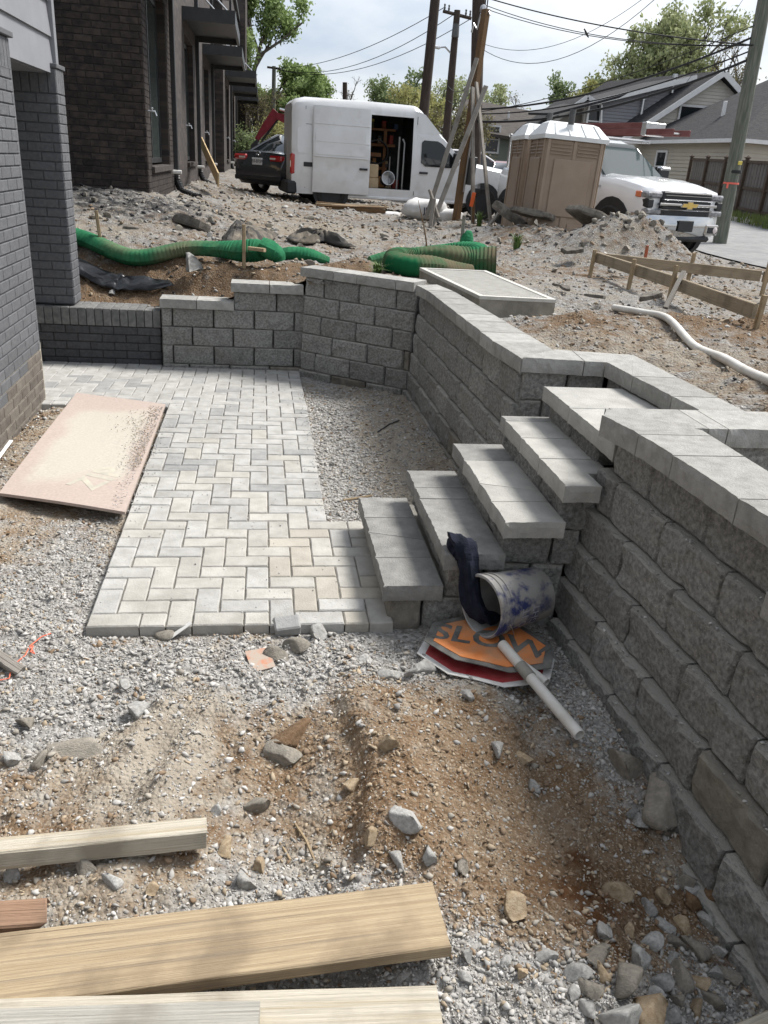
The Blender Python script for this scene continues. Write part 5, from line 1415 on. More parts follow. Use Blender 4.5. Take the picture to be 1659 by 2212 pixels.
# ---- subfloor sheet
def sheet_material():
    M = bpy.data.materials.new('subfloor_sheet'); M.use_nodes = True
    N, L = M.node_tree.nodes, M.node_tree.links; b = N['Principled BSDF']; b.inputs['Roughness'].default_value = 0.8
    t = N.new('ShaderNodeTexCoord'); s = N.new('ShaderNodeSeparateXYZ'); L.new(t.outputs['Object'], s.inputs[0])
    def absm(o, k):
        a = N.new('ShaderNodeMath'); a.operation = 'ABSOLUTE'; L.new(o, a.inputs[0]); m_ = N.new('ShaderNodeMath'); m_.operation = 'MULTIPLY'; L.new(a.outputs[0], m_.inputs[0]); m_.inputs[1].default_value = k; return m_.outputs[0]
    mx = N.new('ShaderNodeMath'); mx.operation = 'MAXIMUM'; L.new(absm(s.outputs[0], 1/0.46), mx.inputs[0]); L.new(absm(s.outputs[1], 1/1.2), mx.inputs[1])
    n = N.new('ShaderNodeTexNoise'); n.inputs['Scale'].default_value = 3; n.inputs['Detail'].default_value = 6; L.new(t.outputs['Object'], n.inputs['Vector'])
    ad = N.new('ShaderNodeMath'); ad.operation = 'MULTIPLY_ADD'; L.new(n.outputs['Fac'], ad.inputs[0]); ad.inputs[1].default_value = 0.5; L.new(mx.outputs[0], ad.inputs[2])
    r = N.new('ShaderNodeValToRGB'); L.new(ad.outputs[0], r.inputs['Fac'])
    e = r.color_ramp.elements; e[0].position = .80; e[0].color = (0.45,0.415,0.355,1); e[1].position = 1.42; e[1].color = (0.415,0.34,0.297,1)
    n2 = N.new('ShaderNodeTexNoise'); n2.inputs['Scale'].default_value = 60; n2.inputs['Detail'].default_value = 4; L.new(t.outputs['Object'], n2.inputs['Vector'])
    m2 = N.new('ShaderNodeMapRange'); m2.inputs['From Min'].default_value = .3; m2.inputs['From Max'].default_value = .7; m2.inputs['To Min'].default_value = .9; m2.inputs['To Max'].default_value = 1.08; L.new(n2.outputs['Fac'], m2.inputs['Value'])
    hs = N.new('ShaderNodeHueSaturation'); L.new(m2.outputs[0], hs.inputs['Value']); L.new(r.outputs[0], hs.inputs['Color']); L.new(hs.outputs[0], b.inputs['Base Color'])
    return M
sc = Vector((-1.253, 6.19, 0.0))
cr_ = [Vector((-1.675,7.545,.045)), Vector((-0.85,7.215,.04)), Vector((-0.85,4.86,.022)), Vector((-1.675,5.13,.035))]
mb = MB(); P_ = [c-sc for c in cr_]
n = 6; top = []; 
V = []; F = []
for j in range(n+1):
    for i in range(n+1):
        u, v = i/n, j/n
        q = P_[3].lerp(P_[2], u).lerp(P_[0].lerp(P_[1], u), v); q = q + Vector((0,0,0.006*math.sin(u*3+v*5)))
        V.append(q)
for j in range(n):
    for i in range(n):
        a = j*(n+1)+i; F.append((a, a+1, a+n+2, a+n+1))
ringi = [i for i in range(n+1)] + [j*(n+1)+n for j in range(1,n+1)] + [n*(n+1)+i for i in range(n-1,-1,-1)] + [j*(n+1) for j in range(n-1,0,-1)]
o_ = len(V)
for k in ringi: V.append(V[k]-Vector((0,0,.020)))
for k in range(len(ringi)): F.append((ringi[k], o_+k, o_+(k+1) % len(ringi), ringi[(k+1) % len(ringi)]))
mb.add(V, F); sh = mb.build('subfloor_sheet', sheet_material(), None, sc); tag(sh, 'cream and pink subfloor sheet lying between brick pier and paving', 'sheet')
M_FADED_INK = mat('faded_print', (0.38,0.36,0.31), (0.50,0.46,0.37), rough=0.8, scale=9)
me_ = text_mesh('ZIP', 0.30, M_FADED_INK, 0.0, bold=0.006)
def sheet_z(x, y):
    u = (x+1.675)/.825; yb_ = 5.13+(4.86-5.13)*u; yt_ = 7.545+(7.215-7.545)*u; v = (y-yb_)/(yt_-yb_)
    return (cr_[3].lerp(cr_[2], u).lerp(cr_[0].lerp(cr_[1], u), v)).z + .006*math.sin(u*3+v*5)
for v_ in me_.vertices:
    a_ = R(64); X_, Y_ = -1.10+v_.co.x*math.cos(a_)-v_.co.y*math.sin(a_), 5.42+v_.co.x*math.sin(a_)+v_.co.y*math.cos(a_)
    v_.co = Vector((X_, Y_, sheet_z(X_, Y_)+.0012))-sc
lt = link('lettering', me_, sh)
# ---- bucket, signs, handle, jacket
M_BUCKET = mat('blue_bucket_splashed', (0.030,0.040,0.13), (0.30,0.29,0.27), rough=0.7, scale=9, lo=0.40, hi=0.52, bump=0.15, bscale=40, dirt=((0.20,0.185,0.16), 3.0, 0.50, 0.62, 0.8))
M_BUCKET_IN = mat('bucket_inside_cement', (0.24,0.24,0.235), (0.40,0.40,0.39), rough=0.8, scale=7)
ax = Vector((math.cos(R(24)), math.sin(R(24)), -0.03)).normalized()
bm = Matrix.Translation((1.055, 3.315, 0.205)) @ ax.to_track_quat('Z', 'Y').to_matrix().to_4x4()
bu = thing('bucket', 'blue bucket crusted with cement lying on its side by the steps', 'bucket', (1.055, 3.315, 0.205))
bu.matrix_world = bm
mb = MB(); mb.lathe([(0.152,0.0),(0.160,0.004),(0.160,0.018),(0.153,0.022),(0.153,0.040),(0.158,0.044),(0.158,0.052),(0.151,0.056),(0.150,0.075),(0.155,0.078),(0.155,0.086),(0.148,0.09),(0.134,0.36),(0.126,0.372),(0.001,0.372)], 36); mb.build('shell', M_BUCKET, bu)
mb = MB(); mb.lathe([(0.152,0.0),(0.146,0.004),(0.130,0.358),(0.001,0.360)], 36); mb.build('inside', M_BUCKET_IN, bu)
mb = MB()
mb.tube([Vector((0.160*math.cos(a), 0.160*math.sin(a), 0.06)) + Vector((0, -0.03*math.sin((a-R(190))/R(160)*math.pi), 0.13*math.sin((a-R(190))/R(160)*math.pi))) for a in [R(190+160*k/14) for k in range(15)]], 0.0025, 5)
mb.build('wire_handle', M_METAL, bu)
mb = MB(); mb.lathe([(0.009,-.035),(0.011,-.03),(0.009,-.01),(0.011,0),(0.009,.01),(0.011,.03),(0.009,.035)], 10, Matrix.Translation((0.0,-0.192,0.19)) @ Matrix.Rotation(R(90),4,'Y')); mb.build('handle_grip', M_WHITE_PLASTIC, bu)
M_BLETTER = mat('bucket_lettering', (0.40,0.41,0.45), (0.30,0.30,0.34), rough=0.6, scale=20)
def wrap_text(body, size, r0, z0, ang, parent, material):
    """lettering bent round the bucket's side, reading up from rim to base"""
    me = text_mesh(body, size, material, 0.0)
    for v in me.vertices:
        x, y = v.co.x, v.co.y
        zz = z0 - y; rr = r0 - (zz-0.09)*0.052
        a = ang - x/rr
        v.co = Vector((rr*math.cos(a), rr*math.sin(a), zz))
    return link('lettering', me, parent)
wrap_text('DO IT', 0.062, 0.1512, 0.165, R(200), bu, M_BLETTER)
wrap_text('RIGHT', 0.062, 0.1512, 0.235, R(200), bu, M_BLETTER)
M_ORANGE = mat('orange_sign', (0.62,0.20,0.055), (0.70,0.27,0.10), rough=0.6, scale=9, dirt=((0.33,0.22,0.14), 5, 0.50, 0.68, 0.7))
M_SIGNBLACK = mat('sign_border_grime', (0.07,0.07,0.065), (0.19,0.185,0.17), rough=0.7, scale=10)
M_SIGNRED = mat('red_sign', (0.33,0.025,0.03), (0.45,0.10,0.10), rough=0.5, scale=8)
M_SIGNWHITE = mat('white_sign_edge', (0.70,0.70,0.68), (0.58,0.57,0.54), rough=0.5, scale=14)
def octagon(r, sx=1, sy=1, off=22.5): return [(r*sx*math.cos(R(off+45*k)), r*sy*math.sin(R(off+45*k))) for k in range(8)]
def bent_plate(name, pts, parent, material, z=0.0, t=0.004, bend=0.03, n=8):
    """octagon plate subdivided and gently warped"""
    mb = MB(); N_ = len(pts); V = [(0,0)]; rings_ = 4
    vs_ = [(0.0,0.0)]
    for k in range(1, rings_+1):
        for i in range(N_):
            a = pts[i]; b = pts[(i+1) % N_]
            for s in range(2): vs_.append(((a[0]+(b[0]-a[0])*s/2)*k/rings_, (a[1]+(b[1]-a[1])*s/2)*k/rings_))
    m_ = N_*2
    Z = lambda x, y: z + bend*(math.sin(x*7+1.0)*0.35 + (y*y)*2.2 - x*x*0.8 + 0.25*math.sin(y*11+x*5))
    V = [(x, y, Z(x, y)) for x, y in vs_]; nV = len(V)
    V += [(x, y, Z(x, y)-t) for x, y in vs_]
    F = [(0, 1+i, 1+(i+1) % m_) for i in range(m_)]
    for k in range(rings_-1):
        for i in range(m_): F.append((1+k*m_+i, 1+(k+1)*m_+i, 1+(k+1)*m_+(i+1) % m_, 1+k*m_+(i+1) % m_))
    F += [tuple(nV+q for q in f[::-1]) for f in F]
    l = 1+(rings_-1)*m_
    for i in range(m_): F.append((l+i, nV+l+i, nV+l+(i+1) % m_, l+(i+1) % m_))
    mb.add(V, F); return mb.build(name, material, parent), Z
sg = thing('paddle_sign', 'orange SLOW paddle sign with grimy black border under the bucket', 'sign', (1.10, 3.235, 0.048), R(-24))
sg.rotation_euler = (R(-3), R(2), R(-24))
_, Zs = bent_plate('border', octagon(0.315, 1.05, 0.80), sg, M_SIGNBLACK)
_, _z = bent_plate('face', octagon(0.268, 1.06, 0.79), sg, M_ORANGE, 0.0035, 0.003)
me = text_mesh('SLOW', 0.205, M_SIGNBLACK, 0.0, bold=0.004)
for v in me.vertices: v.co.z = Zs(v.co.x+0.0, v.co.y+0.01) + 0.0052
link('lettering', me, sg, (0.0, 0.01, 0))
s2 = thing('paddle_sign', 'red sign plate with white border lying under the orange sign', 'sign', (1.075, 3.195, 0.008), R(-26))
bent_plate('border', octagon(0.325, 1.06, 0.78), s2, M_SIGNWHITE)
bent_plate('face', octagon(0.285, 1.06, 0.78), s2, M_SIGNRED, 0.0035, 0.003)
M_PVC = mat('white_pvc', (0.66,0.65,0.61), (0.56,0.54,0.49), rough=0.5, scale=9, stretch=(1,1,1), dirt=((0.38,0.34,0.27), 4, 0.56, 0.75, 0.6))
def hollow_pipe(name, label, cat, path, r, material, parent=None):
    P = [Vector(p) for p in path]; mb = MB()
    mb.tube(P, r, 16, cap=False); mb.tube(P[::-1], r*0.82, 16, cap=False)
    for end, nxt in ((P[0], P[1]), (P[-1], P[-2])):
        d = (end-nxt).normalized(); u = d.orthogonal().normalized(); w = d.cross(u)
        V = [end+(u*math.cos(2*math.pi*k/16)+w*math.sin(2*math.pi*k/16))*q for q in (r, r*0.82) for k in range(16)]
        mb.add(V, [(k, (k+1) % 16, 16+(k+1) % 16, 16+k) for k in range(16)])
    o = mb.build(name, material, parent)
    if label: tag(o, label, cat)
    return o
pa, pb = at(1085, 1392, .085), at(1252, 1588, .035)
hp = thing('pipe', 'white plastic pipe with grey coupling resting on the orange sign', 'pipe', tuple(pb))
H0 = hollow_pipe('pipe_body', None, None, [pb-pb, (pa-pb)*0.5, pa-pb], 0.0255, M_PVC, hp)
d_ = (pa-pb); mb = MB(); mb.tube([d_*0.60, d_*0.74], 0.0285, 16); mb.build('coupling', mat('grey_coupling', (0.22,0.215,0.19), (0.30,0.29,0.25), rough=0.7, scale=12), hp)
p1_, p2_ = at(1105, 1420, .045), at(1180, 1476, .02)
hollow_pipe('pipe', 'short white plastic pipe beside the longer coupled pipe', 'pipe', [p2_, p2_.lerp(p1_, .5), p1_], 0.0235, M_PVC)
M_NAVY = mat('navy_cloth', (0.006,0.008,0.016), (0.016,0.019,0.034), rough=0.9, scale=14, bump=0.6, bscale=30, spec=0.2)
jk = [((0.955,3.62,.425),.020),((0.955,3.58,.440),.040),((0.965,3.53,.450),.050),((0.985,3.485,.440),.055),((1.00,3.45,.405),.052),((1.01,3.42,.34),.048),((1.015,3.40,.27),.047),((1.03,3.375,.20),.044),((1.06,3.36,.145),.042),((1.10,3.36,.115),.038),((1.15,3.375,.105),.028),((1.19,3.39,.10),.010)]
mb = MB(); pts = []
rings = []
fine = []
for i in range(len(jk)-1):
    for k in range(4):
        t = k/4; a, b = jk[i], jk[i+1]
        fine.append((Vector(a[0]).lerp(Vector(b[0]), t), a[1]*(1-t)+b[1]*t))
fine.append((Vector(jk[-1][0]), jk[-1][1]))
for i, (p, r) in enumerate(fine):
    d = (fine[min(i+1, len(fine)-1)][0]-fine[max(i-1, 0)][0]).normalized(); u = d.cross(Vector((0.9,-0.3,0.2))).normalized(); w = d.cross(u); ring = []
    for k in range(22):
        a = 2*math.pi*k/22
        rr = r*(1 + 0.22*math.sin(3*a+i*0.10) + 0.14*math.sin(5*a-i*0.22) + 0.05*math.sin(9*a+i*.5) + random.uniform(-.02,.02))*(1.0 if abs(math.sin(a)) > .5 else .85)
        ring.append(p+(u*math.cos(a)+w*math.sin(a))*rr)
    rings.append(ring)
mb.loft(rings); tag(mb.build('jacket', M_NAVY), 'dark navy cloth draped off the second step into the bucket', 'cloth')
# ---- small litter round the paving
mb = MB(); mb.cbox((-.065,-.05,-.03),(.065,.05,.03),.008); o = mb.build('paver_piece', M_PAV[3], None, at(620, 1352, -.02), (R(12), R(-4), R(6))); tag(o, 'half grey paver leaning against the front edge of the paving', 'paver')
mb = MB(); mb.loft([[ (x, .014+.02*x*x*40*.1, z+.03*math.sin(x*9)), (x, -.014, z+.03*math.sin(x*9)), (x, -.014, z-.003+.03*math.sin(x*9)), (x, .014+.02*x*x*4, z-.003+.03*math.sin(x*9))] for x, z in [(q/10*.13, .0) for q in range(-5, 6)]]); o = mb.build('plastic_strip', M_WHITE_PLASTIC, None, at(388, 1362, -.02), (0, R(-14), R(22))); tag(o, 'curved white plastic strip by a stone at the paving edge', 'litter')
mb = MB(); mb.plate([(-.06,-.07,0),(.05,-.075,0),(.06,.06,.01),(-.05,.075,.012)], .006); o = mb.build('painted_scrap', mat('paint_splashed_scrap', (0.40,0.33,0.27), (0.50,0.20,0.11), rough=.8, scale=16, lo=.5, hi=.68), None, at(562, 1425, -.03), (R(5), R(-6), R(18))); tag(o, 'orange splashed scrap of board on the gravel', 'scrap')
tw = [at(x, y, lz(at(x, y, -.03).x, at(x, y, -.03).y)+.012) for x, y in ((-5,1470),(20,1465),(25,1440),(55,1415),(62,1400),(72,1395),(66,1408),(75,1412),(64,1396),(90,1375),(110,1368))]
mb = MB(); mb.tube(tw, .0028, 5); tag(mb.build('twine', mat('orange_twine', (0.70,0.16,0.09), rough=.7)), 'tangled orange twine on the soil at the left edge', 'twine')
for lab, pts_, r_ in (('longer bent brown twig lying in the foreground gravel', ((638,1756),(662,1800),(676,1845),(686,1866)), .0055), ('short brown twig beside the longer bent twig', ((604,1795),(614,1815),(628,1840)), .005),
                     ('thin pale lath across the gravel strip by the steps', ((742,1070),(775,1066),(806,1062)), .008), ('dark thin rod lying on soil beside the long wall', ((816,935),(840,922),(862,912)), .006), ('curled straw stalk at the bottom right among stones', ((1296,2186),(1300,2150),(1312,2128),(1322,2122)), .003), ('thin twig on brown soil right of the ridge', ((1712/1.0*.0+1712-1.0*0,0),)[:0] or ((1098,1475),(1120,1480),(1135,1486)), .004)):
    P3 = []
    for x, y in pts_:
        q = at(x, y, -.04); P3.append(Vector((q.x, q.y, lz(q.x, q.y)+r_)))
    mb = MB(); mb.tube(P3, r_, 6); tag(mb.build('twig', M_WOOD_STAKE if 'dark' not in lab else M_TRIM), lab, 'twig')

# ---- concrete drain box with steel grate
gx = thing('drain_box', 'concrete drain box with pale steel grate behind the wall', 'drain', (2.2, 8.4, 0.8))
q = [(1.77,9.38),(2.55,9.42),(2.70,7.40),(1.98,7.42)]; qr = [(p[0]-2.2, p[1]-8.4) for p in q]
M_BOXCONC = mat('cast_concrete', (0.20,0.185,0.155), (0.31,0.29,0.25), rough=0.9, scale=5, bump=0.3, bscale=60, dirt=((0.10,0.09,0.075), 3, .55, .75, .6))
M_GRATE = mat('galvanised_grate', (0.44,0.43,0.39), (0.53,0.52,0.48), rough=0.7, metal=0.0, scale=12)
mb = MB(); mb.prism(qr[::-1], -0.1, 0.255); mb.build('concrete_box', M_BOXCONC, gx)
def bil(u, v): 
    a = Vector(qr[3]).lerp(Vector(qr[2]), u); b = Vector(qr[0]).lerp(Vector(qr[1]), u); return a.lerp(b, v)
def strip_bar(mb, a, b, w, z0, z1):
    d = (b-a).normalized(); n_ = Vector((-d.y, d.x))*w/2
    mb.prism([a-n_, b-n_, b+n_, a+n_], z0, z1)
mb = MB()
for a, b in (((0.03,.0),(.03,1.0)),((.97,0),(.97,1)),((0,.012),(1,.012)),((0,.988),(1,.988))): strip_bar(mb, bil(*a), bil(*b), .055, .256, .286 if a[0] in (.03,.97) else .2855)
mb.build('grate_frame', M_GRATE, gx)
mb = MB()
for k in range(1, 22): strip_bar(mb, bil(.04+.92*k/22, .02), bil(.04+.92*k/22, .98), .010, .256, .279)
for k in range(1, 56): strip_bar(mb, bil(.05, .02+.96*k/56), bil(.95, .02+.96*k/56), .010, .256, .2775)
tag(mb.build('grate_bars', M_GRATE, gx), kind='stuff')
mb = MB(); mb.prism([(p[0]*.96, p[1]*.98) for p in qr][::-1], .2552, .2558); mb.build('grate_shade_plate', mat('grate_shade', (0.40,0.385,0.345), rough=.9), gx)  # thin plate added for the shade between the bars, by colour alone

# ---- green filter socks
M_SOCK = mat('green_mesh_sock', (0.018,0.115,0.055), (0.035,0.185,0.085), rough=0.95, spec=0.08, scale=9, bump=0.2, dirt=((0.17,0.14,0.09), 1.6, 0.52, 0.74, 0.7))
M_SOCK_DIRTY = mat('muddy_green_mesh_sock', (0.012,0.11,0.045), (0.12,0.105,0.065), rough=0.95, spec=0.08, scale=2.2, lo=.40, hi=.62)
def catmull(P, n):
    out = []
    for i in range(len(P)-1):
        p0, p1, p2, p3 = P[max(i-1,0)], P[i], P[i+1], P[min(i+2, len(P)-1)]
        for k in range(n):
            t = k/n
            out.append(0.5*((2*p1)+(p2-p0)*t+(2*p0-5*p1+4*p2-p3)*t*t+(3*p1-p0-3*p2+p3)*t**3))
    out.append(P[-1]); return out
def sock(label, pts, rad, material, flat=0.72, name='filter_sock'):
    P = [np.array((*p, r)) for p, r in zip(pts, rad)]
    c = catmull(P, 40)
    # resample to about 14 mm
    out = [c[0]]
    for q in c[1:]:
        if np.linalg.norm(q[:3]-out[-1][:3]) > 0.0125: out.append(q)
    path = []; rr = []
    rings = []
    prev = None
    for i, q in enumerate(out):
        p = Vector(q[:3]); t = (Vector(out[min(i+1, len(out)-1)][:3])-Vector(out[max(i-1, 0)][:3])).normalized()
        u = t.cross(Vector((0,0,1)));  u = u.normalized() if u.length > .2 else Vector((1,0,0)); w = u.cross(t)
        r = q[3]*(1.0 + (0.028 if i % 3 == 0 else (-0.03 if i % 3 == 1 else 0.0)))
        rings.append([p+(u*math.cos(2*math.pi*k/18)+w*math.sin(2*math.pi*k/18)*flat)*r*(1+.05*math.sin(k*1.7+i*.05)+.05*math.sin(i*.021+k*.4)) for k in range(18)])
    mb = MB(); mb.loft(rings, smooth=True)
    return tag(mb.build(name, material), label, 'filter sock', 'green filter socks')
def S(x, y, dz): return (x, y, gz(x, y)+dz)
sock('long ribbed green sock running from the column to a wooden stake', [S(-2.6,10.75,.10),S(-2.1,10.55,.10),S(-1.5,10.28,.10),S(-.9,10.32,.10),S(-.5,10.22,.14),S(-.24,10.12,.20),S(-.06,10.08,.22),S(0.04,10.02,.18)], [.12,.125,.13,.12,.13,.17,.18,.13], M_SOCK)
sock('short bulging end of green sock just right of the stake', [S(-.02,9.98,.26),S(.08,9.96,.20),S(.17,9.96,.12),S(.20,9.96,.05)], [.12,.15,.13,.09], M_SOCK)
sock('short green sock lying half buried in the middle ground', [S(.16,10.9,.02),S(.35,10.85,.07),S(.6,10.85,.08),S(.85,10.9,.03)], [.08,.11,.115,.07], M_SOCK)
sock('front fold of muddy green sock looped behind the wall corner', [S(2.92,10.35,.15),S(2.6,10.42,.18),S(2.25,10.38,.20),S(1.88,10.42,.20),S(1.66,10.28,.17),S(1.60,10.05,.14),S(1.74,9.88,.12),S(2.0,9.92,.12),S(2.3,10.02,.11),S(2.55,10.08,.10)], [.20,.19,.16,.14,.145,.15,.15,.14,.12,.08], M_SOCK_DIRTY, 0.9)
sock('back coil of green sock behind the looped fold', [S(1.4,11.0,.03),S(1.7,11.1,.10),S(2.1,11.2,.12),S(2.45,11.3,.16),S(2.7,11.25,.22),S(2.9,11.1,.20),S(3.0,10.95,.10)], [.07,.09,.10,.12,.15,.15,.10], M_SOCK, 0.9)
sock('upright tied end of green sock standing beside a stake', [S(2.78,11.6,.10),S(2.82,11.62,.26),S(2.84,11.65,.38),S(2.85,11.65,.44)], [.12,.10,.07,.03], M_SOCK, 1.0)
# stakes
def stake(label, px, py, Y, top, w=.045, lean=(0,0), material=None, cat='stake'):
    b = aty(px, py, Y); z0 = gz(b.x, b.y)
    return timber('stake', label, cat, (b.x, b.y, z0-.15), (b.x+lean[0], b.y+lean[1], top), w, w*.8, material or M_WOOD_STAKE, R(random.uniform(-20,20)), .004, 'wooden stakes')
stake('wooden stake leaning beside the long green sock near the column', 222, 525, 10.45, 1.42, lean=(-.05,0))
stake('brown wooden stake standing through the bulging sock', 527, 560, 9.93, 1.40, lean=(0,0), material=M_WOOD_STAKE)
p = aty(553,537,9.85); timber('stake', 'short wooden stub poking sideways from the sock end', 'stake', (p.x-.08,p.y,p.z), (p.x+.10,p.y-.12,p.z), .05, .04, M_WOOD_STAKE, 0, .004, 'wooden stakes')
stake('small weathered stake standing beside the tied sock end', 997, 525, 11.7, 1.55, w=.06, material=M_WOOD_GREY)
stake('orange topped survey stake near the dirt pile', 1396, 545, 11.6, 1.30, w=.05, material=mat('orange_painted_stake', (0.50,0.075,0.02), (0.22,0.13,0.08), rough=.8, scale=3))
# ---- plastic and fabric heaps
def fabric(label, outline, material, amp, seed, name='sheeting', lift=0.03):
    """crumpled sheet laid over the ground inside an outline of ground points"""
    P = [Vector((p[0], p[1])) for p in outline]; cx_ = sum(p.x for p in P)/len(P); cy_ = sum(p.y for p in P)/len(P)
    nr, na = 12, 44; V = []; F = []
    def rad(a):
        best = 0.1
        d = Vector((math.cos(a), math.sin(a)))
        for i in range(len(P)):
            p = P[i]-Vector((cx_,cy_)); q_ = P[(i+1) % len(P)]-Vector((cx_,cy_)); e = q_-p
            den = d.x*e.y-d.y*e.x
            if abs(den) < 1e-9: continue
            t = (p.x*e.y-p.y*e.x)/den; s = (p.x*d.y-p.y*d.x)/den
            if t > 0 and -1e-6 <= s <= 1+1e-6: best = max(best, t)
        return best
    for i in range(nr+1):
        for k in range(na):
            a = 2*math.pi*k/na; r = rad(a)*i/nr*(1+.05*math.sin(a*5+seed))
            x, y = cx_+r*math.cos(a), cy_+r*math.sin(a)
            h = float(fbm(np.array(x*4.0+seed), np.array(y*7.0), 3, seed)); ridge = (1-abs(h)*1.6)
            V.append((x, y, gz(x, y)+lift+amp*max(0, ridge)*(1-(i/nr)**3) ))
    for i in range(nr):
        for k in range(na):
            F.append((i*na+k, i*na+(k+1) % na, (i+1)*na+(k+1) % na, (i+1)*na+k))
    mb = MB(); mb.add(V, F, True); o = mb.build(name, material)
    s_ = o.modifiers.new('thickness', 'SOLIDIFY'); s_.thickness = .006
    return tag(o, label, 'sheeting')
M_POLY = mat('black_polythene', (0.012,0.013,0.015), (0.03,0.032,0.035), rough=0.3, scale=5, bump=.4, bscale=18, spec=.6)
M_FABRIC = mat('dirty_black_fabric', (0.03,0.029,0.027), (0.20,0.17,0.13), rough=0.9, scale=3.5, bump=.5, bscale=14, lo=.42, hi=.66)
fabric('black polythene sheet sagging in front of the long green sock', [(-2.35,10.42),(-1.9,10.22),(-1.5,10.0),(-1.12,9.90),(-.98,9.72),(-1.10,9.72),(-1.5,9.82),(-2.0,10.05),(-2.4,10.25)], M_POLY, .07, 3, lift=.05)
def gp(x, y, z=1.0):
    q = at(x, y, z); 
    for _ in range(3): q = at(x, y, gz(q.x, q.y))
    return (q.x, q.y)
fabric('crumpled dirty black fabric heap behind the stake', [gp(455,500),gp(470,515),gp(520,520),gp(580,520),gp(600,515),gp(545,490),gp(500,480)], M_FABRIC, .17, 8, lift=.05)
fabric('torn strip of dirty black fabric lying in the middle ground', [gp(612,522),gp(640,532),gp(700,535),gp(770,545),gp(775,538),gp(720,522),gp(660,510)], M_FABRIC, .16, 12, lift=.03)

# ---- batter boards on the right
def board_line(label, a, b, h, t, z, grp='batter boards'):
    return timber('batter_board', label, 'board', (*a, z), (*b, z), t, h, M_WOOD_GREY, 0, .003, grp)
c0 = at(1286, 556, 1.14); c1 = at(1460, 612, 1.14); c2_ = at(1628, 672, 1.14); c3_ = at(1640, 596, 1.12); c4_ = at(1500, 581, 1.12)
M_WOOD_FORM = wood('formwork_lumber', (0.27,0.215,0.145), (0.42,0.345,0.245), dirt=((0.20,0.17,0.13), 3, .55, .75, .6))
for lab, a, b in (('front batter board nearest the corner stake', c0, c1), ('front batter board running to the right by the red soil', c1, c2_), ('rear batter board running right from the corner stake', c0, c3_), ('far right batter board at the picture edge', c3_+Vector((.02,-.05,0)), c3_+Vector((1.2,-.5,0)))):
    d = (b-a).normalized(); off = Vector((-d.y, d.x, 0))*(.025 if 'nearest' in lab else .0)
    timber('batter_board', lab, 'board', a+off, b+off+d*.02, .04, .135, M_WOOD_FORM, 0, .003, 'batter boards')
for lab, p, dx, top in (('corner stake of the batter boards', c0, -.05, 1.24), ('batter board stake between corner and middle', c0.lerp(c1, .55), -.06, 1.27), ('middle batter board stake with a diagonal prop', c1, -.06, 1.33), ('batter board stake beside the red soil heap', c2_.lerp(c1, .02), .06, 1.28), ('stake behind the rear batter board', c0.lerp(c3_, .60)+Vector((0,.05,0)), .0, 1.32), ('stake at the far right end of the rear batter board', c3_+Vector((.03,-.08,0)), .0, 1.75)):
    timber('stake', lab, 'stake', (p.x+dx, p.y-.02, .72), (p.x+dx+.02, p.y-.02, top), .05, .042, M_WOOD_STAKE, 0, .004, 'wooden stakes')
timber('stake', 'diagonal prop leaning against the middle batter board stake', 'stake', (c1.x-.28, c1.y-.42, .93), (c1.x+.03, c1.y-.07, 1.27), .05, .04, M_WOOD_GREY, 0, .004, 'wooden stakes')
pts = [at(x, y, 1.0) for x, y in ((1326,664),(1390,684),(1440,705),(1500,742),(1560,786),(1612,822),(1680,872))]
pts = [Vector((p.x, p.y, gz(p.x, p.y)+.035)) for p in pts]; pts.append(pts[-1]+(pts[-1]-pts[-2])*1.5)
hollow_pipe('pipe', 'long white plastic pipe curving across the bare soil at right', 'pipe', [Vector(q) for q in catmull([np.array(p) for p in pts], 5)], .032, M_PVC)

# ---- temporary service pole with braces, pallet, sacks, broken asphalt
sv = thing('service_pole', 'brown timber service pole with meter head propped in front of the van', 'pole', (3.98, 17.5, 1.1))
sb = Vector((3.98, 17.5, 1.1))
tp = aty(1050, 20, 17.6)
mb = MB(); 
d = (tp-sb).normalized(); M_ = Matrix.Translation((0,0,0)) @ d.to_track_quat('Z', 'Y').to_matrix().to_4x4()
mb.cbox((-.075,-.055,-.2),(.075,.055,(tp-sb).length),.006,M_); mb.build('post', M_WOOD_BROWN, sv)
mb = MB(); L_ = (tp-sb).length; mb.tube([M_ @ Vector((.085,-.02,1.2)), M_ @ Vector((.085,-.02,L_-.05))], .025, 8).tube([M_ @ Vector((-.09,-.02,.6)), M_ @ Vector((-.09,-.02,1.9))], .02, 6); mb.build('conduit', M_METAL, sv)
mb = MB(); mb.cbox((-.22,-.16,.75),(-.03,-.06,1.28),.012,M_); mb.build('meter_box', M_PIPE_GREY, sv)
mb = MB(); mb.lathe([(.001,.09),(.05,.07),(.065,.02),(.06,-.03),(.001,-.03)],12,M_ @ Matrix.Translation((.09,0,L_))).tube([M_ @ Vector((-.12,-.02,L_-.1)), M_ @ Vector((-.05,-.03,L_-.02)), M_ @ Vector((.2,-.04,L_-.05)), M_ @ Vector((.26,-.04,L_-.3)), M_ @ Vector((.38,-.04,L_-.2)), M_ @ Vector((.42,-.04,L_-.35))],.02,6); mb.build('weather_head', M_METAL, sv)
for lab, t_, b_, Yt, Yb, w_ in (('long grey brace leaning left from high on the service pole', (1030,126),(921,461),17.35,16.6,.085), ('grey brace crossing from upper right to lower left of the pole', (1050,186),(931,482),17.2,16.2,.09), ('upright grey brace in front of the service pole', (1021,188),(1023,470),17.2,16.5,.085), ('grey brace leaning right beside the service pole', (1029,178),(1062,482),17.3,16.3,.085)):
    b = aty(*b_, Yb); t2 = aty(*t_, Yt)
    timber('brace', lab, 'brace', b-Vector((0,0,.1)), t2, w_, .04, M_WOOD_GREY, R(20), .006, 'braces propping the service pole')
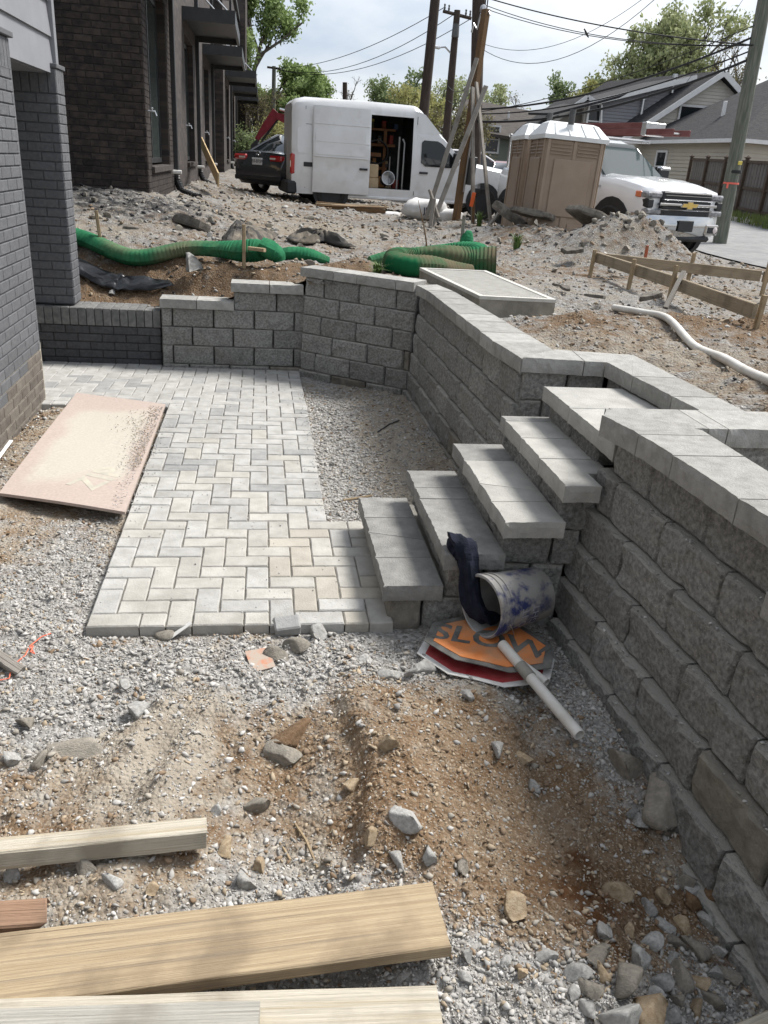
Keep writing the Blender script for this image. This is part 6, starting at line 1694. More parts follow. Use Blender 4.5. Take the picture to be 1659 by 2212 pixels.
for lab, a_, b_, Y in (('short grey stake crossing the foot of the left brace', (938,430),(930,482),16.2), ('short leaning offcut right of the brace feet', (1090,445),(1055,480),15.9), ('short grey stake end in front of the bag', (928,410),(948,460),16.4)):
    a = aty(*a_, Y); b = aty(*b_, Y-.15); timber('stake', lab, 'stake', b-Vector((0,0,.08)), a, .07, .045, M_WOOD_GREY, 0, .006, 'short props at the service pole')
a = aty(1022, 425, 16.5); b = aty(1022, 470, 16.5); timber('stake', 'short stake with orange flagging at the pole foot', 'stake', b-Vector((0,0,.1)), a+Vector((.02,0,0)), .06, .05, M_WOOD_BROWN, 0, .005)
mb = MB(); mb.cbox((-.04,-.035,-.16),(.035,-.028,.10),.003); tag(mb.build('flagging', mat('orange_flagging', (0.75,0.13,0.03), rough=.6), None, a+Vector((-.01,-.02,-.02)), (0,R(8),0)), 'bright orange flagging tape on the short stake', 'flag')
pl = thing('pallet', 'broken wooden pallet lying in front of the van wheels', 'pallet', (1.9, 18.55, gz(1.9, 18.55)+.02), R(-2))
for k in range(6):
    mb = MB(); mb.cbox((-.75,-.42+.15*k,.09),(.72+random.uniform(-.1,.1),-.42+.15*k+.1,.112),.004); mb.build('deck_board', M_WOOD_TAN if k % 2 else M_WOOD_BROWN, pl, None, (0,R(random.uniform(-2,2)),R(random.uniform(-3,3))))
for y in (-.40,0,.36):
    mb = MB(); mb.cbox((-.75,y,.0),(.7,y+.05,.088),.004); mb.build('stringer', M_WOOD_BROWN, pl)
M_SACK = mat('white_woven_sack', (0.66,0.66,0.65), (0.54,0.53,0.51), rough=.7, scale=6, bump=.3, bscale=12)
def sack(label, loc, size, rz, seed, text=None):
    r = random.Random(seed); n, m_ = 14, 9; rings = []
    for i in range(1, m_):
        ph = math.pi*i/m_; ring = []
        for k in range(n):
            a = 2*math.pi*k/n
            s = 1+.10*math.sin(3*a+seed)+.08*math.sin(5*a+ph*4)+r.uniform(-.04,.04)
            ring.append((size[0]*math.sin(ph)**.6*math.cos(a)*s, size[1]*math.sin(ph)**.6*math.sin(a)*s, size[2]*(1-math.cos(ph))/2*(1+.08*math.sin(2*a+seed))))
        rings.append(ring)
    mb = MB(); mb.loft(rings); o = mb.build('sack', M_SACK, None, loc, (0,0,rz)); tag(o, label, 'sack')
    if text:
        link('lettering', text_mesh(text, .17, M_INK, .001, bold=.004), o, (0.05,-size[1]*1.16,.20), (R(80),0,0))
    return o
b = aty(905, 468, 18.0); sack('bulging white woven sack with black lettering behind the braces', (b.x+.1, b.y, gz(b.x, b.y)-.04), (.48,.30,.42), R(4), 3, 'JETS')
b = aty(950, 475, 17.9); sack('crumpled white sack beside the lettered sack', (b.x+.15, b.y, gz(b.x, b.y)-.05), (.32,.25,.30), R(-20), 9)
b = aty(860, 462, 18.4); sack('small crumpled white wrapper heap beside the pallet', (b.x-.15, b.y, gz(b.x, b.y)-.03), (.20,.14,.13), R(10), 15)
M_ASPH = mat('broken_asphalt', (0.09,0.08,0.068), (0.21,0.19,0.16), rough=.95, scale=9, bump=.8, bscale=40, var=.2)
def slab(label, px, py, Y, size, rot, cat='slab', material=None, grp='broken asphalt slabs', dz=0.0):
    r = random.Random(int(px*7+py)); b = aty(px, py, Y); n = 7
    ring = []
    for k in range(n):
        a = 2*math.pi*k/n; s = r.uniform(.7,1.25); ring.append((size[0]*math.cos(a)*s, size[1]*math.sin(a)*s))
    mb = MB(); h = size[2]
    mb.loft([[(p[0]*q, p[1]*q, z+r.uniform(-.15,.15)*h) for p in ring] for z, q in ((-h/2,.97),(-h*.2,1.03),(h*.3,1.0),(h/2,.97))], smooth=False)
    return tag(mb.build('asphalt_slab', material or M_ASPH, None, b+Vector((0,0,dz)), rot), label, cat, grp)
slab('tilted brown slab of broken asphalt in front of the portable toilets', 1100, 462, 15.2, (.40,.20,.14), (R(5),R(28),R(-8)))
slab('flat grey broken asphalt slab at the foot of the nearer toilet', 1155, 462, 14.6, (.42,.22,.09), (R(-6),R(8),R(0)))
slab('big tilted asphalt slab jutting from the dirt pile', 1292, 478, 13.3, (.48,.30,.12), (R(-14),R(22),R(-4)))
slab('small flat broken slab below the dirt pile', 1238, 540, 11.9, (.16,.12,.06), (R(8),R(-6),R(20)))
slab('grey stone slab lying behind the grass tuft', 1262, 530, 12.4, (.14,.10,.07), (R(-10),R(8),R(40)))
slab('thin dark asphalt flake on the gravel by the batter boards', 1208, 617, 8.9, (.10,.06,.03), (R(0),R(10),R(10)))
slab('second dark asphalt flake beside the first by the batter boards', 1222, 622, 8.7, (.07,.05,.03), (R(12),R(-6),R(60)))
slab('dark broken asphalt flakes nearer the white pipe', 1285, 640, 8.1, (.11,.05,.03), (R(-8),R(4),R(-10)))
slab('long grey slab of stone below the front batter board', 1408, 640, 7.95, (.16,.06,.05), (R(0),R(-12),R(25)))
slab('dark rocky asphalt lump on the slope below the townhouse', 408, 482, 12.0, (.28,.16,.12), (R(-20),R(14),R(-20)))
slab('dark lump of broken asphalt behind the wooden stake', 290, 500, 11.5, (.16,.12,.11), (R(5),R(10),R(30)))
LUMP = aty(416, 578, 9.8)
# plank leaning on the townhouse
a = aty(436, 309, 21.5); b = aty(472, 389, 17.6); timber('plank', 'pale new plank leaning beside the second downspout', 'plank', b, a, .26, .03, wood('fresh_plank', (0.52,0.38,0.20), (0.64,0.49,0.29)), R(90), .003)
# small sapling stem and grass
def tuft(label, x, y, n, h, spread, cat='grass tuft'):
    r = random.Random(int(x*100+y)); mb = MB(); z = gz(x, y) if y > 3 and x > 1.7 or y > 9.5 else lz(x, y)
    for k in range(n):
        a = r.uniform(0, 2*math.pi); l = h*r.uniform(.6,1.1); lean = r.uniform(.15,.9)*spread; w = .007
        p0 = Vector((x+r.uniform(-.04,.04), y+r.uniform(-.04,.04), z-.01)); d = Vector((math.cos(a), math.sin(a), 0)); s = Vector((-d.y, d.x, 0))*w
        p1 = p0+d*lean*.3+Vector((0,0,l*.6)); p2 = p0+d*lean+Vector((0,0,l*.95-lean*.25))
        mb.add([p0-s,p0+s,p1+s,p1-s,p2], [(0,1,2,3),(3,2,4)])
    return tag(mb.build('grass_tuft', mat('grass_blade', (0.07,0.13,0.03), (0.12,0.19,0.05), rough=.7, scale=6)), label, cat)
q = gp(1113, 556); tuft('green grass tuft on bare soil left of the dirt pile', q[0], q[1], 60, .30, .22)
q = gp(1000, 478, 1.1); tuft('weedy green tuft at the foot of the service pole', q[0], 16.9, 40, .35, .2)
q = gp(815, 590); tuft('dry straw tuft in front of the looped sock', q[0], q[1], 50, .18, .25)
P3 = [aty(x, y, 10.9) for x, y in ((923,545),(920,515),(915,487),(909,458),(903,431))]
mb = MB(); mb.tube(P3, [.012,.010,.008,.006,.003], 6).tube([P3[2], P3[2]+Vector((.06,0,.12))],.003,5); tag(mb.build('sapling', M_WOOD_BROWN), 'bare thin sapling stem rising behind the looped green sock', 'sapling')
# ---------------------------------------------------------------- poles, wires, houses, fence, trees
M_POLE_DARK = mat('creosote_pole', (0.030,0.022,0.018), (0.065,0.048,0.038), rough=.9, scale=6, stretch=(6,6,.6), bump=.4, bscale=10)
M_POLE_GREEN = mat('green_treated_pole', (0.085,0.095,0.075), (0.17,0.175,0.145), rough=.9, scale=5, stretch=(6,6,.5), bump=.4, bscale=10)
M_CABLE = mat('black_cable', (0.012,0.012,0.013), rough=.6)
def pole(label, b_, t_, Y, r0, r1, material, zb=None, up_ext=0.0):
    b = aty(*b_, Y); t = aty(*t_, Y); d = (t-b).normalized()
    zg = gz(b.x, b.y); base = b + d*((zg-.3-b.z)/d.z); t = t + d*up_ext
    o = thing('utility_pole', label, 'pole', tuple(base))
    mb = MB(); mb.tube([Vector((0,0,0)), (t-base)*.33, (t-base)*.66, t-base], [r0, r0*.93, (r0+r1)/2, r1], 14); mb.build('pole_shaft', material, o)
    return o, base, t
pA_, bA, tA = pole('tall dark utility pole rising directly behind the van roof', (913,268), (940,0), 28.5, .17, .13, M_POLE_DARK, up_ext=2.5)
pB_, bB, tB = pole('farther dark utility pole with crossarm and street lamp', (963,300), (988,22), 39, .19, .13, M_POLE_DARK)
mb = MB(); q0, q1 = aty(957,24,39), aty(1018,40,39)
mb.tube([q0-bB, q1-bB], .07, 6); mb.build('crossarm', M_POLE_DARK, pB_)
for k in (0.05,.2,.8,.95):
    p = q0.lerp(q1, k)-bB; mb = MB(); mb.lathe([(.03,0),(.05,.08),(.03,.12),(.045,.2),(.001,.24)], 8, Matrix.Translation(p+Vector((0,0,.06)))); mb.build('insulator', M_PIPE_GREY, pB_)
a, b = aty(976,118,39), aty(946,103,38.6); mb = MB(); mb.tube([a-bB, a.lerp(b,.5)-bB+Vector((0,0,.15)), b-bB], .035, 6); mb.build('lamp_arm', M_METAL, pB_)
mb = MB(); mb.cbox((-.42,-.1,-.05),(.1,.1,.06),.03); mb.build('lamp_head', M_METAL, pB_, b-bB, (0,R(8),0))
p = aty(983,80,38.8)-bB; mb = MB(); mb.lathe([(.001,.5),(.14,.48),(.16,0),(.001,-.02)],12,Matrix.Translation(p)); mb.build('transformer', M_PIPE_GREY, pB_)
pC_, bC, tC = pole('thick dark utility pole behind the propped service pole', (1024,400), (1034,0), 25.5, .19, .16, M_POLE_DARK, up_ext=2.5)
mb = MB()
for dx in (-.22,-.28): mb.tube([Vector((dx,-.1,7)), Vector((dx-.05,-.1,4.2)), Vector((dx-.02,-.1,1.0))], .018, 5)
mb.build('riser_cable', M_CABLE, pC_)
pR_, bR, tR = pole('weathered green utility pole leaning at the right edge by the fence', (1570,440), (1652,0), 19.6, .17, .14, M_POLE_GREEN, up_ext=2.0)
for y_, m_, h_ in ((371,M_CABLE,.07),):
    p = aty(1585,y_,19.6)-bR; mb = MB(); mb.lathe([(.175,-h_/2),(.18,0),(.175,h_/2)],14,Matrix.Translation(p)); mb.build('strap', m_, pR_)
fl = aty(1578,396,19.45)
mb = MB(); mb.lathe([(.178,-.02),(.18,0),(.178,.02)],14,Matrix.Translation(aty(1579,396,19.6)-bR)).cbox((-.16,-.2,-.09),(-.12,-.17,.02),.004,Matrix.Translation(aty(1575,398,19.6)-bR)); mb.build('flagging', mat('pink_flagging',(0.72,0.14,0.10),rough=.6), pR_)
mb = MB(); mb.cbox((-.05,-.19,-.04),(.05,-.175,.04),.003,Matrix.Translation(aty(1590,352,19.6)-bR)); mb.build('pole_tag', mat('yellow_tag',(0.62,0.50,0.10),rough=.5), pR_)
pL_, bL, tL = pole('slim distant utility pole with crossarm among the left trees', (590,300), (592,143), 58, .16, .12, M_POLE_GREEN)
mb = MB(); mb.tube([aty(577,145,58)-bL, aty(607,149,58)-bL], .07, 6); mb.build('crossarm', M_POLE_DARK, pL_)
pM_, bM, tM = pole('short dark distant pole above the van roof', (745,300), (745,178), 55, .16, .14, M_POLE_DARK)
def wire(label, a, b, sag, r, n=18, grp='overhead wires'):
    P = []
    for k in range(n+1):
        t = k/n; p = a.lerp(b, t); P.append(p-Vector((0,0,sag*4*t*(1-t))))
    mb = MB(); mb.tube(P, r, 5); return tag(mb.build('wire', M_CABLE), label, 'wire', grp)
LR = 'black overhead cable strung from the green pole towards the dark poles'
for (ya, yb, sg_, r) in ((74,236,.35,.026),(102,246,.35,.018),(122,262,.40,.032),(50,243,.25,.010)):
    wire({74:'heavy black cable second from top on the green pole',102:'medium black cable third from top on the green pole',122:'thickest lowest black cable on the green pole',50:'thin topmost cable running left from the green pole'}[ya], aty(1640 if ya < 110 else 1632, ya, 19.5), aty(1026, yb, 25.4), sg_, r)
for (xa, ya, xb_, yb, sg_, r) in ((1632,98,1060,-2,.15,.016),(1628,97,1040,8,.30,.010),(1628,98,1046,18,.28,.010)):
    wire({-2:'upper thin wire from the dark pole top to the green pole',8:'middle thin wire from the dark pole top to the green pole',18:'lowest thin wire from the dark pole top to the green pole'}[yb], aty(xa, ya, 19.5), aty(xb_, yb, 25.3), sg_, r)
for (ya, yb, x0) in ((147,17,592),(147,28,592),(149,40,597)):
    wire({17:'upper thin power line from the distant left pole to the crossarm',28:'middle thin power line from the distant left pole to the crossarm',40:'lower thin power line from the distant left pole to the crossarm'}[yb], aty(x0, ya, 58), aty(958 if yb < 20 else (985 if yb < 30 else 1018), yb, 39), 1.0 if yb > 20 else .6, .016)
wire('thin wire climbing out of frame from the far pole', aty(1020,90,39), aty(1415,0-2,30), 1.3, .012)
wire('second thin wire climbing out of frame from the far pole', aty(1020,84,39), aty(1388,-2,31), .9, .010)
wire('fine guy wire dropping in front of the gable house', aty(1501*1.0+105,-3,30), aty(1478,185,30), .05, .008)
for (ya, yb) in ((236,200),(250,232)):
    wire(('upper' if ya == 236 else 'lower')+' drooping wire between the two dark poles', aty(1024,ya-60,25.5), aty(968,yb-15,39), .25, .012)
bd = aty(1266, 76, 28); mb = MB(); mb.loft([[Vector((x, y_*s*.05, z+z_*s*.05)) for y_, z_ in ((-1,0),(0,1),(1,0),(0,-1))] for x, z, s in ((-.12,-.05,.2),(-.06,0,.9),(0,.05,1.1),(.06,.11,.8),(.09,.15,.6),(.13,.14,.1))]); tag(mb.build('bird', M_CABLE, None, bd, (0,0,R(200))), 'small dark bird perched on the overhead wire', 'bird')

# ---- houses across the street
def siding_mat(n, c): return mat(n, c, tuple(q*1.1 for q in c), rough=.6, scale=2)
M_SID_BEIGE = siding_mat('beige_vinyl_siding', (0.52,0.49,0.43)); M_SID_TAUPE = siding_mat('taupe_vinyl_siding', (0.33,0.315,0.29)); M_SID_GREY = siding_mat('slate_grey_siding', (0.20,0.20,0.215)); M_SID_GREEN = siding_mat('sage_siding', (0.22,0.245,0.205)); M_SID_CREAM = siding_mat('cream_siding', (0.42,0.385,0.32))
M_SHINGLE = mat('dark_shingles', (0.018,0.018,0.021), (0.040,0.039,0.041), rough=.95, scale=3, stretch=(1,1,5), bump=.5, bscale=6, speck=((0.06,0.057,0.054), 9, .58))
M_SHINGLE_BR = mat('brown_shingles', (0.05,0.043,0.038), (0.085,0.075,0.066), rough=.95, scale=3, stretch=(1,1,5), bump=.5, bscale=6)
M_TRIMW = mat('white_trim', (0.70,0.70,0.69), (0.62,0.62,0.61), rough=.5, scale=4)
def siding_wall(parent, name, material, base, O, u, poly, lap=.16, depth=.25):
    """lap boards as wedges filling a polygon (s along u, z) standing at O; faces the side right of u"""
    O = Vector(O); u = Vector((*u, 0)).normalized(); nrm = Vector((u.y, -u.x, 0))
    z0 = min(p[1] for p in poly); z1 = max(p[1] for p in poly)
    def span(z):
        xs_ = []
        for i in range(len(poly)):
            a, b = poly[i], poly[(i+1) % len(poly)]
            if (a[1] > z) != (b[1] > z): xs_.append(a[0]+(b[0]-a[0])*(z-a[1])/(b[1]-a[1]))
        return (min(xs_), max(xs_)) if len(xs_) > 1 else None
    mb = MB(); z = z0
    while z < z1-.02:
        zt = min(z+lap, z1-.001); sa, sb = span(z+.004), span(zt-.004)
        if sa and sb:
            f = lambda s, zz, o: O+u*s+Vector((0,0,zz))+nrm*o-Vector(base)
            V = [f(sa[0],z,.035), f(sa[1],z,.035), f(sb[1],zt,.0), f(sb[0],zt,.0), f(sa[0],z,-depth), f(sa[1],z,-depth), f(sb[1],zt,-depth), f(sb[0],zt,-depth)]
            mb.add(V, [(0,1,2,3),(0,4,5,1),(1,5,6,2),(3,2,6,7),(0,3,7,4),(5,4,7,6)])
        z += lap
    o = mb.build(name, material, parent); return tag(o, kind='stuff') if False else o
def roof_plane(parent, pts, base, t=.14, material=None):
    mb = MB(); mb.plate([Vector(p)-Vector(base) for p in pts], t); return mb.build('roof', material or M_SHINGLE, parent)
def trim(parent, a, b, w, h, base, name='fascia', material=None):
    a = Vector(a)-Vector(base); b = Vector(b)-Vector(base); d = (b-a); L_ = d.length
    M_ = Matrix.Translation(a) @ d.to_track_quat('X', 'Z').to_matrix().to_4x4()
    mb = MB(); mb.box((0,-w/2,-h/2),(L_,w/2,h/2),M_); return mb.build(name, material or M_TRIMW, parent)
def house_window(parent, base, c, w, h, u=(1,0)):
    u = Vector((*u,0)).normalized(); nrm = Vector((u.y,-u.x,0)); c = Vector(c)-Vector(base)
    M_ = Matrix.Translation(c+nrm*.05) @ Matrix(((u.x,-nrm.x,0),(u.y,-nrm.y,0),(0,0,1))).to_4x4()
    mb = MB(); f = .10
    mb.box((-w/2-f,-.05,-h/2-f),(w/2+f,.02,-h/2),M_).box((-w/2-f,-.05,h/2),(w/2+f,.02,h/2+f),M_).box((-w/2-f,-.05,-h/2),(-w/2,.02,h/2),M_).box((w/2,-.05,-h/2),(w/2+f,.02,h/2),M_).box((-w/2,-.03,-.03),(w/2,.02,.03),M_)
    wo = mb.build('window', M_TRIMW, parent)
    mb = MB(); mb.box((-w/2,-.005,-h/2),(w/2,.03,-.03),M_).box((-w/2,-.005,.03),(w/2,.03,h/2),M_); mb.build('pane', M_CARGLASS, wo)
    return wo
def px_poly(pts, Y): return [aty(x, y, Y) for x, y in pts]
def wall_px(parent, base, pts, Y, material, name='siding_wall', lap=.16):
    P = px_poly(pts, Y); x0 = min(p.x for p in P)
    return siding_wall(parent, name, material, base, (x0, Y, 0), (1,0), [(p.x-x0, p.z) for p in P], lap)
# big gable house
hb3 = (21, 45, 1.2); h3 = thing('house', 'beige house with steep dark roof, big gable and dormer across the street', 'house', hb3, group='houses across the street')
wall_px(h3, hb3, [(1552,168),(1346,300),(1340,420),(1640,440),(1640,232),(1590,205)], 45, M_SID_BEIGE)
A3 = aty(1555,160,45); L3 = aty(1338,302,45); R3 = aty(1602,212,45)
bk3 = Vector((-2.6,9.0,0))
roof_plane(h3, [L3+Vector((0,-.45,.1)), A3+Vector((0,-.45,.12)), A3+bk3+Vector((0,0,.12)), L3+bk3+Vector((0,0,.1))], hb3)
roof_plane(h3, [A3+Vector((0,-.45,.12)), R3+Vector((0,-.45,.1)), R3+bk3+Vector((0,0,.1)), A3+bk3+Vector((0,0,.12))], hb3)
trim(h3, L3+Vector((0,-.47,-.02)), A3+Vector((0,-.47,.0)), .05, .26, hb3); trim(h3, A3+Vector((.02,-.475,.0)), R3+Vector((0,-.475,-.02)), .05, .26, hb3)
wall_px(h3, hb3, [(1498,172),(1300,222),(1300,310),(1340,275)], 46.2, M_SID_GREY, 'dormer_side')
D0, D1 = aty(1500,166,46.0), aty(1188,247,46.0)
roof_plane(h3, [D1+Vector((0,-.3,.05)), D0+Vector((0,-.3,.05)), D0+Vector((0,4,.25)), D1+Vector((0,4,.25))], hb3, .12)
trim(h3, aty(1272,224,45.75), D0+Vector((0,-.32,-.05)), .05, .24, hb3)
wall_px(h3, hb3, [(1296,222),(1262,228),(1255,330),(1296,330)], 46.35, M_SID_TAUPE, 'dormer_front')
house_window(h3, hb3, aty(1281,262,46.30), .62, 1.6)
trim(h3, aty(1188,250,45.9), aty(1272,226,45.9), .12, .14, hb3, 'gutter'); trim(h3, aty(1300,226,46.0), aty(1296,330,46.0), .08, .08, hb3, 'downspout')
for x, y in ((1385,236),(1452,187)):
    p = aty(x, y+14, 46)-Vector(hb3); mb = MB(); mb.tube([p, p+Vector((0,0,.75))],.09,8).tube([p+Vector((0,0,.75)),p+Vector((0,0,.9))],.14,8); mb.build('roof_vent', M_METAL, h3)
house_window(h3, hb3, aty(1498,262,44.95), 1.7, 1.3)
# left wing with small gable
hb4 = (15, 47, 1.2); h4 = thing('house', 'taupe house with small gable peeping above the toilets', 'house', hb4, group='houses across the street')
wall_px(h4, hb4, [(1265,213),(1196,262),(1160,330),(1300,340),(1300,234)], 47.5, M_SID_TAUPE)
Ax, Lx, Rx = aty(1266,206,47.5), aty(1162,282,47.5), aty(1302,232,47.5)
for a, b in ((Lx, Ax), (Ax, Rx)):
    roof_plane(h4, [a+Vector((0,-.3,0)), b+Vector((0,-.3,0)), b+Vector((0,5,0)), a+Vector((0,5,0))], hb4, .1); trim(h4, a+Vector((0,-.32,-.08)), b+Vector((0,-.32,-.08)), .05, .22, hb4)
# sage house on the left
hb5 = (13, 52, 1.2); h5 = thing('house', 'sage green house with brown roof behind the propped poles', 'house', hb5, group='houses across the street')
wall_px(h5, hb5, [(1012,280),(1150,302),(1150,420),(1012,410)], 52, M_SID_GREEN)
E0, E1 = aty(985,276,51.5), aty(1178,307,51.5); G0, G1 = aty(1000,212,56), aty(1205,250,56)
roof_plane(h5, [E0, E1, G1, G0], hb5, .15, M_SHINGLE_BR)
trim(h5, E0+Vector((0,-.05,-.1)), E1+Vector((0,-.05,-.1)), .1, .16, hb5, 'gutter', M_SHINGLE_BR)
house_window(h5, hb5, aty(1063,301,51.95), .72, 1.35)
p = aty(1098,255,54)-Vector(hb5); mb = MB(); mb.cbox((-.06,-.06,0),(.06,.06,.35),.01,Matrix.Translation(p)); mb.build('roof_vent', M_TRIMW, h5)
wall_px(h5, hb5, [(1150,300),(1200,292),(1240,330),(1240,420),(1150,420)], 52.6, M_SID_TAUPE, 'side_wing')
# hip-roofed house at right
K = aty(1602,300,36); hb6 = (K.x, K.y, 1.0); h6 = thing('house', 'cream hip-roofed house behind the wooden fence at right', 'house', hb6, group='houses across the street')
u1 = Vector((-.05,1.0,0)).normalized(); u2 = Vector((1.0,.05,0)).normalized(); ze = K.z
Lc = K+u1*9.5; Rc = K+u2*9.5; Bc = K+u1*9.5+u2*9.5
ap = K+(u1+u2)*4.75+Vector((0,0,3.1)); ap2 = K+u1*6.2+u2*4.75+Vector((0,0,3.1))
ov = lambda p, q: p+(p-q).normalized()*.5
cen_ = (K+Bc)/2
oK, oL, oR_, oB = [Vector((ov(p, cen_).x, ov(p, cen_).y, ze)) for p in (K, Lc, Rc, Bc)]
for tri in ([oL, oK, ap, ap2], [oK, oR_, ap], [oR_, oB, ap2, ap], [oB, oL, ap2]): roof_plane(h6, tri, hb6, .12)
siding_wall(h6, 'siding_wall', M_SID_CREAM, hb6, (Lc.x,Lc.y,0), (-u1.x,-u1.y), [(0,1.0),(9.5,1.0),(9.5,ze-.05),(0,ze-.05)], .17)
siding_wall(h6, 'siding_wall', M_SID_CREAM, hb6, (K.x,K.y,0), (u2.x,u2.y), [(0,1.0),(9.5,1.0),(9.5,ze-.05),(0,ze-.05)], .17)
trim(h6, oL-Vector((0,0,.08)), oK-Vector((0,0,.08)), .12, .16, hb6, 'gutter'); trim(h6, oK-Vector((0,0,.08)), oR_-Vector((0,0,.08)), .12, .16, hb6, 'gutter')
house_window(h6, hb6, K+u1*6.6+Vector((0,0,-1.2)), .9, 1.3, (-u1.x,-u1.y))
p = K+u1*4.5+u2*1.6+Vector((0,0,1.25))-Vector(hb6); mb = MB(); mb.cbox((-.07,-.07,-.2),(.07,.07,.55),.01,Matrix.Translation(p)); mb.build('roof_vent', M_TRIMW, h6)

# ---- fence
M_FENCE = wood('weathered_fence_board', (0.08,0.072,0.066), (0.20,0.185,0.168), st=(14,14,.8))
M_FENCE_BR = wood('brown_fence_post', (0.055,0.036,0.025), (0.095,0.065,0.045), st=(10,10,1))
f0, f1 = Vector((16.55,25.0)), Vector((18.9,37.0)); fd_ = (f1-f0); fL = fd_.length; fd_ = fd_/fL; fa = math.atan2(fd_.y, fd_.x)
fe = thing('fence', 'weathered tall board fence with capped posts along the street', 'fence', (f0.x, f0.y, 1.0), fa)
nb = int(fL/.148)
_fm = []
for v in range(3):
    mb = MB(); h_ = 1.92+.02*v; mb.prism([(-.07,0),(.07,0),(.07,h_-.03*(v == 1)),(.0,h_),(-.07,h_-.02*v)], -.012, .012, axis='y'); _fm.append(mb.mesh('fence_board', M_FENCE))
for k in range(nb):
    s = (k+.5)*.148; p = f0+fd_*s; z = gz(p.x, p.y)-1.0
    link('fence_board', _fm[k % 3], fe, (s, .0 if k % 2 else .012, z+.03), (0, R(random.uniform(-.6,.6)), 0))
for k in range(6):
    s = .5+2.35*k; p = f0+fd_*s; z = gz(p.x, p.y)-1.0
    mb = MB(); mb.cbox((-.06,-.06,-.2),(.06,.06,2.06),.006).cbox((-.09,-.09,2.06),(.09,.09,2.10),.006).lathe([(.09,2.10),(.001,2.17)],4,Matrix.Rotation(R(45),4,'Z')); mb.build('post', M_FENCE_BR, fe, (s, .07, z))
for z_ in (.35, 1.05, 1.93):
    za = gz(f0.x, f0.y)-1.0; zb_ = gz(f1.x, f1.y)-1.0
    mb = MB(); mb.add([(0,.02,za+z_),(fL,.02,zb_+z_),(fL,.07,zb_+z_),(0,.07,za+z_),(0,.02,za+z_+.09),(fL,.02,zb_+z_+.09),(fL,.07,zb_+z_+.09),(0,.07,za+z_+.09)], [(0,3,2,1),(4,5,6,7),(0,1,5,4),(1,2,6,5),(2,3,7,6),(3,0,4,7)]); mb.build('rail', M_FENCE_BR, fe)
# strip of grass at its foot
r_ = np.random.default_rng(4); mb = MB(); V = []; F = []
for k in range(2600):
    s = r_.uniform(0, fL); o = r_.uniform(.05,.9); p = f0+fd_*s; nx_, ny_ = -fd_.y, fd_.x
    x, y = p.x+nx_*o, p.y+ny_*o; z = gz(x, y) if k % 25 == 0 else z if k else 1.0
    a = r_.uniform(0, 6.28); h_ = r_.uniform(.05,.16); i = len(V)
    V += [(x-.02*math.cos(a), y-.02*math.sin(a), z), (x+.02*math.cos(a), y+.02*math.sin(a), z), (x+r_.uniform(-.05,.05), y+r_.uniform(-.05,.05), z+h_+.12)]; F.append((i,i+1,i+2))
me = np_mesh('grass', np.array(V), np.array(F), mat('verge_grass', (0.10,0.14,0.035), (0.17,0.20,0.06), rough=.8, scale=3)); tag(link('grass', me), 'strip of grass at the foot of the board fence', 'grass', kind='stuff')

# ---- trees
def leaf_mat(n, c1, c2):
    M = bpy.data.materials.new(n); M.use_nodes = True
    N, L = M.node_tree.nodes, M.node_tree.links; b = N['Principled BSDF']; b.inputs['Roughness'].default_value = .6; b.inputs['Specular IOR Level'].default_value = .25
    at_ = N.new('ShaderNodeAttribute'); at_.attribute_name = 'tint'
    mx = N.new('ShaderNodeMix'); mx.data_type = 'RGBA'; mx.inputs[6].default_value = (*c1,1); mx.inputs[7].default_value = (*c2,1)
    L.new(at_.outputs['Fac'], mx.inputs['Factor']); L.new(mx.outputs[2], b.inputs['Base Color'])
    tr = N.new('ShaderNodeBsdfTranslucent'); L.new(mx.outputs[2], tr.inputs['Color'])
    ms = N.new('ShaderNodeMixShader'); ms.inputs[0].default_value = .35; L.new(b.outputs[0], ms.inputs[1]); L.new(tr.outputs[0], ms.inputs[2]); L.new(ms.outputs[0], N['Material Output'].inputs[0])
    return M
M_LEAF = {'green': leaf_mat('spring_green_leaves', (0.16,0.23,0.08), (0.33,0.43,0.17)), 'pale': leaf_mat('pale_green_leaves', (0.24,0.28,0.13), (0.44,0.47,0.26)), 'yellow': leaf_mat('yellow_green_leaves', (0.26,0.265,0.10), (0.42,0.41,0.17)), 'olive': leaf_mat('olive_buds', (0.13,0.115,0.06), (0.22,0.20,0.10)), 'dark': leaf_mat('dark_green_leaves', (0.14,0.19,0.085), (0.28,0.34,0.16))}
M_BARK = mat('tree_bark', (0.075,0.066,0.055), (0.15,0.13,0.11), rough=.95, scale=4)
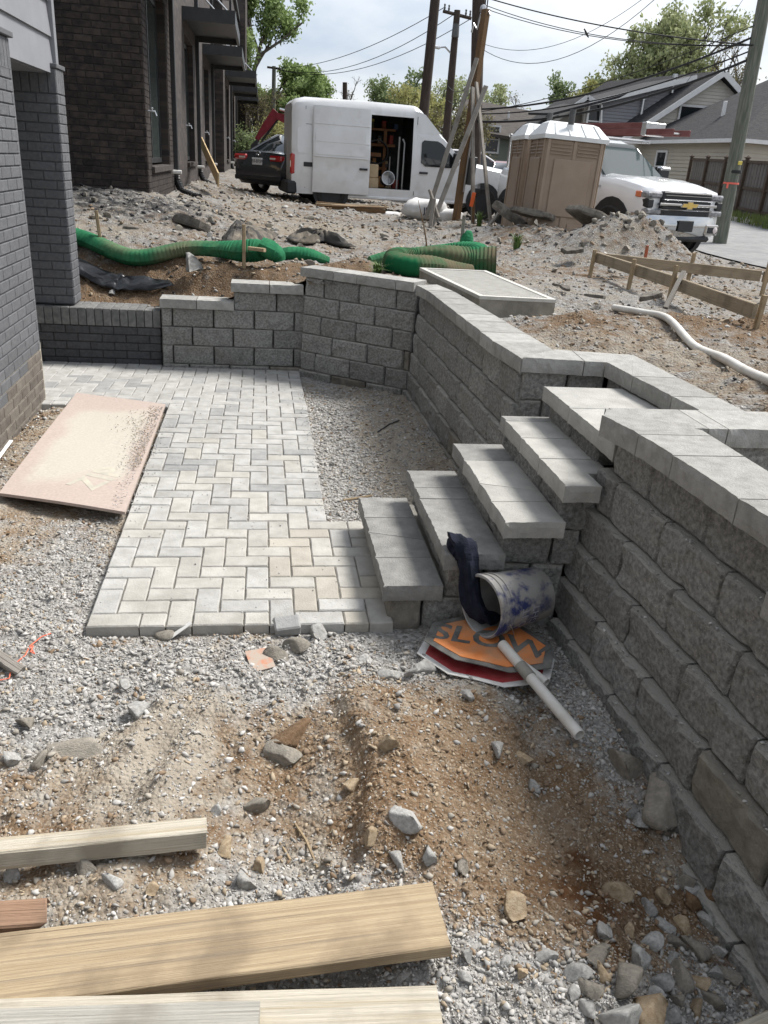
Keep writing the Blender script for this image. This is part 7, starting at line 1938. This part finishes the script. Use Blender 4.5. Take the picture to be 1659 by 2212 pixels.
def tree(label, base, H, spread, kind, seed, leaves=4000, leaf=.16, trunk_r=.16, levels=4, low=.25, multi=1, name='tree', cat='tree', droop=0.0):
    r = random.Random(seed); nr = np.random.default_rng(seed)
    t = thing(name, label, cat, base, 0)
    leaves = int(leaves*1.1); wood_ = MB(); tips = []
    def grow(p, d, L_, rad, lev):
        n = 4; P = [p]; q = p; dd = d.copy()
        for k in range(n):
            dd = (dd + Vector((r.uniform(-1,1), r.uniform(-1,1), r.uniform(-.5,.8)))*.16 + Vector((0,0,.05-droop*lev*.06))).normalized()
            q = q+dd*(L_/n); P.append(q)
        wood_.tube(P, [rad*(1-.5*k/n) for k in range(n+1)], 6 if lev < 2 else (4 if lev < 3 else 3), cap=False)
        if lev >= levels-2: tips.extend([(P[k], lev) for k in range(1, n+1)])
        if lev < levels-1:
            nb_ = r.randint(3, 5) if lev else r.randint(5, 8)
            for b in range(nb_):
                s = r.uniform(low if lev == 0 else .25, 1.0); k = min(n-1, int(s*n)); o = P[k].lerp(P[k+1], s*n-k)
                a = r.uniform(0, 2*math.pi); side = Vector((math.cos(a), math.sin(a), 0)); side = (side-dd*side.dot(dd)).normalized()
                up_ = r.uniform(.25,.8); d2 = (dd*up_+side*r.uniform(.6,1.0)*spread+Vector((0,0,.25))).normalized()
                grow(o, d2, L_*r.uniform(.42,.62)*(1.15-.35*s), rad*.45, lev+1)
    for m_ in range(multi):
        d0 = Vector((r.uniform(-.18,.18)*(multi > 1), r.uniform(-.15,.15)*(multi > 1), 1)).normalized()
        grow(Vector((r.uniform(-.3,.3)*(multi > 1), r.uniform(-.3,.3)*(multi > 1), -.3)), d0, H*.72, trunk_r, 0)
    wood_.build('trunk', M_BARK, t)
    if leaves and tips:
        T = np.array([tuple(p) for p, l in tips]); idx = nr.integers(0, len(T), leaves)
        cl = nr.normal(0, 1, (len(T), 1))*.0
        pos = T[idx]+nr.normal(0, .20*max(1, H/9), (leaves, 3))*np.array((1,1,.8))
        pos[:,2] -= droop*nr.exponential(.5, leaves)
        tin = np.clip(.45+.3*nr.normal(0,1,len(T))[idx]*.7+.25*nr.normal(0,1,leaves), 0, 1)
        u = nr.normal(0,1,(leaves,3)); u /= np.linalg.norm(u,axis=1,keepdims=True); w = np.cross(u, nr.normal(0,1,(leaves,3))); w /= np.linalg.norm(w,axis=1,keepdims=True)
        sz = leaf*nr.uniform(.55,1.3,(leaves,1))
        V = np.stack([pos-u*sz, pos+w*sz*.5, pos+u*sz, pos-w*sz*.5], 1).reshape(-1,3)
        F = np.arange(leaves*4).reshape(-1,4)
        me = np_mesh('crown', V, F, M_LEAF[kind]); a_ = me.color_attributes.new('tint', 'FLOAT_COLOR', 'POINT')
        c_ = np.ones((leaves*4,4),np.float32); c_[:,0] = c_[:,1] = c_[:,2] = np.repeat(tin,4); a_.data.foreach_set('color', c_.ravel())
        link('crown', me, t)
    return t
def T(px, py, Y): 
    p = aty(px, py, Y); return (p.x, p.y, gz(p.x, p.y) if Y < 90 else 2.0), p.z
def plant(label, px, top, Y, spread, kind, seed, **k):
    b, zt = T(px, top, Y); return tree(label, b, zt-b[2], spread, kind, seed, **k)
plant('tall leafy tree at the end of the townhouse row', 520, -60, 58, .75, 'green', 3, leaves=9000, leaf=.13, trunk_r=.22, low=.12, levels=4)
plant('bushy bright green tree left of the van roof', 636, 128, 62, 1.0, 'green', 8, leaves=12000, leaf=.14, trunk_r=.18, low=.08, multi=3)
plant('bushy green tree just above the van rear', 690, 152, 60, .95, 'green', 14, leaves=8000, leaf=.14, trunk_r=.16, low=.08, multi=2)
plant('bare dark branching tree above the van roof', 748, 158, 64, .9, 'olive', 21, leaves=300, leaf=.06, trunk_r=.17, low=.2, levels=5)
plant('bare twiggy tree left of the olive tree', 800, 190, 66, .9, 'olive', 22, leaves=300, leaf=.06, trunk_r=.12, low=.2, levels=5)
plant('half-leafed grey green tree behind the van roof', 872, 138, 60, .95, 'dark', 27, leaves=6500, leaf=.11, trunk_r=.16, low=.15, multi=2)
plant('yellow green tree between the two dark poles', 930, 178, 56, .9, 'yellow', 31, leaves=6500, leaf=.10, trunk_r=.14, low=.1, multi=2)
plant('thin olive tree right of the crossarm pole', 985, 152, 58, .8, 'pale', 35, leaves=5200, leaf=.09, trunk_r=.14, low=.12, multi=2)
plant('drooping pale green tree beside the sage house', 905, 215, 50, .9, 'yellow', 38, leaves=6000, leaf=.09, trunk_r=.12, low=.05, multi=3, droop=.6)
plant('drooping olive willowy tree behind the service pole', 1000, 205, 50, .8, 'olive', 39, leaves=6000, leaf=.08, trunk_r=.12, low=.05, multi=3, droop=.6)
plant('sparse pale tree above the sage house roof', 1095, 178, 72, .95, 'pale', 41, leaves=2500, leaf=.12, trunk_r=.15, low=.25)
plant('bare twiggy tree right of the sparse pale tree', 1140, 190, 70, .9, 'olive', 44, leaves=500, leaf=.07, trunk_r=.14, low=.25, levels=5)
plant('dense dark green tree behind the taupe gable', 1262, 170, 66, .9, 'dark', 47, leaves=11000, leaf=.14, trunk_r=.2, low=.1, multi=2)
plant('tall airy tree with pale leaves behind the big gable house', 1452, 20, 62, .62, 'pale', 52, leaves=12000, leaf=.16, trunk_r=.2, low=.15, multi=5)
plant('airy pale tree left part of the clump behind the gable house', 1375, 95, 63, .65, 'pale', 57, leaves=7500, leaf=.15, trunk_r=.16, low=.15, multi=3)
plant('yellow green tree filling in behind the dormer', 1325, 175, 64, .8, 'yellow', 58, leaves=6000, leaf=.13, trunk_r=.14, low=.1, multi=2)
plant('lower olive tree right of the tall airy tree', 1525, 110, 64, .7, 'yellow', 61, leaves=6500, leaf=.14, trunk_r=.16, low=.15, multi=3)
plant('bare twiggy tree behind the green utility pole', 1625, 75, 60, .75, 'olive', 66, leaves=1500, leaf=.09, trunk_r=.17, low=.15, levels=5, multi=2)
plant('bare brown thicket beyond the townhouses', 556, 185, 50, .9, 'olive', 71, leaves=4500, leaf=.05, trunk_r=.07, low=.05, levels=4, multi=6, name='shrub', cat='shrub')
plant('brown bushy thicket behind the excavator arm', 600, 235, 48, .9, 'yellow', 74, leaves=3500, leaf=.06, trunk_r=.06, low=.05, multi=6, name='shrub', cat='shrub')
plant('bare bush at the left of the excavator', 530, 270, 44, .9, 'dark', 77, leaves=2500, leaf=.06, trunk_r=.05, low=.05, multi=5, name='shrub', cat='shrub')
# ---------------------------------------------------------------- rocks, gravel and clods
def hull_rock(seed, n_cut=9, sub=2, cut=(.26,.52), jit=.004):
    """angular stone: sphere cut by random planes"""
    r = np.random.default_rng(seed)
    t = (1+5**.5)/2
    v = np.array([(-1,t,0),(1,t,0),(-1,-t,0),(1,-t,0),(0,-1,t),(0,1,t),(0,-1,-t),(0,1,-t),(t,0,-1),(t,0,1),(-t,0,-1),(-t,0,1)], float); v /= np.linalg.norm(v[0])
    f = [(0,11,5),(0,5,1),(0,1,7),(0,7,10),(0,10,11),(1,5,9),(5,11,4),(11,10,2),(10,7,6),(7,1,8),(3,9,4),(3,4,2),(3,2,6),(3,6,8),(3,8,9),(4,9,5),(2,4,11),(6,2,10),(8,6,7),(9,8,1)]
    v = list(map(tuple, v))
    for _ in range(sub):
        mid = {}; nf = []
        def m_(a, b):
            k = (min(a,b), max(a,b))
            if k not in mid:
                p = np.array(v[a])+np.array(v[b]); p /= np.linalg.norm(p); mid[k] = len(v); v.append(tuple(p))
            return mid[k]
        for a, b, c in f:
            x, y, z = m_(a,b), m_(b,c), m_(c,a); nf += [(a,x,z),(b,y,x),(c,z,y),(x,y,z)]
        f = nf
    V = np.array(v)*np.array((1, r.uniform(.65,.95), r.uniform(.5,.75)))
    for k in range(n_cut):
        n = r.normal(0,1,3); n /= np.linalg.norm(n); d = r.uniform(*cut)
        s = V@n; V = V-np.where(s > d, s-d, 0)[:,None]*n
    V += r.normal(0,jit,V.shape)
    return V, np.array(f)
M_ROCKS = [mat('grey_limestone', (0.25,0.245,0.23), (0.40,0.395,0.375), rough=.9, scale=5, bump=.4, bscale=14, var=.2), mat('tan_sandstone', (0.26,0.19,0.115), (0.40,0.32,0.22), rough=.9, scale=4, bump=.4, bscale=14, var=.15),
           mat('brown_clod', (0.13,0.075,0.038), (0.22,0.145,0.085), rough=1, scale=6, bump=.6, bscale=16, var=.2), mat('dusty_grey_rock', (0.20,0.185,0.155), (0.31,0.28,0.235), rough=.95, scale=5, bump=.6, bscale=16, var=.15)]
_rk = {}
def rock_mesh(v, mi):
    if (v, mi) not in _rk:
        V, F = hull_rock(100+v, 8, 2); _rk[(v, mi)] = np_mesh('rock', V, F, M_ROCKS[mi])
    return _rk[(v, mi)]
def rock(label, x, y, z, s, mi, grp=None, v=None, rot=None):
    v = random.randrange(8) if v is None else v
    o = link('rock', rock_mesh(v, mi), None, (x, y, z), rot or (random.uniform(-.4,.4), random.uniform(-.4,.4), random.uniform(0, 6.3)))
    o.scale = (s, s, s); return tag(o, label, 'rock', grp)
_used = {}
def rock_px(label, px, py, wpx, mi, v=None, grp=None, sink=.25, flat=1.0):
    q = at(px, py, -.05)
    for _ in range(3): q = at(px, py, lz(q.x, q.y)+.01)
    zc_ = (q-Vector((0,0,EYE))).dot(fw); s = wpx/2*zc_/1750*2.3
    if label in _used: return None
    _used[label] = 1
    o = rock(label, q.x, q.y, lz(q.x, q.y)+s*(.42-sink)*flat, s, mi, grp, v)
    if flat < 1: o.scale = (s, s, s*flat); o.rotation_euler = (0, 0, random.uniform(0, 6))
    return o
rock_px('upper rough grey concrete lump against the foot of the near wall', 1352, 1662, 62, 3, 9, sink=.2)
rock_px('lower rough grey concrete lump against the foot of the near wall', 1428, 1738, 70, 3, 10, sink=.2)
rock_px('large tan rock on the dark brown soil at lower right', 1112, 1962, 50, 1, 3)
rock_px('brown clod of earth above the foreground gravel', 630, 1592, 62, 2, 11, flat=.55)
rock_px('pointed grey stone below the brown clod', 612, 1632, 44, 3, 4)
rock_px('square tan stone on the brown ridge', 838, 1608, 34, 1, 5)
rock_px('squarish grey stone by the paving front edge', 372, 1362, 38, 3, 6, flat=.6)
rock_px('tall upright grey stone above the wide tan board', 530, 1908, 36, 0, 7)
rock_px('flat pale stone lying on the dusty soil left of centre', 165, 1612, 80, 3, 12, sink=.30, flat=.35)
rock_px('big broken grey rock in the bottom right pile', 1352, 2128, 62, 3, 13)
rock_px('big tan rock in the bottom right pile', 1405, 2188, 62, 1, 14)
rock_px('pale grey block stone above the bottom right pile', 1385, 2078, 46, 0, 2)
rock_px('rounded pale rock at the bottom right edge', 1345, 2212, 66, 0, 12)
rock_px('brown rounded rock at the foot of the near wall', 1560, 1945, 40, 2, 1)
rock('large grey concrete lump on the brown soil by the sock', LUMP.x, LUMP.y, LUMP.z+.03, .21, 0, None, 9, (0.3,-.2,.5))
LAND = [('the big broken grey rock at bottom right',1352,2128),('the big tan rock at bottom right',1405,2188),('the pale block stone at lower right',1385,2078),('the foot of the near wall',1590,2060),('the brown rounded rock by the wall',1560,1945),('the large tan rock on dark soil',1112,1962),('the rough concrete lumps',1400,1710),('the square tan stone on the ridge',838,1608),('the brown earth clod',630,1592),('the upright stone above the tan board',530,1908),('the right end of the wide tan board',965,2020),('the end of the whitewashed timber',450,1770),('the flat pale stone at left',165,1612),('the white coupled pipe end',1255,1590),('the front edge of the paving',600,1350),('the corner of the signs',920,1380)]
def whereabouts(x, y):
    n_, lx, ly = min(LAND, key=lambda q: math.hypot(x-q[1], y-q[2])); d = math.hypot(x-lx, y-ly); a = math.degrees(math.atan2(ly-y, x-lx)) % 360
    dr = ('right of','above right of','above','above left of','left of','below left of','below','below right of')[int(((a+22.5) % 360)//45)]
    return ('just ' if d < 45 else '') + dr + ' ' + n_
G1_ = 'loose rocks at the bottom right'
spots = [(1300,2010,34,0),(1325,2035,30,0),(1290,2060,36,3),(1340,1985,30,0),(1360,2010,26,1),(1410,2040,30,0),(1435,2000,26,0),(1460,2035,28,3),(1480,2000,26,1),(1500,2045,34,3),(1520,2080,34,3),(1455,2075,30,0),(1470,2110,34,3),(1430,2125,28,0),(1510,2125,28,1),(1545,2100,26,0),(1555,2055,26,0),(1575,2110,30,3),(1420,2155,34,0),(1465,2160,28,3),(1500,2180,30,1),(1545,2165,34,3),(1590,2150,30,3),(1600,2190,34,3),(1455,2200,36,0),(1510,2208,30,0),(1250,2105,32,0),(1272,2140,34,3),(1242,2150,26,0),(1225,2120,28,0),(1300,2095,26,1),(1275,2180,30,0),(1230,2190,28,0),(1400,1960,22,0),(1385,1915,22,0),(1480,1910,36,3),(1502,1922,30,0),(1492,1950,34,2),(1530,1985,24,0),(1430,1935,30,1),(1335,1930,34,1),(1180,2060,26,0),(1160,2025,20,0)]
for k, (x, y, w, mi) in enumerate(spots):
    rock_px('%s %s rock ' % ('small' if w < 28 else 'fist-sized', ('pale grey','tan','brown','dusty')[mi]) + whereabouts(x, y), x, y, w, mi, None, G1_ + (' grey',' tan',' brown',' dusty')[mi])
G2_ = 'pale stones scattered on the foreground soil'
for (x, y, w, mi) in [(905,1450,40,0),(842,1460,28,0),(880,1490,34,0),(790,1430,26,0),(688,1370,34,0),(640,1400,30,3),(590,1425,36,3),(1010,1500,22,0),(800,1800,28,1),(860,1860,26,0),(925,1850,34,0),(905,1890,30,0),(960,1870,26,0),(1000,1870,28,3),(880,1765,40,0),(760,1690,24,1),(560,1740,34,3),(485,1830,26,1),(470,1750,20,0),(1075,1620,26,0),(1130,1640,24,1),(1150,1700,22,0),(1365,1755,20,0),(1330,1760,22,0),(1380,1775,24,0),(1375,1790,20,0),(1290,1785,22,0),(300,1530,36,0),(262,1565,30,0),(325,1500,26,0),(270,1480,22,0),(20,1640,34,0),(45,1660,30,0),(90,1640,28,3),(120,1600,26,3),(60,1560,26,3),(30,1890,30,0),(180,1880,34,3),(40,1840,30,3),(240,1900,26,0),(330,1920,24,1),(560,1870,26,1),(1010,2060,24,0),(1000,2110,20,0),(1060,2120,22,0),(1095,2080,20,0),(1130,2100,20,1),(1150,2150,22,0),(1040,2170,24,0),(1090,2190,22,0)]:
    rock_px('%s %s stone ' % ('little' if w < 25 else 'medium', ('grey','tan','brown','dusty')[mi]) + whereabouts(x, y), x, y, w, mi, None, G2_+(' grey',' tan',' brown',' dusty')[mi])
# rubble on the upper ground
G3_ = 'rubble stones on the upper ground'
for k in range(70):
    x, y = random.uniform(-2.6, 6.5), random.uniform(9.7, 17)
    if k < 30: x, y = random.uniform(-2.4, 1.0), random.uniform(11.2, 13.6)
    s = random.uniform(.035,.085)*y/11; mi = random.choice((0,3,3,3))
    rock('%s rubble stone lying on the churned upper ground' % ('pale grey' if mi == 0 else 'dusty grey'), x, y, gz(x, y)+s*.2, s, mi, G3_+(' pale' if mi == 0 else ' dusty'))
for k in range(26):
    a = random.uniform(0, 6.28); rr = random.uniform(0, .9); x, y = 5.72+rr*math.cos(a), 12.6+rr*.7*math.sin(a); s = random.uniform(.04,.10)
    rock('broken lump on the dirt pile in front of the pickup', x, y, gz(x, y)+s*.15, s, 3, 'lumps on the dirt pile')

def gravel_material():
    M = bpy.data.materials.new('gravel_stones'); M.use_nodes = True
    N, L = M.node_tree.nodes, M.node_tree.links; b = N['Principled BSDF']; b.inputs['Roughness'].default_value = .92; b.inputs['Specular IOR Level'].default_value = .2
    a = N.new('ShaderNodeAttribute'); a.attribute_name = 'tint'; L.new(a.outputs['Color'], b.inputs['Base Color']); return M
M_GRAVEL = gravel_material()
ICO = []
for s_ in range(10):
    rr = np.random.default_rng(s_); V, F = hull_rock(500+s_, 5, 0, (.25,.55), 0.0); V = V*rr.uniform(.7,1.45,(12,1))*np.array((1.25,.95,.85)); ICO.append((V, F))
PAL = np.array([(0.43,0.425,0.41),(0.33,0.33,0.325),(0.52,0.515,0.50),(0.26,0.255,0.245),(0.37,0.345,0.30),(0.38,0.305,0.215),(0.24,0.165,0.105),(0.17,0.11,0.065),(0.045,0.046,0.05)])
def scatter(name, label, x, y, z, size, pal_p, seed, sink=.2):
    r = np.random.default_rng(seed); n = len(x)
    which = r.integers(0, len(ICO), n); cidx = np.array([r.choice(len(PAL), p=p) for p in pal_p]) if isinstance(pal_p, np.ndarray) and pal_p.ndim == 2 else r.choice(len(PAL), n, p=pal_p)
    Vs = np.zeros((n,12,3)); 
    ax = r.uniform(0, 2*np.pi, n); t1 = r.normal(0,.35,n); t2 = r.normal(0,.35,n)
    ca, sa = np.cos(ax), np.sin(ax); c1, s1 = np.cos(t1), np.sin(t1); c2, s2 = np.cos(t2), np.sin(t2)
    for w in range(len(ICO)):
        m_ = which == w
        if not m_.any(): continue
        P = ICO[w][0][None]*size[m_][:,None,None]
        X_, Y_, Z_ = P[...,0], P[...,1], P[...,2]
        y2 = Y_*c1[m_][:,None]-Z_*s1[m_][:,None]; z2 = Y_*s1[m_][:,None]+Z_*c1[m_][:,None]
        x3 = X_*c2[m_][:,None]+z2*s2[m_][:,None]; z3 = -X_*s2[m_][:,None]+z2*c2[m_][:,None]
        x4 = x3*ca[m_][:,None]-y2*sa[m_][:,None]; y4 = x3*sa[m_][:,None]+y2*ca[m_][:,None]
        Vs[m_] = np.stack([x4+x[m_][:,None], y4+y[m_][:,None], z3+(z+size*sink)[m_][:,None]], -1)
    F = np.array(ICO[0][1])[None]+np.arange(n)[:,None,None]*12
    me = np_mesh(name, Vs.reshape(-1,3), F.reshape(-1,3), M_GRAVEL)
    a = me.color_attributes.new('tint', 'FLOAT_COLOR', 'POINT'); c = np.ones((n,12,4), np.float32); c[...,:3] = (PAL[cidx]*r.uniform(.75,1.2,(n,1)))[:,None,:]
    a.data.foreach_set('color', c.ravel())
    o = link(name, me); return tag(o, label, 'gravel', kind='stuff')
P_GREY = np.array([.30,.22,.20,.12,.10,.03,.02,.01,0]); P_BROWN = np.array([.07,.05,.05,.04,.15,.24,.24,.16,0]); P_GREY /= P_GREY.sum(); P_BROWN /= P_BROWN.sum()
rg = np.random.default_rng(77)
def lower_gravel(n, x0, x1, y0, y1, smin, smax, seed, power=2.5):
    x = rg.uniform(x0, x1, n); y = np.exp(rg.uniform(math.log(y0), math.log(y1), n))
    br, du = low_soil(x, y)
    dens = np.clip(.26+.75*low_gravel(x, y), .26, 1)
    k = (rg.uniform(0,1,n) < dens) & ~under_paving(x, y) & ~((x > .55) & (y > 3.45) & (y < 4.75)) & (x < 1.72-.056*(y-1.0)+.1*(y > 4))
    k &= ~((x > -1.66) & (x < -.86) & (y > 4.95) & (y < 7.4))
    x, y, br = x[k], y[k], br[k]
    s = np.minimum(smin*(1-rg.uniform(0,1,len(x)))**(-1/2.3), smax)*np.clip(.55+.25*y/2.0, .7, 1.6)
    pal = P_GREY[None]*(1-br[:,None])+P_BROWN[None]*br[:,None]; pal /= pal.sum(1, keepdims=True)
    # pick colours by inverse transform, faster than choice per stone
    cum = pal.cumsum(1); ci = (rg.uniform(0,1,len(x))[:,None] > cum).sum(1)
    return x, y, s, ci
def scatter_ci(name, label, x, y, z, s, ci, seed, tone=1.0):
    oh = np.zeros(len(PAL)); 
    global _ci; 
    r = np.random.default_rng(seed)
    o = scatter(name, label, x, y, z, s, np.ones(len(PAL))/len(PAL), seed)
    a = o.data.color_attributes['tint']; c = np.ones((len(x),12,4), np.float32); c[...,:3] = (PAL[np.minimum(ci, len(PAL)-1)]*tone*.82*r.uniform(.75,1.2,(len(x),1)) + np.where(ci == 8, .02, .18)[:,None]*np.array((.36,.31,.24)))[:,None,:]
    a.data.foreach_set('color', c.ravel()); return o
x, y, s, ci = lower_gravel(105000, -1.9, 1.75, 1.25, 3.62, .0042, .019, 1)
scatter_ci('gravel', 'loose grey gravel and brown crumbs over the foreground', x, y, low_z(x, y), s, ci, 5)
x, y, s, ci = lower_gravel(20000, .40, 1.62, 4.6, 8.6, .006, .016, 2)
scatter_ci('gravel', 'fine grey gravel strip between paving and long wall', x, y, low_z(x, y), s*.75, ci, 6)
x, y, s, ci = lower_gravel(17000, -1.95, -.80, 3.5, 7.4, .006, .02, 3)
scatter_ci('gravel', 'gravel and crumbs left of the paving', x, y, low_z(x, y), s*.75, ci, 7)
# stone dust and crumbs spilled on the paving and sheet edges
n = 900; x = np.concatenate([rg.normal(-.86,.05,n//2), rg.uniform(-.85,.5,n//4), rg.normal(.40,.03,n//4)]); y = np.concatenate([rg.uniform(4.9,6.9,n//2), rg.uniform(3.6,8.5,n//4), rg.uniform(4.9,8.3,n//4)])
scatter('crumbs', 'crumbs of stone spilled along the paving edges', x, y, np.where(x < -.87, .045, 0.0)-.078*sstep(y,7.0,9.2), rg.uniform(.003,.007,len(x)), P_GREY, 8, .5)
n = 800; x = np.concatenate([-.86-np.abs(rg.normal(0,.07,n))*(1+1.2*np.exp(-((np.linspace(0,1,n)-.7)/.2)**2))]); y = 5.6+1.55*np.linspace(0,1,n)
scatter('crumbs', 'sandy grit heaped on the right edge of the subfloor sheet', x, y, .043+.0*x, rg.uniform(.003,.007,n), np.array([.1,.05,.05,.05,.35,.3,.08,.02,0]), 9, .5)
# upper ground rubble
n = 36000; r0 = np.exp(rg.uniform(math.log(4.2), math.log(26), n)); a0 = rg.uniform(R(-16), R(52), n); x = r0*np.sin(a0); y = r0*np.cos(a0)
u_, v_ = road_uv(x, y); k = ~in_poly(x, y, PIT) & (v_ < -.1) & ~((y < 3.6)) & ~in_poly(x, y, np.array(q)*1.0 if False else np.array([(1.75,9.42),(2.57,9.44),(2.72,7.38),(1.96,7.40)])) & ~((x < FX+.05) & (y > 13.2))
k &= ~((x < 2.5) & (y < 5.15)) | (x > 2.55)
x, y = x[k], y[k]; br, dk, du = up_soil(x, y); d = np.hypot(x, y)
s = (.006+.026*rg.uniform(0,1,len(x))**4)*np.clip(d/9, .6, 2.2)
P_DUST = np.array([.10,.20,.03,.22,.25,.09,.07,.04,0]); pal = P_DUST[None]*(1-br[:,None])+P_BROWN[None]*br[:,None]; cum = pal.cumsum(1); ci = (rg.uniform(0,1,len(x))[:,None] > cum).sum(1); ci = np.where(rg.uniform(0,1,len(x)) < dk*1.1, 8, ci)
scatter_ci('rubble', 'loose rubble and crumbs over the churned upper ground', x, y, up_z(x, y), s, ci, 10, .84)
# small stones caught on the wall ledges
xs_ = []; ys_ = []; zs_ = []
for k in range(160):
    i = random.randrange(1, 6); yy = random.uniform(1.3, 3.5); xs_.append(xb[i]+.056*(3.4-yy)+random.uniform(.012,.032)); ys_.append(yy); zs_.append(topz[i])
scatter('crumbs', 'small stone crumbs resting on the near wall ledges', np.array(xs_), np.array(ys_), np.array(zs_), rg.uniform(.003,.009,160), P_GREY, 12, .5)
